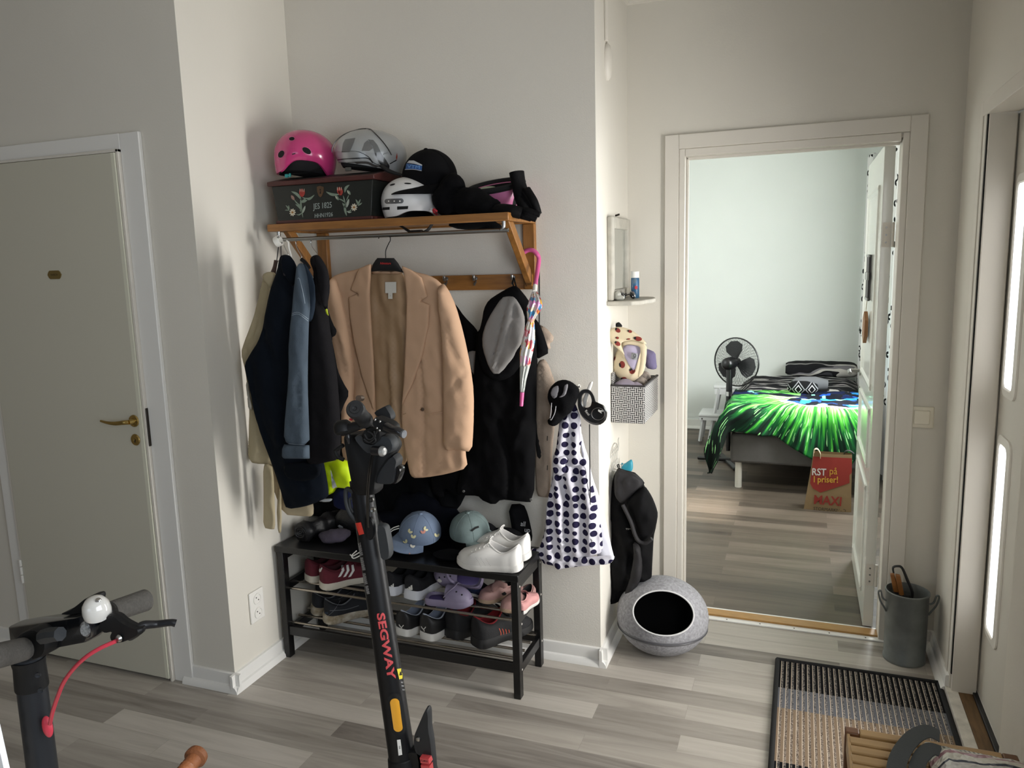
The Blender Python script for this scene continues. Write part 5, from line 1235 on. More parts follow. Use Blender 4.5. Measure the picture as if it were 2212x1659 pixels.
for i in range(14):
    t = i/13; c = Vector((-1.955+.05*t, 2.60+.20*t, .545)); r_ = .040+.006*math.sin(t*19)
    rs.append([c+Vector((math.cos(a)*r_*1.05, -.2*math.cos(a)*r_, math.sin(a)*r_))*(1+.06*math.sin(5*a+t*8)) for a in [2*PI*j/28 for j in range(28)]])
mk.loft(rs); mk.build('roll', PN, e, ang=80)
mk = M(); mk.tube([(-1.955+.028*(1-i/26)*math.cos(i*.75), 2.596-.003*(i % 2), .545+.028*(1-i/26)*math.sin(i*.75)) for i in range(26)], .004, n=6, k=3); mk.build('rolled_end', PN, e)
e = thing('knit_beanie', 'crumpled purple-grey beanie on the bench top beside the rolled jacket', 'beanie', (-1.83, 2.65, .503))
blob('cloth', [((-1.825, 2.64, .528), (.062, .045, .024)), ((-1.80, 2.66, .535), (.045, .04, .02))], mat('purple_grey_knit', '433d4a', rough=.95, bump=(260, .6)), e, seed=4, amp=.012)
e = thing('duffel_bag', 'black cloth bag with small white oval logo behind the purple-grey beanie', 'bag', (-1.80, 2.74, .503))
b_ = blob('body', [((-1.79, 2.76, .565), (.10, .05, .06)), ((-1.72, 2.76, .55), (.09, .05, .05))], PN, e, seed=8, amp=.012)
S = Surf(b_); dtext('Haltwear', 725, 1138, 7, S, LG, e, rot=-.12); decal('logo_ring', stroke([(733, 1134), (741, 1139), (734, 1145), (726, 1141), (733, 1134)], .9), S, LG, e, g=1.5)
e = thing('dark_sweater', 'dark navy sweater heap lying in the middle of the bench top', 'sweater', (-1.55, 2.72, .503))
blob('cloth', [((-1.62, 2.79, .555), (.12, .045, .055)), ((-1.50, 2.80, .60), (.12, .035, .10)), ((-1.38, 2.81, .57), (.10, .03, .075))], DK2, e, seed=11, amp=.02)
M().tube([B(*p, y=2.62) for p in ((843, 1145), (850, 1140), (862, 1136))], .0022, n=6).build('white_stripe', WLACE, e)
M().tube([B(*p, y=2.62) for p in ((843, 1150), (850, 1145), (862, 1141))], .0022, n=6).build('white_stripe', WLACE, e)
e = thing('black_cap', 'black cap lying behind the sage cap on the bench top', 'cap', (-1.12, 2.79, .503))
blob('body', [((-1.10, 2.79, .545), (.09, .03, .042)), ((-1.18, 2.79, .55), (.05, .03, .05))], CAPB, e, seed=14, amp=.006)
e = thing('shoe_laces', 'white shoelace knot hanging over the front edge of the bench', 'laces', (-1.75, 2.528, .495))
M().tube([B(*p, y=2.526) for p in ((756, 1198), (762, 1201), (770, 1197), (778, 1193), (786, 1195), (776, 1201), (764, 1206), (760, 1200), (770, 1190))], .0024, n=6).build('cord', WLACE, e)
e = thing('dark_scarf', 'dark folded scarf lying under the sage cap at the front of the bench top', 'scarf', (-1.25, 2.60, .503))
blob('cloth', [((-1.27, 2.615, .517), (.07, .05, .014)), ((-1.19, 2.62, .521), (.05, .045, .018))], DK, e, seed=19, amp=.006)
# ------------------------------------------------------------ polka dot dress, leads, hooks
def nodemat(name, rough=.7, spec=.3):
    m = bpy.data.materials.new(name); m.use_nodes = True; nt = m.node_tree; b = nt.nodes['Principled BSDF']
    b.inputs['Roughness'].default_value = rough; b.inputs['Specular IOR Level'].default_value = spec
    return m, nt.nodes, nt.links, b
DOT, N, L, b = nodemat('white_cotton_with_navy_dots', .85, .2)
tc = N.new('ShaderNodeTexCoord'); mp = N.new('ShaderNodeMapping'); mp.inputs['Scale'].default_value = (1, 0, 1); L.new(tc.outputs['Object'], mp.inputs[0])
vo = N.new('ShaderNodeTexVoronoi'); vo.inputs['Scale'].default_value = 28; vo.inputs['Randomness'].default_value = .28; L.new(mp.outputs[0], vo.inputs['Vector'])
lt = N.new('ShaderNodeMath'); lt.operation = 'LESS_THAN'; lt.inputs[1].default_value = .38; L.new(vo.outputs['Distance'], lt.inputs[0])
mx = N.new('ShaderNodeMix'); mx.data_type = 'RGBA'; L.new(lt.outputs[0], mx.inputs[0]); mx.inputs[6].default_value = (*lin('d3d1da'), 1); mx.inputs[7].default_value = (*lin('1f1b38'), 1); L.new(mx.outputs[2], b.inputs['Base Color'])
WCOT = fab('white_cotton', 'd5d5de', vary=(10, .03), bump=(400, .1))
def Y_(pts): return Z(pts, 1140, 800, 3.687)
e = thing('polka_dot_dress', 'white dress with navy polka dots hanging on the wall corner beside the bench', 'dress', B(1240, 900, y=2.80))
cloth('white_back', Y_([(425, 480), (450, 600), (485, 700), (510, 840), (560, 980), (600, 1100), (640, 1290), (665, 1400), (690, 1500), (660, 1540), (560, 1530), (540, 1300), (500, 1000), (450, 800), (420, 600)]), WCOT, e, y=2.83, t=.02, r=.03, back=.01, folds=[('w', 9, -2, .004, 0)], seed=40)
cloth('skirt', Y_([(205, 760), (300, 740), (420, 730), (492, 745), (505, 860), (530, 960), (560, 1120), (590, 1290), (600, 1450), (500, 1480), (400, 1500), (300, 1520), (310, 1560), (235, 1588), (215, 1555), (185, 1548), (130, 1540), (108, 1500), (18, 1432), (40, 1415), (85, 1425), (110, 1370), (145, 1250), (145, 1100), (165, 1000), (190, 900)]), DOT, e, y=2.80, t=.025, r=.03, back=.012, folds=[('w', 17, 1.5, .010, 0), ('c', Y_([(300, 850), (305, 1100), (300, 1500)]), .004, -.016), ('c', Y_([(220, 900), (215, 1200), (205, 1450)]), .004, -.010)], seed=41)
cloth('hem_frill', Y_([(215, 1500), (300, 1510), (420, 1490), (560, 1480), (690, 1475), (688, 1505), (650, 1545), (540, 1550), (400, 1562), (300, 1575), (235, 1590), (215, 1560)]), DOT, e, y=2.785, t=.012, r=.012, folds=[('w', 22, 3, .006, 0)], seed=42)
cloth('bodice', Y_([(255, 395), (330, 340), (375, 260), (392, 300), (420, 370), (424, 470), (432, 560), (410, 640), (430, 700), (485, 705), (490, 750), (420, 760), (300, 790), (205, 775), (198, 700), (228, 620), (242, 500)]), DOT, e, y=2.795, t=.022, r=.025, folds=[('w', 13, -5, .008, 1), ('c', Y_([(345, 330), (340, 500), (350, 640)]), .006, -.014)], seed=43)
cloth('gathered_waist', Y_([(198, 690), (300, 680), (320, 720), (290, 760), (330, 800), (240, 850), (200, 800)]), DOT, e, y=2.775, t=.016, r=.02, folds=[('w', 10, 18, .008, 0)], seed=44)
e = thing('dog_harness', 'black padded dog harness hanging on a hook above the polka dot dress', 'harness', B(1225, 850, y=2.76))
HN = fab('black_harness_mesh', '0b0b0d', bump=(260, .6))
cloth('padding', Y_([(158, 200), (175, 140), (225, 88), (290, 72), (350, 92), (405, 140), (412, 175), (392, 240), (350, 330), (290, 378), (240, 432), (210, 446), (170, 432), (155, 398), (188, 370), (200, 310), (168, 250)]), HN, e, y=2.765, t=.03, r=.03, back=.02, folds=[('c', Y_([(240, 300), (290, 380)]), .01, -.01), ('w', 8, 8, .004, 0)], seed=45)
GH = mat('grey_see_through', '77767a', rough=.8)  # grey patches for what shows through the harness openings
cloth('see_through_patch', Y_([(180, 190), (195, 140), (240, 118), (248, 150), (235, 210), (205, 228)]), GH, e, y=2.732, t=.003, r=.006, nz=0)
cloth('see_through_patch', Y_([(245, 215), (280, 190), (290, 120), (320, 105), (318, 140), (300, 200), (262, 216)]), GH, e, y=2.73, t=.003, r=.006, nz=0)
for a in (((190, 260), (185, 330), (178, 380)), ((225, 285), (215, 340), (188, 395))): M().tube([B(*p, y=2.728) for p in Y_(a)], .0016, n=6).build('reflective_trim', mat('silver_trim', 'a9a9ad', rough=.3), e)
for p in ((412, 130), (182, 392)): M().ell(B(*Y_([p])[0], y=2.73), (.004, .003, .004), n=10, m=6).build('metal_ring', STEEL, e)
# retractable lead
e = thing('retractable_lead', 'black retractable dog lead with a silver ring print hanging on a white hook', 'dog lead', B(1285, 880, y=2.78))
FX = mat('black_lead_plastic', '0d0d0f', rough=.35)
yl = 2.79
o1 = smooth_poly([Vector(p) for p in Y_([(398, 190), (430, 150), (490, 148), (528, 195), (545, 262), (600, 266), (638, 330), (625, 402), (570, 441), (500, 430), (430, 375), (396, 290)])], 2)
hole = smooth_poly([Vector(p) for p in Y_([(428, 215), (450, 178), (492, 185), (512, 240), (500, 290), (460, 300), (432, 270)])], 2)
hole = catmull([Vector((*p, 0)) for p in hole], 2, True)
import itertools
def ringmesh(mk, outer, inner, y0, y1):
    n = 48
    c = sum((Vector((p[0], p[1], 0)) for p in inner), Vector())/len(inner)
    def cast(poly, a):
        d = Vector((math.cos(a), math.sin(a), 0)); best = None
        for i in range(len(poly)):
            p, q = Vector((poly[i][0], poly[i][1], 0))-c, Vector((poly[(i+1) % len(poly)][0], poly[(i+1) % len(poly)][1], 0))-c
            den = d.x*(q.y-p.y)-d.y*(q.x-p.x)
            if abs(den) < 1e-9: continue
            t = (p.x*(q.y-p.y)-p.y*(q.x-p.x))/den; s_ = (p.x*d.y-p.y*d.x)/den
            if t > 0 and -1e-6 <= s_ <= 1+1e-6: best = max(best or 0, t)
        return c+d*(best or 1)
    ri = [cast(inner, 2*PI*i/n) for i in range(n)]; ro = [cast(outer, 2*PI*i/n) for i in range(n)]
    mid = [a.lerp(b2, .18) for a, b2 in zip(ri, ro)]; mid2 = [a.lerp(b2, .88) for a, b2 in zip(ri, ro)]
    f = lambda r_, y: [B(p.x, p.y, y=y) for p in r_]
    mk.loft([f(ri, y1), f(ri, y0+.008), f(mid, y0), f(mid2, y0), f(ro, y0+.01), f(ro, y1), f(ri, y1)], cap=False)
mk = M(); ringmesh(mk, o1, hole, yl-.025, yl+.008); bd_ = mk.build('casing', FX, e)
S = Surf(bd_)
M().tube([B(1140+(560+52*math.cos(t))/3.687, 800+(347+48*math.sin(t))/3.687, y=yl-.027) for t in [2*PI*i/24 for i in range(24)]], .0012, n=6, closed=True, k=1).build('silver_ring_print', STEEL, e)
dtext('flexi', *Y_([(475, 338)])[0], 8, S, WLACE, e, rot=-.9, cut=0)
decal('dog_mark', Y_([(562, 310), (580, 318), (600, 315), (600, 330), (585, 328), (590, 345), (575, 335), (560, 325)]), S, WLACE, e, g=2)
M().tube([B(*p, y=2.775) for p in Y_([(492, 430), (494, 700), (497, 1000), (497, 1340)])], .0022, n=6).build('cord', FX, e)
mk = M().tube([B(*p, y=2.77) for p in Y_([(500, 1340), (512, 1355), (500, 1372), (490, 1356), (500, 1340)])], .0016, n=6); mk.build('swivel', STEEL, e)
M().tube([B(*p, y=2.77) for p in Y_([(500, 1375), (485, 1400), (492, 1430), (510, 1425), (508, 1400), (500, 1378)])], .0018, n=6).build('clip', STEEL, e)
e = thing('adhesive_hook', 'white plastic adhesive wall hook holding the retractable lead', 'hook', B(1272, 850, y=2.87))
cloth('plate', Y_([(440, 235), (450, 200), (490, 100), (505, 88), (520, 92), (515, 115), (490, 180), (470, 240), (465, 290), (445, 290)]), WHITEP, e, y=2.80, t=.004, r=.004, back=.004, nz=0)
M().tube([B(*p, y=yy) for p, yy in zip(Y_([(470, 190), (470, 215), (455, 240)]), (2.80, 2.85, 2.883))], .004, n=8).build('stem', WHITEP, e)
e = thing('adhesive_hook', 'small white wall hook above the dog harness', 'hook', B(1249, 832, y=2.87))
M().tube([B(1249, 836, y=2.882), B(1249, 836, y=2.82), B(1251, 833, y=2.79)], .005, n=10).build('peg', WHITEP, e)
# ------------------------------------------------------------ mirror with shelf on the middle return wall
e = thing('wall_mirror', 'small weathered white framed mirror with a shelf on the narrow return wall', 'mirror', (XC, 3.22, 1.48))
DW = mat('distressed_white_wood', 'b9b5aa', rough=.7, vary=(24, .22), bump=(60, .3)); MIR = mat('mirror_glass', 'd8dcda', rough=.03, metal=1)
for (a, b2, c_, d) in ((3.048, 3.095, 1.487, 1.822), (3.355, 3.402, 1.487, 1.822), (3.095, 3.355, 1.775, 1.822), (3.095, 3.355, 1.487, 1.528)):
    M().box(XC, XC+.022, a, b2, c_, d).build('frame', DW, e, bev=.006, seg=3)
M().box(XC, XC+.008, 3.09, 3.36, 1.52, 1.78).build('mirror_glass', MIR, e, smooth=False)
M().prism([(XC, 3.035, 1.468), (XC+.10, 3.04, 1.468), (XC+.135, 3.08, 1.468), (XC+.14, 3.15, 1.468), (XC+.155, 3.20, 1.468), (XC+.155, 3.28, 1.468), (XC+.135, 3.36, 1.468), (XC+.10, 3.40, 1.468), (XC, 3.415, 1.468)], (0, 0, .018)).build('shelf', DW, e, bev=.004)
M().cyl((XC, 3.20, 1.83), (XC+.018, 3.20, 1.835), .004, n=8).build('nail', DARKM, e)
e = thing('bubble_bottle', 'blue bubble bottle with white cap standing on the mirror shelf', 'bottle', (-.662, 3.27, 1.486))
mk = M().lathe([(.001, 0), (.016, 0), (.0175, .003), (.0175, .082), (.016, .086), (.001, .087)], (-.662, 3.27, 1.4862), n=28); bb = mk.build('body', mat('blue_bottle_label', '3a6f99', rough=.35, vary=(50, .5)), e)
M().lathe([(.001, .086), (.0172, .086), (.0175, .112), (.015, .114), (.014, .108), (.001, .108)], (-.662, 3.27, 1.4862), n=28).build('cap', WHITEP, e)
S = Surf(bb); decal('red_round_logo', oval(1374, 621, 3.2, 4), S, mat('red_print', 'b83038'), e, g=2); decal('grey_print', oval(1371, 607, 4, 6, .3), S, mat('grey_print', '5a6f80'), e, g=2)
e = thing('sunglasses', 'dark sunglasses folded on the mirror shelf', 'sunglasses', (-.66, 3.15, 1.487))
SG = mat('dark_tinted_plastic', '12151c', rough=.15, coat=.5)
for dy, dx in ((-.026, -.02), (.026, .012)): M().ell((-.665+dx, 3.145+dy, 1.504), (.012, .030, .017), Euler((.2, -.5, .1)).to_matrix(), n=16, m=8).build('lens', SG, e)
M().tube([(-.668, 3.125, 1.512), (-.705, 3.13, 1.50), (-.715, 3.17, 1.492)], .0025, n=6).tube([(-.655, 3.185, 1.512), (-.69, 3.19, 1.50), (-.712, 3.15, 1.491)], .0025, n=6).build('temples', SG, e)
e = thing('cleaning_cloth', 'crumpled clear plastic wrapping on the mirror shelf beside the sunglasses', 'wrapping', (-.70, 3.09, 1.487))
blob('sheet', [((-.695, 3.105, 1.497), (.022, .035, .012)), ((-.70, 3.09, 1.51), (.014, .018, .016))], mat('crumpled_film', 'a5a59c', rough=.3, coat=.5), e, amp=.008, seed=3)
# cable duct with oval cover
e = thing('cable_cover', 'white cable duct ending in an oval cover high on the narrow return wall', 'cable cover', (XC, 3.04, 2.41))
M().box(XC, XC+.012, 3.03, 3.052, 2.475, ZC-.001).build('duct', TRIM, e, bev=.003)
M().cyl((XC+.006, 3.062, 2.475), (XC+.006, 3.062, ZC-.001), .003).build('cable', TRIM, e)
mk = M().lathe([(.001, 0), (.052, 0), (.052, .006), (.046, .014), (.03, .019), (.001, .021)], (XC, 3.065, 2.405), R=Matrix.Rotation(PI/2, 3, 'Y'), n=36, sc=(1.32, .75)); mk.build('oval_cover', TRIM, e)
# ------------------------------------------------------------ woven basket and its contents
WV, N, L, b = nodemat('black_white_woven_strap', .55, .4)
tc = N.new('ShaderNodeTexCoord'); sp = N.new('ShaderNodeSeparateXYZ'); L.new(tc.outputs['Object'], sp.inputs[0])
def mth(op, a, b2=None, c_=None):
    n = N.new('ShaderNodeMath'); n.operation = op
    for i, q in enumerate((a, b2, c_)):
        if q is None: continue
        if isinstance(q, (int, float)): n.inputs[i].default_value = q
        else: L.new(q, n.inputs[i])
    return n.outputs[0]
u_ = mth('MULTIPLY', mth('ADD', sp.outputs['X'], sp.outputs['Y']), 62); v_ = mth('MULTIPLY', sp.outputs['Z'], 62)
par = mth('MODULO', mth('ADD', mth('FLOOR', u_), mth('FLOOR', v_)), 2); par = mth('ABSOLUTE', par)
fu = mth('FRACT', u_); fv = mth('FRACT', v_)
def bars(a):   # two light bars across the cell
    s_ = mth('FRACT', mth('MULTIPLY', a, 2)); return mth('LESS_THAN', mth('ABSOLUTE', mth('SUBTRACT', s_, .5)), .22)
hb, vb = bars(fv), bars(fu)
sel = mth('ADD', mth('MULTIPLY', hb, par), mth('MULTIPLY', vb, mth('SUBTRACT', 1, par)))
mx = N.new('ShaderNodeMix'); mx.data_type = 'RGBA'; L.new(sel, mx.inputs[0]); mx.inputs[6].default_value = (*lin('1b1a1c'), 1); mx.inputs[7].default_value = (*lin('c9c7c4'), 1); L.new(mx.outputs[2], b.inputs['Base Color'])
bp2 = N.new('ShaderNodeBump'); bp2.inputs['Strength'].default_value = .5; bp2.inputs['Distance'].default_value = .002; L.new(sel, bp2.inputs['Height']); L.new(bp2.outputs[0], b.inputs['Normal'])
KX0, KX1, KY0, KY1 = -.728, -.588, 3.09, 3.405
e = thing('woven_basket', 'black and white woven strap basket fixed to the narrow return wall', 'basket', (-.66, 3.25, .98))
bm_ = M(); z0, z1 = .985, 1.135
for bx_ in ((KX0, KX1, KY0, KY0+.006, z0, z1), (KX0, KX1, KY1-.006, KY1, z0, z1), (KX0, KX0+.006, KY0+.006, KY1-.006, z0, z1+.05), (KX1-.006, KX1, KY0+.006, KY1-.006, z0, z1), (KX0, KX1, KY0, KY1, z0-.006, z0)): bm_.box(*bx_)
bm_.build('woven_body', WV, e, bev=.002)
bm_ = M().box(KX0-.001, KX1+.002, KY0-.003, KY0+.008, z1-.004, z1+.004).box(KX1-.008, KX1+.003, KY0, KY1, z1-.004, z1+.004); bm_.build('rim', mat('dark_bound_rim', '2a2729', rough=.7), e, bev=.002)
def D_(pts): return Z(pts, 1280, 440, 3.3184)
e = thing('ladybird_cap', 'cream child cap with ladybird print standing bill up in the woven basket', 'cap', B(1355, 780, y=3.16))
CRM = mat('cream_cotton_print', 'cdbfa2', rough=.85, bump=(400, .25)); 
cr = cloth('crown', D_([(172, 1060), (150, 1120), (146, 1185), (170, 1232), (215, 1268), (290, 1276), (335, 1245), (366, 1212), (386, 1100), (388, 1008), (300, 975), (212, 990), (190, 1030)]), CRM, e, y=3.17, t=.05, r=.06, back=.03, seed=50, nz=.002)
inn = cloth('inside', D_([(215, 1022), (262, 1008), (345, 1022), (345, 1060), (330, 1110), (300, 1205), (262, 1160), (226, 1088)]), mat('lilac_lining', 'a8a0b8', rough=.9), e, y=3.118, t=.006, r=.02, back=.004, folds=[('w', 10, 6, .003, 0)])
sw = cloth('sweatband', D_([(210, 985), (300, 972), (388, 1005), (386, 1110), (372, 1200), (335, 1246), (322, 1238), (340, 1150), (345, 1060), (338, 1022), (262, 1006), (214, 1020)]), CRM, e, y=3.112, t=.010, r=.012, back=.004, nz=.001)
br_ = cloth('bill', D_([(110, 930), (125, 900), (160, 884), (215, 884), (282, 906), (340, 950), (386, 996), (386, 1012), (300, 976), (212, 990), (202, 1012), (234, 1092), (198, 1055), (150, 1015), (120, 972)]), CRM, e, y=3.10, t=.010, r=.012, back=.006, nz=.001)
S = Surf(cr, br_, sw); LR = mat('ladybird_red', '7a2a22', rough=.8)
for (a, b2, ra, rb_, r_) in ((182, 908, 20, 15, .6), (268, 916, 16, 10, .3), (178, 962, 12, 9, .2), (326, 968, 28, 16, .2), (180, 1003, 22, 15, .6), (213, 1153, 20, 26, -.2), (285, 1200, 20, 22, .8), (225, 1252, 20, 10, 0), (160, 1110, 5, 16, .3), (257, 970, 14, 5, -.1)):
    p = D_([(a, b2)])[0]; decal('ladybird', oval(p[0], p[1], ra/3.32, rb_/3.32, r_), S, LR, e, g=1.5); decal('ladybird_head', oval(p[0]-ra/3.32*.8*math.cos(r_), p[1]-ra/3.32*.8*math.sin(r_), ra/3.32*.35, rb_/3.32*.6, r_), S, BLACK, e, off=.002, g=1.2)
lb = cloth('size_label', D_([(280, 1068), (325, 1076), (318, 1124), (275, 1112)]), mat('grey_label', '8f9093', rough=.7), e, y=3.105, t=.002, r=.003, nz=0, sm=0)
dtext('ND', *D_([(300, 1098)])[0], 9, Surf(lb), BLACK, e, rot=1.2)
e = thing('hair_bow', 'small black bow tip sticking up behind the ladybird cap', 'bow', B(1336, 702, y=3.2))
cloth('bow', D_([(162, 878), (170, 855), (188, 848), (205, 862), (215, 880), (200, 888), (175, 888)]), VEL, e, y=3.20, t=.010, r=.01, back=.008)
e = thing('knit_sock', 'ribbed purple knit sticking out of the woven basket', 'sock', B(1405, 780, y=3.30))
cloth('knit', D_([(372, 1045), (392, 1040), (450, 1066), (455, 1120), (463, 1182), (430, 1190), (385, 1178), (370, 1120)]), mat('purple_rib_knit', '6f6888', rough=.95, bump=(200, .5)), e, y=3.28, t=.02, r=.02, back=.02, folds=[('w', 0, 60, .002, 0)])
e = thing('fabric_scraps', 'black and white floral cloth heaped in the woven basket', 'cloth', (-.63, 3.30, 1.13))
blob('cloth', [((-.64, 3.33, 1.12), (.035, .05, .04)), ((-.65, 3.25, 1.12), (.05, .05, .035))], mat('floral_print_cloth', 'b9aca2', rough=.9, vary=(26, .0), col2='1c191b'), e, amp=.012, seed=5)
e = thing('lilac_cloth', 'grey lilac cloth bunched at the front edge of the woven basket', 'cloth', (-.68, 3.14, 1.12))
blob('cloth', [((-.675, 3.13, 1.125), (.045, .035, .03)), ((-.63, 3.14, 1.12), (.035, .03, .025))], mat('grey_lilac_cloth', '8d8594', rough=.9), e, amp=.010, seed=6)
# ------------------------------------------------------------ wire wall hooks, teal scoop, windbreaker
e = thing('wire_hook_rack', 'white jellyfish-shaped wire hook rack low on the narrow return wall', 'hook rack', (XC, 3.16, .85))
WW = mat('white_wire', 'bcbab4', rough=.4)
xw = XC+.004
TW = Matrix(((1, 0, 0, 0), (0, .8, 0, .635), (0, 0, .622, .267), (0, 0, 0, 1)))
mk = M()
arc = [(xw, 3.13+.085*math.cos(t), .905+.075*math.sin(t)) for t in [PI*i/10 for i in range(11)]]
M(TW).tube(arc, .0022, n=6, k=3).build('arch_wire', WW, e)
for i in range(5):
    yy = 3.065+i*.033; M(TW).tube([(xw, yy, .955 if 0 < i < 4 else .92), (xw, yy, .84), (xw+.006, yy, .815), (xw+.022, yy, .808), (xw+.028, yy, .82)], .0018, n=6, k=3).build('hook_wire', WW, e)
for zz in (.905, .93, .85): M(TW).tube([(xw, 3.05, zz), (xw, 3.13, zz+.004), (xw, 3.21, zz)], .0018, n=6).build('cross_wire', WW, e)
M(TW).tube([(xw, 3.215, .905), (xw, 3.235, .94), (xw, 3.225, .975), (xw, 3.24, .99)], .0018, n=6).build('curl_wire', WW, e)
e = thing('teal_scoop', 'teal plastic toy shape hanging behind the black windbreaker', 'toy', B(1355, 1005, y=3.30))
def E_(pts): return Z(pts, 1280, 930, 4.3667)
cloth('body', E_([(268, 300), (300, 315), (340, 285), (368, 270), (380, 300), (383, 350), (370, 388), (300, 400), (270, 380)]), mat('teal_plastic', '3492a8', rough=.4), e, y=3.22, t=.010, r=.010, back=.008, nz=0)
e = thing('windbreaker', 'black windbreaker with hood and small chest lettering hanging above the felt cat cave', 'jacket', B(1338, 1010, y=3.10))
WB = mat('black_windbreaker_nylon', '08080a', rough=.8, vary=(14, .3), bump=(60, .5), spec=.15)
yw = 3.10
w_ = cloth('body', E_([(205, 410), (245, 345), (270, 368), (385, 396), (400, 402), (490, 490), (480, 520), (540, 590), (596, 720), (606, 800), (600, 900), (575, 1000), (570, 1100), (562, 1250), (555, 1412), (510, 1428), (465, 1418), (440, 1450), (385, 1560), (300, 1560), (240, 1620), (152, 1635), (156, 1500), (162, 1250), (178, 1000), (180, 850), (160, 850), (168, 700), (188, 480)]), WB, e, y=yw, t=.05, r=.06, back=.04, folds=[('w', 5, 5, .008, 0), ('c', E_([(290, 700), (370, 850), (400, 1000), (440, 1080)]), .008, -.014), ('c', E_([(370, 1100), (380, 1200), (300, 1500)]), .01, -.012)], seed=60, nz=.007)
cloth('collar_flap', E_([(205, 420), (250, 350), (290, 380), (390, 400), (492, 492), (420, 560), (330, 650), (270, 692), (215, 620), (205, 560)]), mat('charcoal_windbreaker_nylon', '121013', rough=.75, bump=(60, .3)), e, y=yw-.05, t=.018, r=.015, folds=[('c', E_([(210, 590), (300, 500), (400, 410)]), .006, .008), ('c', E_([(390, 400), (430, 460)]), .004, -.006)], seed=61, nz=.007)
cloth('hood', E_([(340, 640), (430, 560), (490, 515), (560, 620), (600, 720), (618, 790), (600, 900), (560, 990), (500, 1045), (440, 1060), (400, 960), (360, 850), (320, 740)]), WB, e, y=yw-.045, t=.045, r=.05, folds=[('w', 6, 4, .006, 1)], seed=62, nz=.006)
M().tube([B(*p, y=yw-.085) for p in E_([(285, 700), (330, 790), (370, 880), (400, 980), (440, 1045), (500, 1060), (560, 1020)])], .010, n=10, flat=.8).build('hood_hem', mat('charcoal_windbreaker_nylon', ''), e)
sl2 = cloth('sleeve', E_([(380, 1040), (450, 1090), (465, 1180), (470, 1300), (455, 1400), (400, 1520), (392, 1588), (300, 1562), (310, 1510), (345, 1420), (370, 1300), (390, 1180)]), mat('charcoal_windbreaker_nylon', ''), e, y=yw-.05, t=.025, r=.025, folds=[('w', 8, 12, .005, 0)], seed=63, nz=.007)
dtext('TBM', *E_([(336, 930)])[0], 4.6, Surf(w_), WLACE, e, sx=1.2)
M().tube([B(*p, y=yw-.02) for p in E_([(240, 350), (232, 330), (245, 320), (255, 345)])], .002, n=6).build('hanging_loop', WB, e)
# ------------------------------------------------------------ felt cat cave
FELT = mat('grey_felt', 'a4a4a8', rough=.95, vary=(95, .38), bump=(160, .9), spec=.1); FIN = mat('dark_felt_inside', '0a0a0b', rough=1)  # cave interior given a near-black colour
cc = Vector((-.512, 3.085, .155)); rc = Vector((.192, .180, .162))
e = thing('cat_cave', 'round grey felt cat cave with a dark oval opening and zip band on the floor', 'cat cave', (cc.x, cc.y, 0))
d0 = Vector((.15, -.80, .50)).normalized(); ax_ = d0.cross(Vector((0, 0, 1))).normalized(); ay_ = ax_.cross(d0)
def cave_pt(ph, t, k=1.0):
    d = (d0*math.cos(ph)+(ax_*math.cos(t)*1.18+ay_*math.sin(t)*.88)*math.sin(ph)) if ph < 1 else (d0*math.cos(ph)+(ax_*math.cos(t)+ay_*math.sin(t))*math.sin(ph))
    d.normalize()
    p = Vector((d.x*rc.x*k, d.y*rc.y*k, d.z*rc.z*k))
    p.z = max(p.z, -.151*k if k == 1 else -.145)
    return cc+p
mk = M(); n_ = 56
phs = [.62+(PI-.63)*i/30 for i in range(31)]
def blend(ph, t, k):
    w = max(0, min(1, (1.5-ph)/.9)); a, b3 = 1+.16*w, 1-.12*w
    d = (d0*math.cos(ph)+(ax_*math.cos(t)*a+ay_*math.sin(t)*b3)*math.sin(ph)).normalized()
    p = Vector((d.x*rc.x*k, d.y*rc.y*k, d.z*rc.z*k)); p.z = max(p.z, -.152 if k == 1 else -.144); return cc+p
out = [[blend(ph, 2*PI*j/n_, 1) for j in range(n_)] for ph in phs]; inn_ = [[blend(ph, 2*PI*j/n_, .955) for j in range(n_)] for ph in phs]
mk.loft(out, cap=False); mk.add(out[-1], [tuple(range(n_))])
mk.m = 1; mk.loft([out[0], inn_[0]], cap=False); mk.loft(inn_, cap=False); mk.add(inn_[-1], [tuple(range(n_))])
mk.build('felt_body', [FELT, FIN], e, ang=80)
M().tube(out[0][::2], .0032, n=8, k=2, closed=True).build('opening_edge', mat('pale_felt_edge', 'c9c9c9', rough=.9), e)
zb = -.045
def band(z, k): q = math.sqrt(1-(z/rc.z)**2)*k; return [cc+Vector((rc.x*q*math.cos(t), rc.y*q*math.sin(t), z)) for t in [2*PI*i/48 for i in range(48)]]
mk = M().loft([band(zb-.010, 1.003), band(zb-.008, 1.012), band(zb+.008, 1.012), band(zb+.010, 1.003)], cap=False); mk.build('zip_band', mat('grey_zip_tape', '6b6b6f', rough=.6), e)
M().tube(band(zb, 1.018)[::2], .002, n=6, k=2, closed=True).build('zip_teeth', mat('dark_zip', '4a4a4e', rough=.4), e)
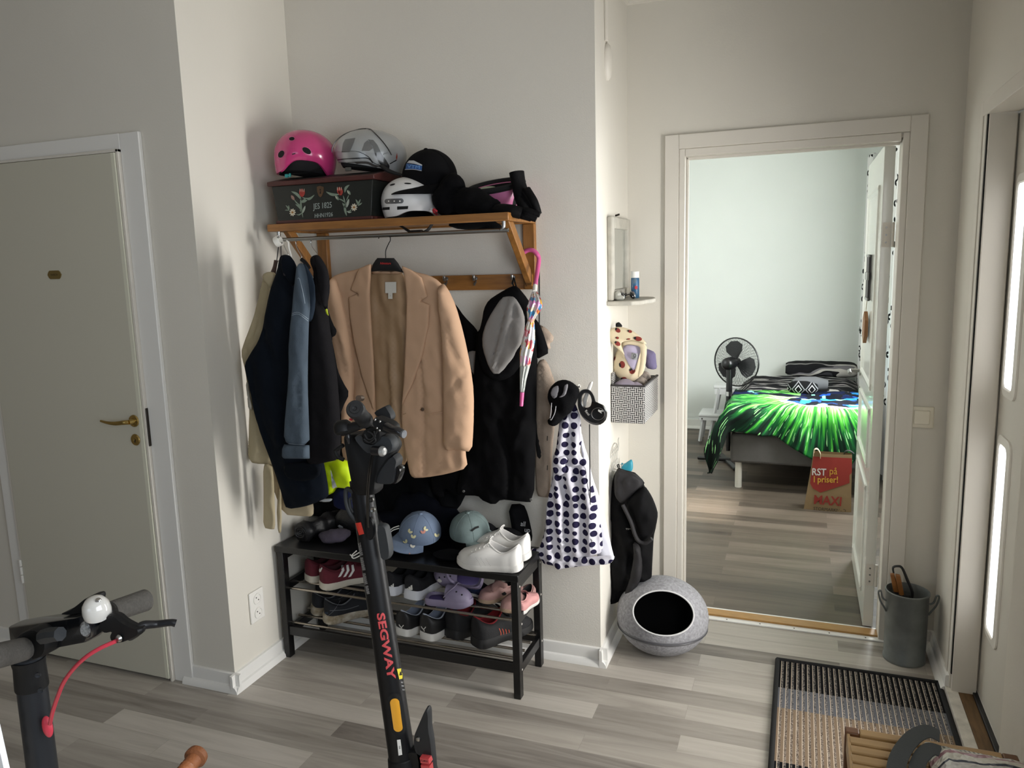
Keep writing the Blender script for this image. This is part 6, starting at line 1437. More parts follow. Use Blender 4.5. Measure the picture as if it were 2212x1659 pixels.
# ------------------------------------------------------------ zinc bucket with brushes
ZN = mat('galvanised_zinc', '7c807e', rough=.5, metal=.55, vary=(16, .28), bump=(70, .15))
bx, by = .440, 3.305
e = thing('zinc_bucket', 'tall galvanised zinc bucket with two ear handles on the floor right of the doorway', 'bucket', (bx, by, 0))
mk = M().lathe([(.074, 0), (.080, .002), (.080, .012), (.077, .016), (.078, .15), (.0795, .284), (.0825, .288), (.0825, .295), (.0785, .297), (.0765, .29), (.074, .15), (.072, .012), (.001, .01)], (bx, by, 0), n=48); mk.build('body', ZN, e)
for sg, a0 in ((-1, PI+.25), (1, -.12)):
    d = Vector((math.cos(a0), math.sin(a0), 0)); c_ = Vector((bx, by, 0))
    M().tube([c_+d*.079+Vector((0, 0, .205)), c_+d*.088+Vector((0, 0, .222)), c_+d*.104+Vector((0, 0, .25)), c_+d*.112+Vector((0, 0, .285)), c_+d*.104+Vector((0, 0, .292)), c_+d*.095+Vector((0, 0, .262)), c_+d*.081+Vector((0, 0, .25))], .0038, n=8).build('handle', ZN, e)
e = thing('hand_brush', 'dust brush with black bristles and orange wooden handle standing in the zinc bucket', 'brush', (bx-.02, by, .25))
OW = mat('orange_varnished_wood', '8a5828', rough=.35, vary=(20, .3))
blob('bristles', [((bx-.035, by-.005, .255), (.024, .038, .030)), ((bx-.008, by-.015, .25), (.028, .034, .034))], mat('black_bristles', '0b0b0d', rough=.95, bump=(300, 1)), e, amp=.006, seed=2)
M().prism([(bx-.068, by-.012, .36), (bx-.052, by-.012, .362), (bx-.03, by-.012, .285), (bx-.052, by-.012, .285)], (0, .018, 0)).build('handle', OW, e, bev=.003)
M().prism([(bx-.050, by-.02, .363), (bx-.031, by-.02, .361), (bx-.012, by-.02, .275), (bx-.032, by-.02, .275)], (0, .02, 0)).build('second_handle', OW, e, bev=.003)
e = thing('dustpan', 'black dustpan with its curved handle leaning in the zinc bucket', 'dustpan', (bx, by, .26))
M().tube([(bx-.052, by+.02, .355), (bx-.055, by+.02, .378), (bx-.04, by+.02, .386), (bx-.022, by+.02, .38), (bx, by+.02, .33), (bx+.018, by+.02, .285), (bx+.02, by+.02, .25)], [.006, .007, .007, .008, .010, .010, .008], n=10, flat=.6).build('handle', BKR, e)
M().prism([(bx-.01, by-.035, .275), (bx+.02, by-.035, .26), (bx+.02, by-.035, .16), (bx-.03, by-.035, .16)], (0, .05, 0)).build('pan', BKR, e, bev=.004)
# ------------------------------------------------------------ striped rug
RUG, N, L, b = nodemat('woven_rug', .95, .1)
tc = N.new('ShaderNodeTexCoord'); sp = N.new('ShaderNodeSeparateXYZ'); L.new(tc.outputs['Object'], sp.inputs[0])
fx = mth('FRACT', mth('MULTIPLY', sp.outputs['X'], 1/.0195))
thin = mth('LESS_THAN', fx, .10); dark = mth('GREATER_THAN', fx, .50)
nz_ = N.new('ShaderNodeTexNoise'); nz_.inputs['Scale'].default_value = 260; nz_.inputs['Detail'].default_value = 2; mpx = N.new('ShaderNodeMapping'); mpx.inputs['Scale'].default_value = (1, .7, 1); L.new(tc.outputs['Object'], mpx.inputs[0]); L.new(mpx.outputs[0], nz_.inputs['Vector'])
rr = N.new('ShaderNodeValToRGB'); rr.color_ramp.interpolation = 'CONSTANT'; L.new(mth('ADD', mth('MULTIPLY', sp.outputs['Y'], 1.0), 1.0), rr.inputs[0])
# object origin at y = 3.136; bands counted from the far end towards the room
bands = [(0, '121214', '17171a'), (.315, '7b6a58', '4d3b2c'), (.64, '5d5f64', '33353a'), (.778, '0e0e10', '0e0e10')]
rr.color_ramp.elements[0].position = 0; rr.color_ramp.elements[0].color = (*lin(bands[0][1]), 1)
rr.color_ramp.elements[1].position = bands[1][0]; rr.color_ramp.elements[1].color = (*lin(bands[1][1]), 1)
for p_, c_, _ in bands[2:]:
    q = rr.color_ramp.elements.new(p_); q.color = (*lin(c_), 1)
mxa = N.new('ShaderNodeMix'); mxa.data_type = 'RGBA'; mxa.inputs[6].default_value = (*lin('2a2a2d'), 1); mxa.inputs[7].default_value = (*lin('9d958c'), 1)
rn = N.new('ShaderNodeValToRGB'); rn.color_ramp.elements[0].position = .42; rn.color_ramp.elements[1].position = .6; L.new(nz_.outputs['Fac'], rn.inputs[0]); L.new(rn.outputs[0], mxa.inputs[0])
mxb = N.new('ShaderNodeMix'); mxb.data_type = 'RGBA'; mxb.inputs[0].default_value = .62; L.new(rr.outputs[0], mxb.inputs[6]); L.new(mxa.outputs[2], mxb.inputs[7])
mxc = N.new('ShaderNodeMix'); mxc.data_type = 'RGBA'; L.new(dark, mxc.inputs[0]); L.new(mxb.outputs[2], mxc.inputs[6]); L.new(rr.outputs[0], mxc.inputs[7])
mxd = N.new('ShaderNodeMix'); mxd.data_type = 'RGBA'; L.new(thin, mxd.inputs[0]); L.new(mxc.outputs[2], mxd.inputs[6]); mxd.inputs[7].default_value = (*lin('cbbca8'), 1)
L.new(mxd.outputs[2], b.inputs['Base Color'])
bp2 = N.new('ShaderNodeBump'); bp2.inputs['Strength'].default_value = .6; bp2.inputs['Distance'].default_value = .003; L.new(nz_.outputs['Fac'], bp2.inputs['Height']); L.new(bp2.outputs[0], b.inputs['Normal'])
e = thing('door_rug', 'woven striped rug with black binding at the entry door', 'rug', (-.05, 3.128, 0))
RW = .597
rot_ = Matrix.Rotation(0, 3, 'Z')
mk = M(); ny, nx = 40, 24
top_ = [[Vector((-.042+(RW-.014)*i/nx, 3.120-1.25*j/ny, .009)) for i in range(nx+1)] for j in range(ny+1)]
mk.loft(top_, cap=False, closed=False); mk.loft([[p-Vector((0, 0, .007)) for p in r_] for r_ in top_], cap=False, closed=False); mk.build('woven_field', RUG, e)
BIND = mat('black_binding', '0d0d0f', rough=.9, bump=(300, .5))
for (a, b2) in (((-.046, 3.126), (-.046, 1.87)), ((-.05, 3.126), (.545, 3.126)), ((.541, 3.126), (.541, 1.87)), ((-.05, 1.87), (.545, 1.87))):
    M().tube([(*a, .0075), ((a[0]+b2[0])/2, (a[1]+b2[1])/2, .0075), (*b2, .0075)], .0095, n=10, k=2, flat=1).build('binding', BIND, e)
# ------------------------------------------------------------ slatted bench with cool bag, lower right
PINE = mat('varnished_beech', 'b08d5c', rough=.45, vary=(6, .16), stretch=(1, 8, 8)); PINE2 = mat('brown_end_grain', '6b4527', rough=.5)
e = thing('slatted_bench', 'small varnished beech bench with slatted top in the lower right corner', 'bench', (.33, 1.6, 0))
SX0, SX1, SY1, SZ = .138, .520, 1.990, .45
def lean(y): return 0
for k in range(22):
    yy = SY1-.010-k*.0375
    x1_ = SX1-.022
    if k == 0: M().box(SX0+.034, x1_-.012, yy-.018, yy+.010, SZ-.022, SZ).build('top_slat', PINE, e, bev=.003)
    else: M().box(SX0+.008, SX1-.008, yy-.020, yy+.009, SZ-.018, SZ-.001).build('top_slat', PINE, e, bev=.003)
for x in (SX0, SX1-.034):
    for yy in (SY1-.028, SY1-.83):
        M().box(x, x+.034, yy, yy+.028, 0, SZ+.001).build('leg', PINE2, e, bev=.004)
for x in (SX0+.003, SX1-.013): M().box(x, x+.008, SY1-.80, SY1-.028, SZ-.05, SZ-.002).build('side_rail', PINE, e, bev=.002)
# cool bag: crinkled foil top with stripes
FOIL, N, L, b = nodemat('striped_foil_bag', .35, .6)
tc = N.new('ShaderNodeTexCoord'); sp = N.new('ShaderNodeSeparateXYZ'); L.new(tc.outputs['Object'], sp.inputs[0])
yy = mth('ADD', mth('MULTIPLY', sp.outputs['Y'], 1.0), mth('MULTIPLY', sp.outputs['X'], -.12))
r = N.new('ShaderNodeValToRGB'); r.color_ramp.interpolation = 'CONSTANT'; L.new(mth('FRACT', mth('MULTIPLY', yy, -5.2)), r.inputs[0])
cs = [(0, 'c2c0bb'), (.16, '2c3444'), (.20, 'c9c6bc'), (.42, '9a6f78'), (.52, 'c9c6bc'), (.66, '2c3444'), (.70, 'c4c2be')]
r.color_ramp.elements[0].position = 0; r.color_ramp.elements[0].color = (*lin(cs[0][1]), 1); r.color_ramp.elements[1].position = cs[1][0]; r.color_ramp.elements[1].color = (*lin(cs[1][1]), 1)
for p_, c_ in cs[2:]:
    q = r.color_ramp.elements.new(p_); q.color = (*lin(c_), 1)
dsh = mth('MULTIPLY', mth('LESS_THAN', mth('FRACT', mth('MULTIPLY', sp.outputs['X'], 110)), .45), mth('LESS_THAN', mth('ABSOLUTE', mth('SUBTRACT', mth('FRACT', mth('MULTIPLY', yy, -5.2)), .31)), .06))
mx = N.new('ShaderNodeMix'); mx.data_type = 'RGBA'; L.new(dsh, mx.inputs[0]); L.new(r.outputs[0], mx.inputs[6]); mx.inputs[7].default_value = (*lin('4a4640'), 1); L.new(mx.outputs[2], b.inputs['Base Color'])
b.inputs['Metallic'].default_value = .35
vo = N.new('ShaderNodeTexVoronoi'); vo.inputs['Scale'].default_value = 70; L.new(tc.outputs['Object'], vo.inputs['Vector']); bp2 = N.new('ShaderNodeBump'); bp2.inputs['Strength'].default_value = 1; bp2.inputs['Distance'].default_value = .0025; L.new(vo.outputs['Distance'], bp2.inputs['Height']); L.new(bp2.outputs[0], b.inputs['Normal'])
e = thing('cool_bag', 'flattened foil cool bag with navy and white stripes lying on the slatted bench', 'bag', (.33, 1.97, .452))
mk = M(); g1 = []
for j in range(26):
    row_ = []
    for i in range(30):
        a = i/29; c_ = j/25; x = .318+.30*a; y = 1.968-.020*a-.80*c_
        h = .455+.045*math.sin(PI*min(1, c_*7)/2)*min(1, a*10)+.008*noise.noise(Vector((x*40, y*40, 0)))
        row_.append(Vector((x, y, h)))
    g1.append(row_)
mk.loft(g1, cap=False, closed=False); mk.loft([[Vector((p.x, p.y, .452)) for p in r_] for r_ in g1], cap=False, closed=False)
mk.loft([[r_[0] for r_ in g1], [Vector((r_[0].x, r_[0].y, .452)) for r_ in g1]], cap=False, closed=False); mk.loft([g1[0], [Vector((p.x, p.y, .452)) for p in g1[0]]], cap=False, closed=False)
mk.loft([[r_[-1] for r_ in g1], [Vector((r_[-1].x, r_[-1].y, .452)) for r_ in g1]], cap=False, closed=False)
mk.build('foil_body', FOIL, e, ang=70)
e = thing('grey_strap', 'dark grey webbing strap curled on the slatted bench beside the cool bag', 'strap', (.28, 1.93, .452))
GS = mat('grey_webbing', '4c4f4f', rough=.9, bump=(300, .4))
def ribbon(pts, w, m, nm, th=.003, up=Vector((0, 1, .2))):
    P = catmull(pts, 6); mk = M(); rings = []
    for i, p in enumerate(P):
        t = (P[min(i+1, len(P)-1)]-P[max(i-1, 0)]).normalized(); s_ = (up-t*up.dot(t)).normalized(); n2 = t.cross(s_)
        rings.append([p+s_*w/2+n2*th/2, p-s_*w/2+n2*th/2, p-s_*w/2-n2*th/2, p+s_*w/2-n2*th/2])
    mk.loft(rings); return mk.build(nm, m, e, ang=50)
ribbon([(.345, 1.945, .492), (.320, 1.945, .500), (.290, 1.925, .494), (.262, 1.885, .482), (.245, 1.845, .472), (.235, 1.80, .463)], .040, GS, 'outer_loop')
ribbon([(.345, 1.90, .480), (.32, 1.895, .485), (.298, 1.87, .478), (.285, 1.84, .468), (.28, 1.80, .462)], .036, GS, 'inner_loop')
# ------------------------------------------------------------ bed
GB = mat('grey_bed_fabric', '5b5856', rough=.95, bump=(400, .4), vary=(30, .08))
e = thing('bed', 'grey upholstered single bed with round cream legs in the bedroom', 'bed', (0, 6.5, 0))
M().box(-.44, .462, 5.55, 7.44, .19, .40).build('base', GB, e, bev=.02, seg=3)
M().box(-.435, .457, 5.56, 7.43, .402, .525).build('mattress', mat('white_mattress', 'c9c8c4', rough=.9), e, bev=.03, seg=3)
for x, y in ((-.385, 5.60), (.41, 5.60), (-.385, 7.38), (.41, 7.38)): M().cyl((x, y, 0), (x, y, .19), .024, n=20).build('leg', mat('cream_lacquer', 'cfcabf', rough=.35), e)
ZEB, N, L, b = nodemat('wavy_striped_bedding', .9, .15)
tc = N.new('ShaderNodeTexCoord'); mp = N.new('ShaderNodeMapping'); mp.inputs['Scale'].default_value = (.6, .8, 1.6); L.new(tc.outputs['Object'], mp.inputs[0])
wv = N.new('ShaderNodeTexWave'); wv.wave_type = 'BANDS'; wv.bands_direction = 'Y'; wv.inputs['Scale'].default_value = 1.5; wv.inputs['Distortion'].default_value = 9; wv.inputs['Detail'].default_value = 2.5; wv.inputs['Detail Scale'].default_value = 1.3; L.new(mp.outputs[0], wv.inputs['Vector'])
r = N.new('ShaderNodeValToRGB'); r.color_ramp.interpolation = 'CONSTANT'; L.new(wv.outputs['Fac'], r.inputs[0])
cs = [(0, '131316'), (.26, '3a3a3f'), (.42, '17171a'), (.56, 'b5b2ae'), (.76, '77757a'), (.88, '1a1a1e')]
r.color_ramp.elements[0].color = (*lin(cs[0][1]), 1); r.color_ramp.elements[1].position = cs[1][0]; r.color_ramp.elements[1].color = (*lin(cs[1][1]), 1)
for p_, c_ in cs[2:]:
    q = r.color_ramp.elements.new(p_); q.color = (*lin(c_), 1)
L.new(r.outputs[0], b.inputs['Base Color'])
def field(x0, x1, y0, y1, zf, nx=46, ny=46, th=.03):
    mk = M(); T_ = [[Vector((x0+(x1-x0)*i/nx, y0+(y1-y0)*j/ny, zf(i/nx, j/ny, x0+(x1-x0)*i/nx, y0+(y1-y0)*j/ny))) for i in range(nx+1)] for j in range(ny+1)]
    Bm = [[p-Vector((0, 0, th)) for p in r_] for r_ in T_]
    mk.loft(T_, cap=False, closed=False); mk.loft(Bm, cap=False, closed=False)
    for a, b2 in ((T_[0], Bm[0]), (T_[-1], Bm[-1]), ([r_[0] for r_ in T_], [r_[0] for r_ in Bm]), ([r_[-1] for r_ in T_], [r_[-1] for r_ in Bm])): mk.loft([a, b2], cap=False, closed=False)
    return mk
def zd(i, j, x, y):
    e_ = min(1, min(i, 1-i)*9)*min(1, min(j+.15, 1-j)*8)
    return .545+.055*e_**.6+.014*noise.noise(Vector((x*5, y*9, 0)))+.012*abs(noise.noise(Vector((x*9, y*18, 3))))-max(0, -.36-x)*.4
e = thing('duvet', 'black grey and white wavy striped duvet spread on the bed', 'duvet', (0, 6.4, .55))
field(-.475, .465, 5.95, 7.22, zd).build('cover', ZEB, e, ang=80)
e = thing('pillow', 'wavy striped pillow against the wall at the head of the bed', 'pillow', (.15, 7.28, .6))
mk = M(); rings = []
for i in range(29):
    a = i/28*2-1; ring = []
    for j in range(32):
        t = 2*PI*j/32; sx_ = max(0, 1-abs(a)**5)**.5
        ring.append(Vector((.185+.295*a, 7.27+.16*math.copysign(abs(math.cos(t))**.6, math.cos(t))*(.75+.25*sx_)+.02*a*a, .640+.055*math.sin(t)*(.45+.55*sx_)+.010*noise.noise(Vector((a*4, t*2, 2)))+.02*math.cos(t))))
    rings.append(ring)
mk.loft(rings); mk.build('pillow_cover', ZEB, e, ang=80)
# green blanket
GRN, N, L, b = nodemat('green_burst_fleece', .8, .2)
uvn = N.new('ShaderNodeUVMap'); sp = N.new('ShaderNodeSeparateXYZ'); L.new(uvn.outputs[0], sp.inputs[0])
ex = mth('DIVIDE', mth('SUBTRACT', sp.outputs['X'], .26), .34); ey = mth('DIVIDE', mth('SUBTRACT', sp.outputs['Y'], .44), .17)
ed = mth('SQRT', mth('ADD', mth('MULTIPLY', ex, ex), mth('MULTIPLY', ey, ey)))
dx = mth('SUBTRACT', sp.outputs['X'], .16); dy = mth('SUBTRACT', sp.outputs['Y'], .30)
rad = mth('SQRT', mth('ADD', mth('MULTIPLY', dx, dx), mth('MULTIPLY', dy, dy)))
ang_ = mth('ARCTAN2', dx, dy)
def noise2(fa, fr_, det=3):
    cb = N.new('ShaderNodeCombineXYZ'); L.new(mth('MULTIPLY', ang_, fa), cb.inputs[0]); L.new(mth('MULTIPLY', rad, fr_), cb.inputs[1])
    n_ = N.new('ShaderNodeTexNoise'); n_.inputs['Scale'].default_value = 1; n_.inputs['Detail'].default_value = det; L.new(cb.outputs[0], n_.inputs['Vector']); return n_.outputs['Fac']
fall = mth('SUBTRACT', 1.16, mth('MULTIPLY', rad, 1.35))
val = mth('ADD', mth('MULTIPLY', mth('SUBTRACT', noise2(20, 2.2), .5), 1.9), fall)
r = N.new('ShaderNodeValToRGB'); L.new(val, r.inputs[0])
cs = [(0, '04100b'), (.25, '0a2c1c'), (.45, '17642f'), (.64, '4cb53a'), (.82, '9be47a'), (1.0, 'e2fbd8')]
r.color_ramp.elements[0].color = (*lin(cs[0][1]), 1); r.color_ramp.elements[1].position = cs[1][0]; r.color_ramp.elements[1].color = (*lin(cs[1][1]), 1)
for p_, c_ in cs[2:]:
    q = r.color_ramp.elements.new(p_); q.color = (*lin(c_), 1)
strk = mth('GREATER_THAN', noise2(52, 8, 1), .66)
mxs = N.new('ShaderNodeMix'); mxs.data_type = 'RGBA'; L.new(mth('MULTIPLY', strk, .75), mxs.inputs[0]); L.new(r.outputs[0], mxs.inputs[6]); mxs.inputs[7].default_value = (*lin('a8f0a0'), 1)
vo = N.new('ShaderNodeTexVoronoi'); vo.distance = 'CHEBYCHEV'; vo.inputs['Scale'].default_value = 13; L.new(uvn.outputs[0], vo.inputs['Vector'])
sc_ = N.new('ShaderNodeSeparateColor'); L.new(vo.outputs['Color'], sc_.inputs[0])
rb2 = N.new('ShaderNodeValToRGB'); rb2.color_ramp.interpolation = 'CONSTANT'; L.new(sc_.outputs[0], rb2.inputs[0])
cs = [(0, '070c1c'), (.34, '101b44'), (.48, '1d4fae'), (.60, '070d18'), (.74, '2f8fd0'), (.84, '0b1734'), (.92, '8fe8c8')]
rb2.color_ramp.elements[0].color = (*lin(cs[0][1]), 1); rb2.color_ramp.elements[1].position = cs[1][0]; rb2.color_ramp.elements[1].color = (*lin(cs[1][1]), 1)
for p_, c_ in cs[2:]:
    q = rb2.color_ramp.elements.new(p_); q.color = (*lin(c_), 1)
bandc = mth('ADD', .13, mth('MULTIPLY', mth('MAXIMUM', mth('ADD', sp.outputs['X'], .30), 0), .42))
inband = mth('MULTIPLY', mth('LESS_THAN', mth('ABSOLUTE', mth('SUBTRACT', sp.outputs['Y'], bandc)), .055), mth('LESS_THAN', sp.outputs['X'], .12))
topr = mth('MULTIPLY', mth('GREATER_THAN', sp.outputs['X'], .02), mth('LESS_THAN', sp.outputs['Y'], .36))
inb = mth('MAXIMUM', mth('MAXIMUM', mth('LESS_THAN', ed, 1), inband), topr)
edge_ = mth('MULTIPLY', mth('LESS_THAN', mth('ABSOLUTE', mth('SUBTRACT', ed, 1.06)), .07), mth('GREATER_THAN', sp.outputs['Y'], .42))
mx = N.new('ShaderNodeMix'); mx.data_type = 'RGBA'; L.new(inb, mx.inputs[0]); L.new(mxs.outputs[2], mx.inputs[6]); L.new(rb2.outputs[0], mx.inputs[7])
mx2 = N.new('ShaderNodeMix'); mx2.data_type = 'RGBA'; L.new(edge_, mx2.inputs[0]); L.new(mx.outputs[2], mx2.inputs[6]); mx2.inputs[7].default_value = (*lin('e2ffe0'), 1); L.new(mx2.outputs[2], b.inputs['Base Color'])
e = thing('fleece_blanket', 'bright green and blue patterned fleece blanket draped over the foot of the bed', 'blanket', (0, 5.8, .5))
ST = .68
def hem(x):  # length hanging in front
    pts_ = [(-.80, .20), (-.62, .34), (-.52, .30), (-.46, .16), (-.30, .155), (-.15, .17), (0, .25), (.12, .33), (.22, .37), (.34, .35), (.42, .22), (.50, .10)]
    for (a, h1), (b2, h2) in zip(pts_, pts_[1:]):
        if x <= b2: return h1+(h2-h1)*(x-a)/(b2-a)
    return .1
nx, ny = 84, 64; T_, UVs = [], []
for j in range(ny+1):
    row_, ru = [], []
    for i in range(nx+1):
        a = -.74+(.485+.74)*i/nx; s_ = (ST+hem(a))*j/ny
        back_y = 6.20+.05*math.sin(a*5)-.10*max(0, a)
        top_z = .612+.012*noise.noise(Vector((a*7, s_*8, 1)))+.010*abs(noise.noise(Vector((a*14, s_*10, 5))))
        side = max(0, -.455-a); fr_ = max(0, s_-ST); sk = min(1, max(.02, (s_-.15)/.40)); a = a if a > -.455 else -.455-side*sk; side *= sk
        rr0 = .06
        y = 5.515+(back_y-5.515)*(1-min(1, s_/ST))
        z = top_z-rr0*(max(0, min(1, 1-(ST-s_)/.10)))**2*.5 if s_ < ST else top_z-.03-fr_
        if fr_ > 0: y = 5.505-.018*min(1, fr_/.06)-.022*math.sin(a*22+1)*min(1, fr_/.15)-.02*fr_
        x = a
        if side > 0:
            x = -.455-.03*min(1, side/.05)-.05*side-.018*math.sin(s_*20)*min(1, side/.1)
            z = z-side*1.0
            if fr_ > 0: x -= .35*side; y -= 0
        row_.append(Vector((x, y, max(z, .12)))); ru.append((a, s_))
    T_.append(row_); UVs.append(ru)
me = bpy.data.meshes.new('blanket_cloth'); vs_ = [e.location*-1+p for r_ in T_ for p in r_]
fs = [(j*(nx+1)+i, j*(nx+1)+i+1, (j+1)*(nx+1)+i+1, (j+1)*(nx+1)+i) for j in range(ny) for i in range(nx)]
me.from_pydata(vs_, [], fs); uvl = me.uv_layers.new(name='UVMap'); flat_ = [q for r_ in UVs for q in r_]
for lp in me.loops: uvl.data[lp.index].uv = flat_[lp.vertex_index]
for p in me.polygons: p.use_smooth = True
me.materials.append(GRN); o = bpy.data.objects.new('cloth', me); COL.objects.link(o); o.parent = e
so_ = o.modifiers.new('s', 'SOLIDIFY'); so_.thickness = .006; so_.offset = -1
# rolled things on the bed
e = thing('neck_pillow', 'plain grey bolster lying on the striped duvet', 'cushion', (.10, 6.22, .63))
mk = M().tube([(-.04, 6.20, .665), (.02, 6.22, .67), (.12, 6.24, .67), (.21, 6.25, .665)], [.035, .055, .055, .035], n=20); mk.build('bolster', mat('mid_grey_cotton', '5e5f62', rough=.9), e)
e = thing('patterned_cushion', 'small black and white diamond patterned cushion in front of the grey bolster', 'cushion', (.05, 6.10, .63))
DIA, N, L, b = nodemat('black_white_diamond_cloth', .9, .2)
tc = N.new('ShaderNodeTexCoord'); sp = N.new('ShaderNodeSeparateXYZ'); L.new(tc.outputs['Object'], sp.inputs[0])
dd = mth('ADD', mth('ABSOLUTE', mth('SUBTRACT', mth('FRACT', mth('MULTIPLY', sp.outputs['X'], 10.5)), .5)), mth('ABSOLUTE', mth('MULTIPLY', mth('SUBTRACT', sp.outputs['Z'], .022), 8)))
r = N.new('ShaderNodeValToRGB'); r.color_ramp.interpolation = 'CONSTANT'; L.new(dd, r.inputs[0])
cs = [(0, '0c0c0e'), (.20, 'bdbdbf'), (.27, '0e0e10'), (.42, '8e8e92'), (.50, '0e0e10')]
r.color_ramp.elements[0].color = (*lin(cs[0][1]), 1); r.color_ramp.elements[1].position = cs[1][0]; r.color_ramp.elements[1].color = (*lin(cs[1][1]), 1)
for p_, c_ in cs[2:]:
    q = r.color_ramp.elements.new(p_); q.color = (*lin(c_), 1)
L.new(r.outputs[0], b.inputs['Base Color'])
mk = M().tube([(-.065, 6.12, .66), (-.02, 6.105, .66), (.06, 6.10, .66), (.13, 6.12, .655)], [.03, .05, .05, .032], n=20); mk.build('roll', DIA, e)
# ------------------------------------------------------------ pedestal fan
e = thing('pedestal_fan', 'black pedestal fan with round wire grille beside the bed', 'fan', (-.60, 6.25, 0))
BP = mat('black_fan_plastic', '0e0e10', rough=.3)
fc = B(1590.5, 782, y=6.36); fr0 = .191
fd = Vector((-.42, -.9, .0)).normalized()   # side with the motor, towards the camera
fx_ = fd.cross(Vector((0, 0, 1))).normalized(); fz_ = Vector((0, 0, 1))
def fp(r_, t, dpt=0): return fc+fx_*math.cos(t)*r_+fz_*math.sin(t)*r_+fd*dpt
mk = M()
for k in range(2, 22):
    r_ = fr0*k/22; dp = .055*math.sqrt(max(0, 1-(r_/fr0)**2.5))
    for sg in (1, -1): mk.tube([fp(r_, 2*PI*j/28, sg*dp) for j in range(28)], .0007, n=4, k=1, closed=True)
for j in range(44):
    t = 2*PI*j/44
    for sg in (1, -1): mk.tube([fp(fr0*q/6, t+.25*q/6, sg*.055*math.sqrt(max(0, 1-(q/6)**2.5))) for q in range(1, 7)], .0007, n=4, k=1)
mk.build('wire_grille', BP, e, kind='stuff', smooth=False)
M().tube([fp(fr0+.003, 2*PI*j/40) for j in range(40)], .006, n=8, k=1, closed=True).build('grille_ring', BP, e)
hub = M().cyl(fc-fd*.02, fc+fd*.03, .032, n=20).build('hub', BP, e)
for k in range(3):
    t0 = PI/2-.1+k*2*PI/3; out = []
    for q in range(13):
        t = q/12; out.append((.03+.13*math.sin(PI*t/2)*1.0, t0-.18+.1*t*0-.0))
    rim_ = [(.03, t0-.6), (.07, t0-.80), (.12, t0-.82), (.155, t0-.62), (.172, t0-.22), (.172, t0+.16), (.155, t0+.48), (.11, t0+.62), (.07, t0+.6), (.03, t0+.7)]
    P1 = [fp(a, t, .016*((t-t0))) for a, t in rim_]
    M().prism(P1, fd*.003).build('blade', mat('dark_grey_blade', '1d1e21', rough=.4), e)
mb = fc+fd*.055
M().lathe([(.01, 0), (.045, .0), (.05, .02), (.05, .07), (.045, .10), (.03, .115), (.01, .12)], mb, R=fd.to_track_quat('Z', 'Y').to_matrix(), n=24).build('motor', BP, e)
pb = mb+fd*.05
M().tube([pb+Vector((0, 0, -.04)), Vector((pb.x, pb.y, .62)), Vector((pb.x, pb.y, .50)), Vector((pb.x, pb.y, .10))], [.022, .024, .024, .016], n=16, sm=False).build('pole', BP, e)
M().cyl((pb.x, pb.y, .55), (pb.x, pb.y, .585), .026, n=18).build('height_collar', CHROME, e)
M().cyl((pb.x, pb.y, .42), (pb.x, pb.y, .50), .028, n=18).build('pole_socket', BP, e)
M().box(pb.x-.24, pb.x+.24, pb.y-.02, pb.y+.02, .012, .04).build('base_bar', BP, e, bev=.008)
M().box(pb.x-.02, pb.x+.02, pb.y-.26, pb.y+.22, .0, .03, R=Matrix.Rotation(.35, 3, 'Z')).build('base_bar', BP, e, bev=.008)
# ------------------------------------------------------------ white step stool
e = thing('step_stool', 'white wooden step stool against the bedroom wall behind the fan', 'step stool', (-.62, 7.1, 0))
WS = mat('white_lacquered_wood', 'cfd0d0', rough=.4)
M().box(-.71, -.45, 6.98, 7.20, .485, .51).build('top_step', WS, e, bev=.006)
M().box(-.83, -.60, 6.92, 7.22, .235, .258).build('lower_step', WS, e, bev=.006)
for y in (6.99, 7.165):
    M().tube([(-.66, y, .49), (-.74, y, 0)], .017, n=4, sm=False).build('leg', WS, e); M().tube([(-.49, y, .49), (-.465, y, 0)], .017, n=4, sm=False).build('leg', WS, e)
    M().tube([(-.79, y-.03, .24), (-.82, y-.03, 0)], .017, n=4, sm=False).build('leg', WS, e)
    M().box(-.82, -.47, y-.008, y+.008, .20, .234).build('side_rail', WS, e, bev=.002)
M().box(-.70, -.46, 6.985, 6.998, .43, .485).build('apron', WS, e, bev=.002)
M().box(-.83, -.60, 6.93, 6.943, .20, .235).build('apron', WS, e, bev=.002)
mk = M()
for x, z in ((-.665, .46), (-.45, .46), (-.80, .215)): mk.cyl((x, 6.984 if z > .4 else 6.929, z), (x, 6.98 if z > .4 else 6.926, z), .006, n=8)
mk.each('screw', DARKM, e)
# ------------------------------------------------------------ paper carrier bag
e = thing('paper_bag', 'brown paper carrier bag with red print and yellow lettering at the foot of the bed', 'paper bag', (.20, 5.22, 0))
KR = mat('kraft_paper', '8d7453', rough=.8, vary=(8, .15), bump=(40, .3)); RP = mat('red_print_paper', '8e2b22', rough=.7, vary=(8, .1))  # paper and print colours darkened for the shade the bag stands in
yb_ = 5.20
mk = M(); rings = []
for t, (x0, x1, d) in zip((0, .35, .7, 1), ((.058, .345, .11), (.075, .34, .10), (.092, .338, .085), (.105, .335, .06))):
    z = .38*t; rings.append([Vector((x0, yb_, z)), Vector(((x0+x1)/2, yb_-.008, z)), Vector((x1, yb_+.01, z)), Vector((x1, yb_+d, z)), Vector((x0+.01, yb_+d, z))])
mk.loft(rings, cap=False); mk.add(rings[0], [(0, 1, 2, 3, 4)]); bg2 = mk.build('bag_body', KR, e, ang=30)
S = Surf(bg2)
decal('red_panel', [(1757, 986), (1800, 988), (1845, 990), (1845, 1040), (1800, 1055), (1772, 1064), (1756, 1055), (1750, 1044)], S, RP, e, g=5, off=.003)
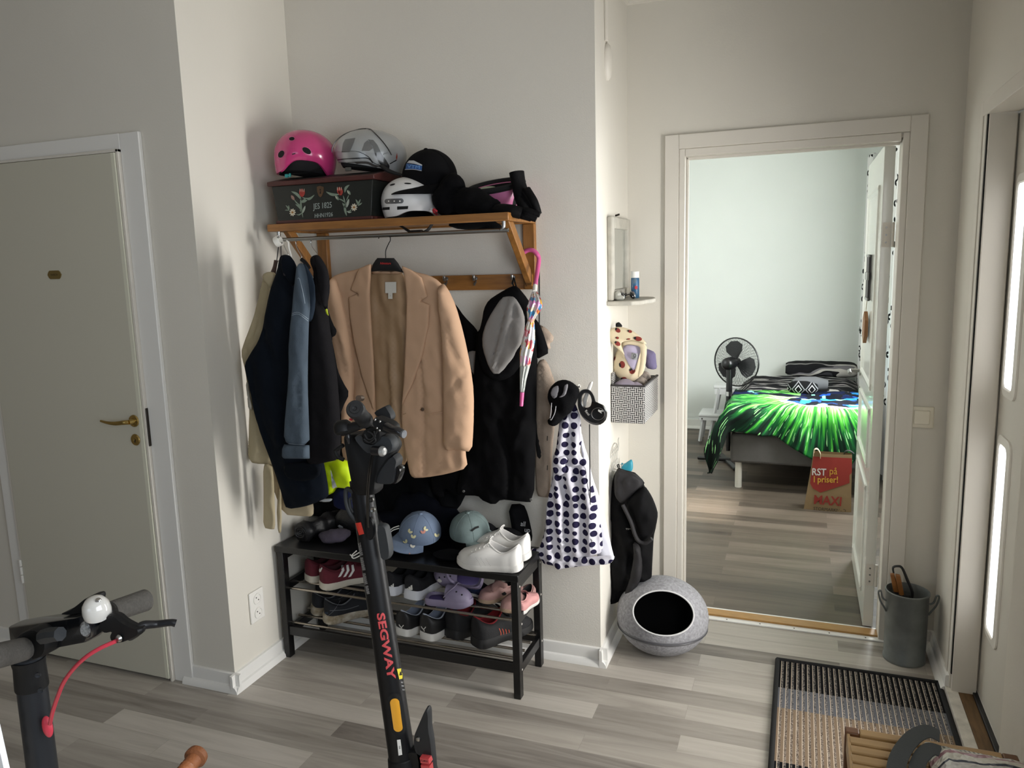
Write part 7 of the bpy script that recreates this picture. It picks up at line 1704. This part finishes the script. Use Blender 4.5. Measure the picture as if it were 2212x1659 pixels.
dtext('RST', 1769, 1020, 21, S, mat('pale_print', 'c9c5c0'), e, cut=1, bold=.35, rot=-.04, off=.006, sx=.9); dtext('på', 1800, 1018, 21, S, mat('yellow_print', 'c79a35'), e, cut=1, rot=-.02, off=.006, sx=.9)
dtext('l priser!', 1784, 1036, 19, S, mat('yellow_print', ''), e, cut=1, bold=.3, rot=-.02, off=.006, sx=.9)
dtext('MAXI', 1788, 1082, 27, S, RP, e, cut=2, bold=.6, rot=-.08, off=.006, sx=.95); dtext('STORMARKNAD', 1792, 1101, 9.5, S, mat('black_print', '1c1a18'), e, rot=-.08, off=.006)
for p in (((1757, 985), (1759, 972), (1766, 970), (1772, 980), (1772, 990)),): ribbon([B(a, c_, y=yb_-.01) for a, c_ in p], .02, mat('pale_paper_handle', 'c8b79a', rough=.8), 'handle')
ribbon([B(a, c_, y=yb_+.06) for a, c_ in ((1822, 985), (1826, 975), (1836, 974), (1845, 980))], .02, BKR, 'second_handle')
# ------------------------------------------------------------ curtain with black rings
RNG, N, L, b = nodemat('white_cotton_with_black_rings', .9, .15)
tc = N.new('ShaderNodeTexCoord'); mp = N.new('ShaderNodeMapping'); mp.inputs['Scale'].default_value = (0, 1, 1); L.new(tc.outputs['Object'], mp.inputs[0])
vo = N.new('ShaderNodeTexVoronoi'); vo.inputs['Scale'].default_value = 14; vo.inputs['Randomness'].default_value = .7; L.new(mp.outputs[0], vo.inputs['Vector'])
md = N.new('ShaderNodeMath'); md.operation = 'SUBTRACT'; L.new(vo.outputs['Distance'], md.inputs[0]); md.inputs[1].default_value = .30
ab = N.new('ShaderNodeMath'); ab.operation = 'ABSOLUTE'; L.new(md.outputs[0], ab.inputs[0]); l2 = N.new('ShaderNodeMath'); l2.operation = 'LESS_THAN'; l2.inputs[1].default_value = .085; L.new(ab.outputs[0], l2.inputs[0])
mx = N.new('ShaderNodeMix'); mx.data_type = 'RGBA'; L.new(l2.outputs[0], mx.inputs[0]); mx.inputs[6].default_value = (*lin('dedede'), 1); mx.inputs[7].default_value = (*lin('131315'), 1); L.new(mx.outputs[2], b.inputs['Base Color'])
def curtain(lbl, y0, y1, xc, amp, flare=0, n=70):
    e = thing('curtain', lbl, 'curtain', (xc, (y0+y1)/2, 2.4)); mk = M(); rings = []
    for k in range(14):
        z = 2.42-2.40*k/13; w = 1+flare*k/13
        fr2 = [Vector((xc-flare*.10*k/13+amp*math.sin(i/n*2*PI*(y1-y0)*6.5+.3*math.sin(z*2)), (y0+y1)/2+(i/n-.5)*(y1-y0)*w, z)) for i in range(n+1)]
        rings.append(fr2+[p+Vector((.004, 0, 0)) for p in reversed(fr2)])
    mk.loft(rings, cap=False); mk.build('cloth', RNG, e, ang=80); return e
curtain('white curtain with black ring print at the bedroom window beyond the bed', 6.85, 7.25, .505, .025, .1)
curtain('white curtain with black ring print seen through the gap behind the bedroom door', 5.86, 6.40, .62, .03, 0)
# ------------------------------------------------------------ things hanging on the bedroom door
XD = .3025
e = thing('photo_strip', 'dark and silver hanging photo strip on the bedroom door panel', 'hanging', (XD-.01, 3.9, 1.55))
for yy0, yy1, mm in ((3.90, 3.93, '2a2528'), (3.945, 3.965, '8a8688'), (3.98, 4.03, '352c30')):
    M().box(XD-.016, XD-.006, yy0, yy1, 1.43, 1.64).build('strip', mat('strip_'+mm, mm, rough=.5), e, bev=.001)
M().box(XD-.022, XD-.014, 3.89, 4.04, 1.525, 1.56).build('clip_plate', STEEL, e, bev=.001)
for z in (1.432, 1.63): M().box(XD-.019, XD-.012, 3.895, 4.035, z, z+.012).build('cross_bar', STEEL, e, bev=.001)
e = thing('wooden_plaque', 'six-sided wooden plaque hanging on the bedroom door below the photo strip', 'plaque', (XD-.01, 4.0, 1.3))
M().prism([(XD-.024, 3.95+.075*math.cos(t), 1.305+.075*math.sin(t)) for t in [PI/6+PI*k/3 for k in range(6)]], (.016, 0, 0)).build('board', mat('raw_pine', '9a6c44', rough=.6, vary=(20, .25)), e, bev=.002)
M().tube([(XD-.016, 3.95, 1.38), (XD-.012, 3.955, 1.45)], .0015, n=5, sm=False).build('string', mat('string', 'b0a080'), e)
# ------------------------------------------------------------ electric scooter in the middle
SB = mat('satin_black_metal', '101114', rough=.42, metal=.2, spec=.4); SP = mat('black_moulded_plastic', '0b0c0e', spec=.35, rough=.55, bump=(260, .08)); SG2 = mat('dark_grey_plastic', '1a1c1f', rough=.6, bump=(300, .1)); MG = mat('mid_grey_plastic', '2a2d30', rough=.6, bump=(300, .1))
YS = 1.50
e = thing('electric_scooter', 'black folding electric scooter with red lettering down its stem, centre of the room', 'electric scooter', (-.87, YS, 0))
top = B(779, 1037, y=YS+.02); bot = B(869.5, 1640, y=YS-.02); dirv = (bot-top).normalized(); low = top+dirv*((top.z-.20)/-dirv.z)
st = M().tube([top, top.lerp(bot, .5), bot], [.0265, .0290, .0325], n=40, k=8); st_o = st.build('stem', SB, e)
S = Surf(st_o)
# folding joint, fork, wheel and deck below
M().tube([bot-dirv*.01, bot+dirv*.05, bot+dirv*.09, low], [.0345, .040, .042, .036], n=24, sm=False).build('folding_joint', SP, e, bev=.003)
wc = Vector((low.x+.10, YS, .127))
M().lathe([(.05, -.028), (.10, -.03), (.124, -.02), (.127, 0), (.124, .02), (.10, .03), (.05, .028)], wc, R=Matrix.Rotation(PI/2, 3, 'X'), n=40).build('front_wheel', BKR, e)
M().tube([low, (low.x+.05, YS-.05, .22), (wc.x, YS-.045, .13)], .016, n=12).build('fork_leg', SP, e); M().tube([low, (low.x+.05, YS+.05, .22), (wc.x, YS+.045, .13)], .016, n=12).build('fork_leg', SP, e)
M().box(low.x-.62, low.x-.02, YS-.085, YS+.085, .11, .165).build('deck', SP, e, bev=.02, seg=3)
M().lathe([(.05, -.028), (.10, -.03), (.124, -.02), (.127, 0), (.124, .02), (.10, .03), (.05, .028)], (low.x-.72, YS, .127), R=Matrix.Rotation(PI/2, 3, 'X'), n=40).build('rear_wheel', BKR, e)
def F_(pts): return Z(pts, 700, 830, 5.925)
def solid(nm, pts, m, y0, y1, par=None, bev=.004, sm=1, **kw):
    """moulded body: outline with a real thickness from y0 (near) to y1 (far), rounded edges"""
    P = smooth_poly([Vector(p) for p in pts], sm) if sm else [Vector(p) for p in pts]
    c = sum(P, Vector((0, 0)))/len(P); ym = (y0+y1)/2
    W3 = [B(p.x, p.y, y=y0) for p in P]; C3 = sum(W3, Vector())/len(W3)
    rings = []
    for yy, k in ((y0+.0, .86), (y0+.003, .94), (y0+.010, 1.0), (y1-.010, 1.0), (y1-.003, .94), (y1, .86)):
        rings.append([Vector((C3.x+(p.x-C3.x)*k if k == 1 else C3.x+(p.x-C3.x)*(1-(1-k)*.5), yy, C3.z+(p.z-C3.z)*k if k == 1 else C3.z+(p.z-C3.z)*(1-(1-k)*.5))) for p in W3])
    mk = M(); mk.loft(rings); return mk.build(nm, m, par or e, ang=50, **kw)
solid('head_body', F_([(240, 650), (300, 640), (480, 625), (700, 640), (850, 690), (905, 810), (870, 890), (700, 1120), (660, 1220), (650, 1320), (640, 1425), (520, 1440), (370, 1430), (300, 1100), (262, 860), (235, 720)]), SP, YS-.035, YS+.008)
solid('headlight_housing', F_([(650, 1180), (870, 890), (935, 970), (915, 1055), (900, 1180), (880, 1285), (700, 1290), (660, 1250)]), SG2, YS-.028, YS+.004)
solid('front_lamp', F_([(900, 1040), (925, 1040), (982, 1092), (960, 1180), (915, 1285), (850, 1280), (865, 1180)]), mat('smoked_lens', '0a0a0c', rough=.2), YS-.022, YS+.002)
hb_ = solid('head_collar', F_([(372, 668), (480, 645), (492, 745), (560, 775), (640, 780), (700, 720), (745, 650), (855, 690), (900, 808), (850, 890), (700, 905), (600, 895), (530, 885), (395, 730)]), MG, YS-.050, YS-.02)
solid('cable_recess', F_([(490, 600), (560, 560), (640, 560), (715, 600), (720, 680), (690, 740), (620, 775), (540, 760), (495, 740)]), BLACK, YS-.056, YS-.03)
for pp in (((520, 640), (560, 700), (620, 690), (680, 600)), ((560, 600), (620, 640), (660, 720), (620, 760)), ((510, 700), (580, 740), (650, 680), (640, 600))):
    M().tube([B(*p, y=YS-.062) for p in F_(pp)], .0022, n=8).build('bundled_cable', BKR, e)
CAB = mat('glossy_black_cable', '0a0a0b', rough=.25)
M().tube([B(*p, y=yy) for p, yy in zip([(807, 982), (803, 1000), (799, 1030), (796, 1070), (796, 1110), (797, 1139)], (YS-.05, YS-.052, YS-.05, YS-.042, YS-.032, YS-.026))], .0028, n=8).build('brake_cable', CAB, e)
M().tube([B(*p, y=yy) for p, yy in zip([(803, 982), (799, 1000), (795, 1030), (792.5, 1070), (793, 1110), (795, 1139)], (YS-.05, YS-.052, YS-.05, YS-.042, YS-.032, YS-.026))], .0022, n=8).build('brake_cable', CAB, e)
solid('cable_entry', [(791, 1120), (800, 1118), (806, 1130), (807, 1160), (801, 1168), (794, 1166), (790, 1150)], SB, YS-.028, YS-.016, sm=2)
for (u, v) in ((797, 970.5), (801.5, 1080), (804.6, 1101.7)):
    p = B(u, v, y=YS-.046 if v < 1000 else YS-.030)
    M().lathe([(.002, 0), (.0035, .001), (.006, .001), (.006, -.004), (.002, -.004)], p, R=Matrix.Rotation(PI/2, 3, 'X'), n=16).build('screw', STEEL, e)
# steering bar and near grip
ga = B(766.7, 883, y=1.352); gb = B(800, 922, y=1.50); gd = (gb-ga).normalized()
RUB = mat('black_rubber_grip', '131416', rough=.6, bump=(200, .2))
def rotz_to(d): return d.to_track_quat('Z', 'Y').to_matrix()
M().lathe([(.003, -.001), (.005, -.003), (.0105, -.003), (.0108, 0), (.0175, .0), (.0195, .004), (.0195, .018), (.0172, .022), (.0172, .095), (.0185, .098), (.0185, .108), (.01, .11)], ga, R=rotz_to(gd), n=36).build('near_grip', RUB, e)
M().tube([ga+gd*.1, ga+gd*.40], .0115, n=16, sm=False).build('handlebar', SB, e)
M().lathe([(.003, 0), (.0175, .0), (.0185, .01), (.0172, .02), (.0172, .12), (.003, .125)], ga+gd*.30, R=rotz_to(gd), n=28).build('far_grip', RUB, e)
solid('dashboard', F_([(630, 355), (775, 278), (790, 285), (868, 415), (842, 488), (740, 450), (655, 400)]), SG2, YS-.03, YS-.008)
# bell and left bits
p = B(*F_([(240, 545)])[0], y=YS-.06)
M().lathe([(.001, .016), (.012, .0145), (.019, .008), (.021, 0), (.0205, -.012), (.016, -.016), (.001, -.016)], p, R=Euler((-.2, -.25, 0)).to_matrix(), n=28).build('bell', SP, e)
M().tube([B(*q, y=YS-.06) for q in F_([(230, 600), (340, 560), (470, 520)])], [.012, .012, .010], n=14).build('throttle_body', SP, e)
M().tube([B(*q, y=YS-.05) for q in F_([(300, 640), (310, 690), (325, 760)])], [.007, .006, .003], n=10).build('throttle_cable', mat('black_gloss_plastic', ''), e)
M().ell(B(*F_([(345, 450)])[0], y=YS-.07), (.004, .004, .003)).build('red_button', mat('red_plastic', 'b02a30', rough=.4), e)
M().cyl(B(*F_([(440, 180)])[0], y=YS-.11), B(*F_([(482, 178)])[0], y=YS-.09), .0065, n=14).build('end_cap', mat('bronze_plastic', '4a3a2c', rough=.3, metal=.5), e)
M().tube([B(*q, y=YS-.03) for q in F_([(245, 780), (170, 830), (150, 860), (185, 930), (250, 965)])], .005, n=8).build('side_clip', SP, e)
# brake lever and clamp
solid('lever_clamp', F_([(620, 440), (660, 425), (840, 500), (900, 560), (880, 640), (780, 635), (680, 580), (610, 520)]), SP, YS-.085, YS-.055)
M().tube([B(*q, y=yy) for q, yy in zip(F_([(800, 545), (880, 585), (950, 600), (1015, 640)]), (YS-.09, YS-.10, YS-.105, YS-.105))], [.010, .0095, .009, .0085], n=14).build('brake_lever', mat('black_gloss_plastic', ''), e)
M().cyl(B(*F_([(1005, 635)])[0], y=YS-.106), B(*F_([(1028, 640)])[0], y=YS-.107), .0086, n=14).build('lever_tip', mat('silver_plastic', '5e6064', rough=.5, metal=.3), e)
mk = M()
for q in ((655, 455), (718, 478), (680, 560), (715, 590)): mk.ell(B(*F_([q])[0], y=YS-.088), (.003, .003, .003), n=10, m=6)
mk.each('lever_bolt', CHROME, e)
# turn light
a, b2 = B(*F_([(632, 850)])[0], y=YS-.066), B(*F_([(735, 858)])[0], y=YS-.070)
M().cyl(a, b2, .011, n=20).build('side_light', mat('black_gloss_plastic', ''), e); M().lathe([(.001, .007), (.008, .005), (.0115, 0), (.0115, -.004), (.001, -.004)], b2+(b2-a).normalized()*.004, R=rotz_to((b2-a).normalized()), n=20).build('side_light_lens', mat('silver_lens', '9a9a98', rough=.35, metal=.5), e)
# rear hook and grey pad
M().tube([B(*q, y=YS) for q in ((765, 1064), (752, 1056), (747, 1062), (748, 1085), (756, 1108), (766, 1120), (770, 1117))], [.006, .0055, .0052, .0055, .006, .006, .005], n=10).build('bag_hook', MG, e)
M().tube([B(*q, y=YS) for q in ((762, 1076), (756, 1078), (757, 1095), (764, 1106))], .0035, n=8).build('hook_rib', MG, e)
solid('grey_pad', [(812, 1133), (827, 1134), (833, 1142), (841, 1190), (840, 1208), (828, 1213), (821, 1205)], MG, YS-.02, YS+.002, sm=1)
# prints on the stem
RD = mat('red_stem_lettering', 'c8474a', rough=.5)
dtext('SEGWAY', 833, 1394.5, 23, S, RD, e, rot=-1.40, sx=1.55, cut=1, bold=.75)
lab = decal('red_warning_label', [(768, 1130), (780, 1128), (787, 1153), (776, 1156)], S, mat('label_red', 'd23a2c', rough=.5), e)
dtext('TEXT', 777.5, 1142, 6, S, BLACK, e, rot=-1.40, off=.0022) if False else None
for k, (u, v, n2) in enumerate(((778.5, 1185, 22), (784.0, 1218, 20), (789, 1250, 16), (794, 1274, 9))):
    dtext('lliIllilIlil'[:max(5, n2//2)]+'ilIl', u, v, 9, S, mat('white_fine_print', 'b8b8b8', rough=.6), e, rot=-1.37, off=.0014, sx=1.0)
decal('yellow_label', [(857, 1445), (869, 1443.5), (872, 1465), (862, 1467.5)], S, mat('label_yellow', 'd8c81e', rough=.5), e)
decal('warning_triangle', [(864.5, 1450), (868.5, 1458), (862, 1459)], S, BLACK, e, off=.002, g=1.5)
for k in range(3): dtext('llill', 868+k*1.6, 1474+k*8, 4.5, S, mat('white_fine_print', ''), e, rot=-.1)
rp = [(852.4+9.3*math.cos(t)+0*1, 1517-9*math.sin(t)) for t in [PI*i/10 for i in range(11)]]
pill2 = [(p[0], p[1]) for p in rp][::-1]+[(859.8+9.3*math.cos(t), 1571-9*math.sin(t)) for t in [0-PI*i/10 for i in range(11)]]
recess = [(852.4+15*math.cos(t), 1513-16*math.sin(t)) for t in [PI*i/10 for i in range(11)]][::-1]+[(860.8+15*math.cos(t), 1573-16*math.sin(t)) for t in [-PI*i/10 for i in range(11)]]
decal('reflector_base', recess, S, BLACK, e, off=.0015, g=3)
decal('amber_reflector', pill2, S, mat('amber_reflector_plastic', 'e0a030', rough=.25, coat=.6), e, off=.004, g=2.5)
decal('white_label', [(857.5, 1598), (865, 1597), (869, 1630), (861, 1632)], S, WLACE, e, g=3); decal('black_label', [(866, 1598), (868, 1600), (871.5, 1628), (869.5, 1629)], S, BLACK, e, g=3)
dtext('IIIIII', 863.2, 1614, 4.5, S, BLACK, e, rot=-1.45, off=.002)
solid('folding_lever', [(918, 1531), (923, 1532), (924.5, 1545), (925, 1575), (930, 1600), (934, 1640), (938, 1690), (905, 1690), (903, 1640), (893, 1618), (892, 1592), (902, 1568)], SG2, YS-.035, YS-.012, sm=1)
M().lathe([(.001, .003), (.005, .002), (.006, 0), (.006, -.003), (.001, -.003)], B(903, 1597, y=YS-.037), R=Matrix.Rotation(PI/2, 3, 'X'), n=16).build('pivot_bolt', STEEL, e)
solid('joint_block', [(838, 1640), (870, 1628), (895, 1622), (925, 1640), (940, 1700), (845, 1720)], SP, YS-.035, YS+.0, sm=1)
RDP = mat('red_latch_plastic', 'c4484a', rough=.4)
q_ = solid('red_latch', [(906, 1637), (926, 1640), (928, 1651), (908, 1649)], RDP, YS-.05, YS-.03, sm=0); solid('red_latch', [(908, 1653), (928, 1655), (930, 1675), (911, 1673)], RDP, YS-.05, YS-.03, sm=0)
dtext('TURN', 916, 1644, 6, Surf(q_), BLACK, e, rot=-.12)

# ------------------------------------------------------------ second scooter, lower left
e = thing('electric_scooter', 'dark electric scooter with white bell and red brake cable at the left edge', 'electric scooter', (-1.37, .95, 0))
YQ = .95
def G_(pts): return Z(pts, 0, 1220, 3.78)
tp, bt_ = B(58, 1395, y=YQ), B(91, 1655, y=YQ); dv = (bt_-tp).normalized(); lw = tp+dv*((tp.z-.16)/-dv.z)
GM = mat('graphite_metal', '33363b', rough=.38, metal=.6)
st = M().tube([tp, bt_, lw], [.0262, .0268, .028], n=36, sm=False).build('stem', GM, e)
M().lathe([(.0285, 0), (.029, .004), (.0275, .045), (.03, .06)], tp+dv*.085, R=rotz_to(-dv), n=36).build('stem_collar', SP, e)
M().lathe([(.04, -.022), (.08, -.025), (.103, -.015), (.106, 0), (.103, .015), (.08, .025), (.04, .022)], (lw.x+.05, YQ, .106), R=Matrix.Rotation(PI/2, 3, 'X'), n=36).build('front_wheel', BKR, e)
M().box(lw.x-.62, lw.x-.02, YQ-.075, YQ+.075, .09, .15).build('deck', SP, e, bev=.02, seg=3)
M().lathe([(.04, -.022), (.08, -.025), (.103, -.015), (.106, 0), (.103, .015), (.08, .025), (.04, .022)], (lw.x-.68, YQ, .106), R=Matrix.Rotation(PI/2, 3, 'X'), n=36).build('rear_wheel', BKR, e)
hd = solid('display_housing', G_([(45, 518), (620, 430), (700, 400), (735, 440), (748, 500), (745, 590), (690, 642), (480, 682), (380, 700), (60, 640)]), mat('glossy_black_housing', '0e1014', rough=.22, coat=.5), YQ-.03, YQ+.012, sm=0)
solid('stem_clamp', G_([(140, 575), (240, 525), (300, 530), (370, 620), (372, 700), (340, 760), (230, 790), (150, 770), (110, 800), (100, 640)]), SP, YQ-.055, YQ-.01)
M().tube([B(*q, y=YQ-.06) for q in G_([(350, 590), (420, 570), (492, 565)])], [.013, .0135, .0125], n=8, sm=False).build('clamp_bolt', MG, e)
S2 = Surf(hd)
p = B(*G_([(693, 530)])[0], y=YQ-.034)
M().lathe([(.001, .004), (.010, .003), (.013, 0), (.014, -.002), (.001, -.002)], p, R=Euler((PI/2, 0, .55)).to_matrix(), n=24, sc=(.65, 1.05)).build('headlamp', mat('lamp_lens', 'aeb2b4', rough=.15, metal=.7, vary=(300, .6)), e)
GRP = mat('textured_rubber_grip', '55524d', rough=.85, bump=(260, 1.0), vary=(200, .3))
def grip(nm, P, r0_, r1_, m=GRP): return M().tube(P, [r0_, r0_, r1_], n=30, sm=False, k=2).build(nm, m, e)
n1_, n2_ = B(*G_([(190, 690)])[0], y=YQ-.06), B(*G_([(-120, 770)])[0], y=YQ-.17)
M().tube([n1_, n1_.lerp(n2_, .5), n2_], [.0205, .021, .0205], n=30, sm=False).build('near_grip', GRP, e)
M().tube([n1_.lerp(B(*G_([(260, 670)])[0], y=YQ-.04), .2), B(*G_([(260, 668)])[0], y=YQ-.035)], .024, n=30, sm=False).build('grip_collar', SP, e)
f1_, f2_ = B(*G_([(905, 385)])[0], y=YQ+.05), B(*G_([(1185, 290)])[0], y=YQ+.13)
M().tube([f1_, f1_.lerp(f2_, .5), f2_, f2_+(f2_-f1_).normalized()*.004], [.0195, .0205, .0215, .017], n=30, sm=False).build('far_grip', GRP, e)
M().tube([B(*G_([(640, 450)])[0], y=YQ+.0), f1_], .013, n=20, sm=False).build('handlebar', SP, e)
bc = B(*G_([(790, 370)])[0], y=YQ-.02)
R_b = Euler((.25, .18, 0)).to_matrix()
M().lathe([(.001, .026), (.008, .0255), (.016, .021), (.0215, .012), (.0235, 0), (.0225, -.010), (.0205, -.012), (.001, -.008)], bc, R=R_b, n=36).build('bell_dome', mat('white_bell_enamel', 'd0cec8', rough=.15, coat=.8), e)
M().lathe([(.001, .003), (.004, .0025), (.005, 0), (.001, 0)], bc+R_b @ Vector((.010, 0, .026)), R=R_b, n=14).build('bell_screw', CHROME, e)
solid('throttle_lever', G_([(475, 408), (560, 380), (640, 320), (700, 270), (750, 262), (760, 300), (720, 400), (640, 400), (560, 415)]), SP, YQ-.01, YQ+.02)
solid('brake_bracket', G_([(785, 505), (835, 440), (890, 405), (935, 420), (990, 470), (1090, 522), (1135, 528), (1140, 570), (1100, 600), (965, 652), (905, 630), (893, 590), (915, 545), (850, 560), (820, 540)]), SP, YQ-.02, YQ-.002)
M().tube([B(*q, y=yy) for q, yy in zip(G_([(1060, 580), (1110, 545), (1170, 495), (1280, 485), (1390, 472), (1435, 478)]), (YQ-.01, YQ-.01, YQ, YQ+.02, YQ+.03, YQ+.035))], [.009, .0095, .008, .0065, .0062, .0068], n=12).build('brake_lever', mat('matt_black_alloy', '1c1d20', rough=.4, metal=.3), e)
M().lathe([(.001, .003), (.004, .003), (.006, .001), (.007, -.002), (.001, -.002)], B(*G_([(965, 605)])[0], y=YQ-.024), R=Matrix.Rotation(PI/2, 3, 'X'), n=16).build('cable_ferrule', STEEL, e)
RC = mat('red_cable_sheath', 'c83a4c', rough=.4)
M().tube([B(*q, y=yy) for q, yy in zip(G_([(945, 625), (820, 680), (700, 755), (600, 850), (520, 960), (470, 1080), (430, 1200), (408, 1300)]), (YQ-.03, YQ-.045, YQ-.055, YQ-.055, YQ-.05, YQ-.04, YQ-.03, YQ-.02))], .0036, n=10).build('brake_cable', RC, e)
M().ell(B(*G_([(388, 1322)])[0], y=YQ-.012), (.0105, .008, .0215), Euler((0, -.12, 0)).to_matrix(), n=20, m=12).build('cable_grommet', RC, e)
for q in ((308, 903), (330, 1028)): M().lathe([(.002, 0), (.0035, .001), (.005, .001), (.005, -.003), (.002, -.003)], B(*G_([q])[0], y=YQ-.0215), R=Euler((PI/2, 0, .6)).to_matrix(), n=14).build('screw', GM, e)
Ss = Surf(st)
for k, (u, v) in enumerate(((49, 1545), (53, 1580), (58, 1620))): dtext('UIIDOI', u, v, 9, Ss, mat('dark_relief_print', '1d1f23', rough=.5), e, rot=-1.44, sx=.9)
# ------------------------------------------------------------ child's handlebar end and white board
e = thing('kids_handlebar', 'brown rubber handlebar grip of a child bike at the bottom edge', 'handlebar', B(430, 1625, z=.64))
BG = mat('tan_rubber_grip', '7a4a2a', rough=.55, bump=(220, .7))
a = B(424, 1634, z=.66); d = (B(360, 1710, z=.66)-a).normalized(); d = (d+Vector((0, -.1, -.12))).normalized()
M().lathe([(.001, -.012), (.014, -.012), (.0215, -.007), (.023, 0), (.023, .006), (.0165, .010), (.016, .03), (.0175, .033), (.016, .036), (.0175, .045), (.016, .048), (.0175, .057), (.016, .06), (.0175, .12), (.001, .125)], a, R=rotz_to(d), n=30).build('grip', BG, e)
M().tube([a+d*.1, a+d*.25], .011, n=16, sm=False).build('steel_bar', STEEL, e)
M().tube([a+d*.22, Vector((a.x-.02, a.y-.22, .50)), Vector((a.x+.04, a.y-.40, .0))], .012, n=12).build('bike_frame_tube', STEEL, e)
e = thing('white_board', 'white board edge standing at the far left bottom corner', 'board', (-1.0, .66, 0))
p0, p1 = B(-21, 1530, y=.66), B(-1, 1660, y=.66)
M().add([(p0.x-.25, .66, 0), (p1.x+.115, .66, 0), (p0.x, .66, p0.z), (p0.x-.25, .66, p0.z), (p0.x-.25, .668, 0), (p1.x+.115, .668, 0), (p0.x, .668, p0.z), (p0.x-.25, .668, p0.z)], [(0, 1, 2, 3), (7, 6, 5, 4), (0, 4, 5, 1), (1, 5, 6, 2), (2, 6, 7, 3), (3, 7, 4, 0)]).build('panel', mat('bright_white_laminate', 'f2f4f8', rough=.4), e, smooth=False)
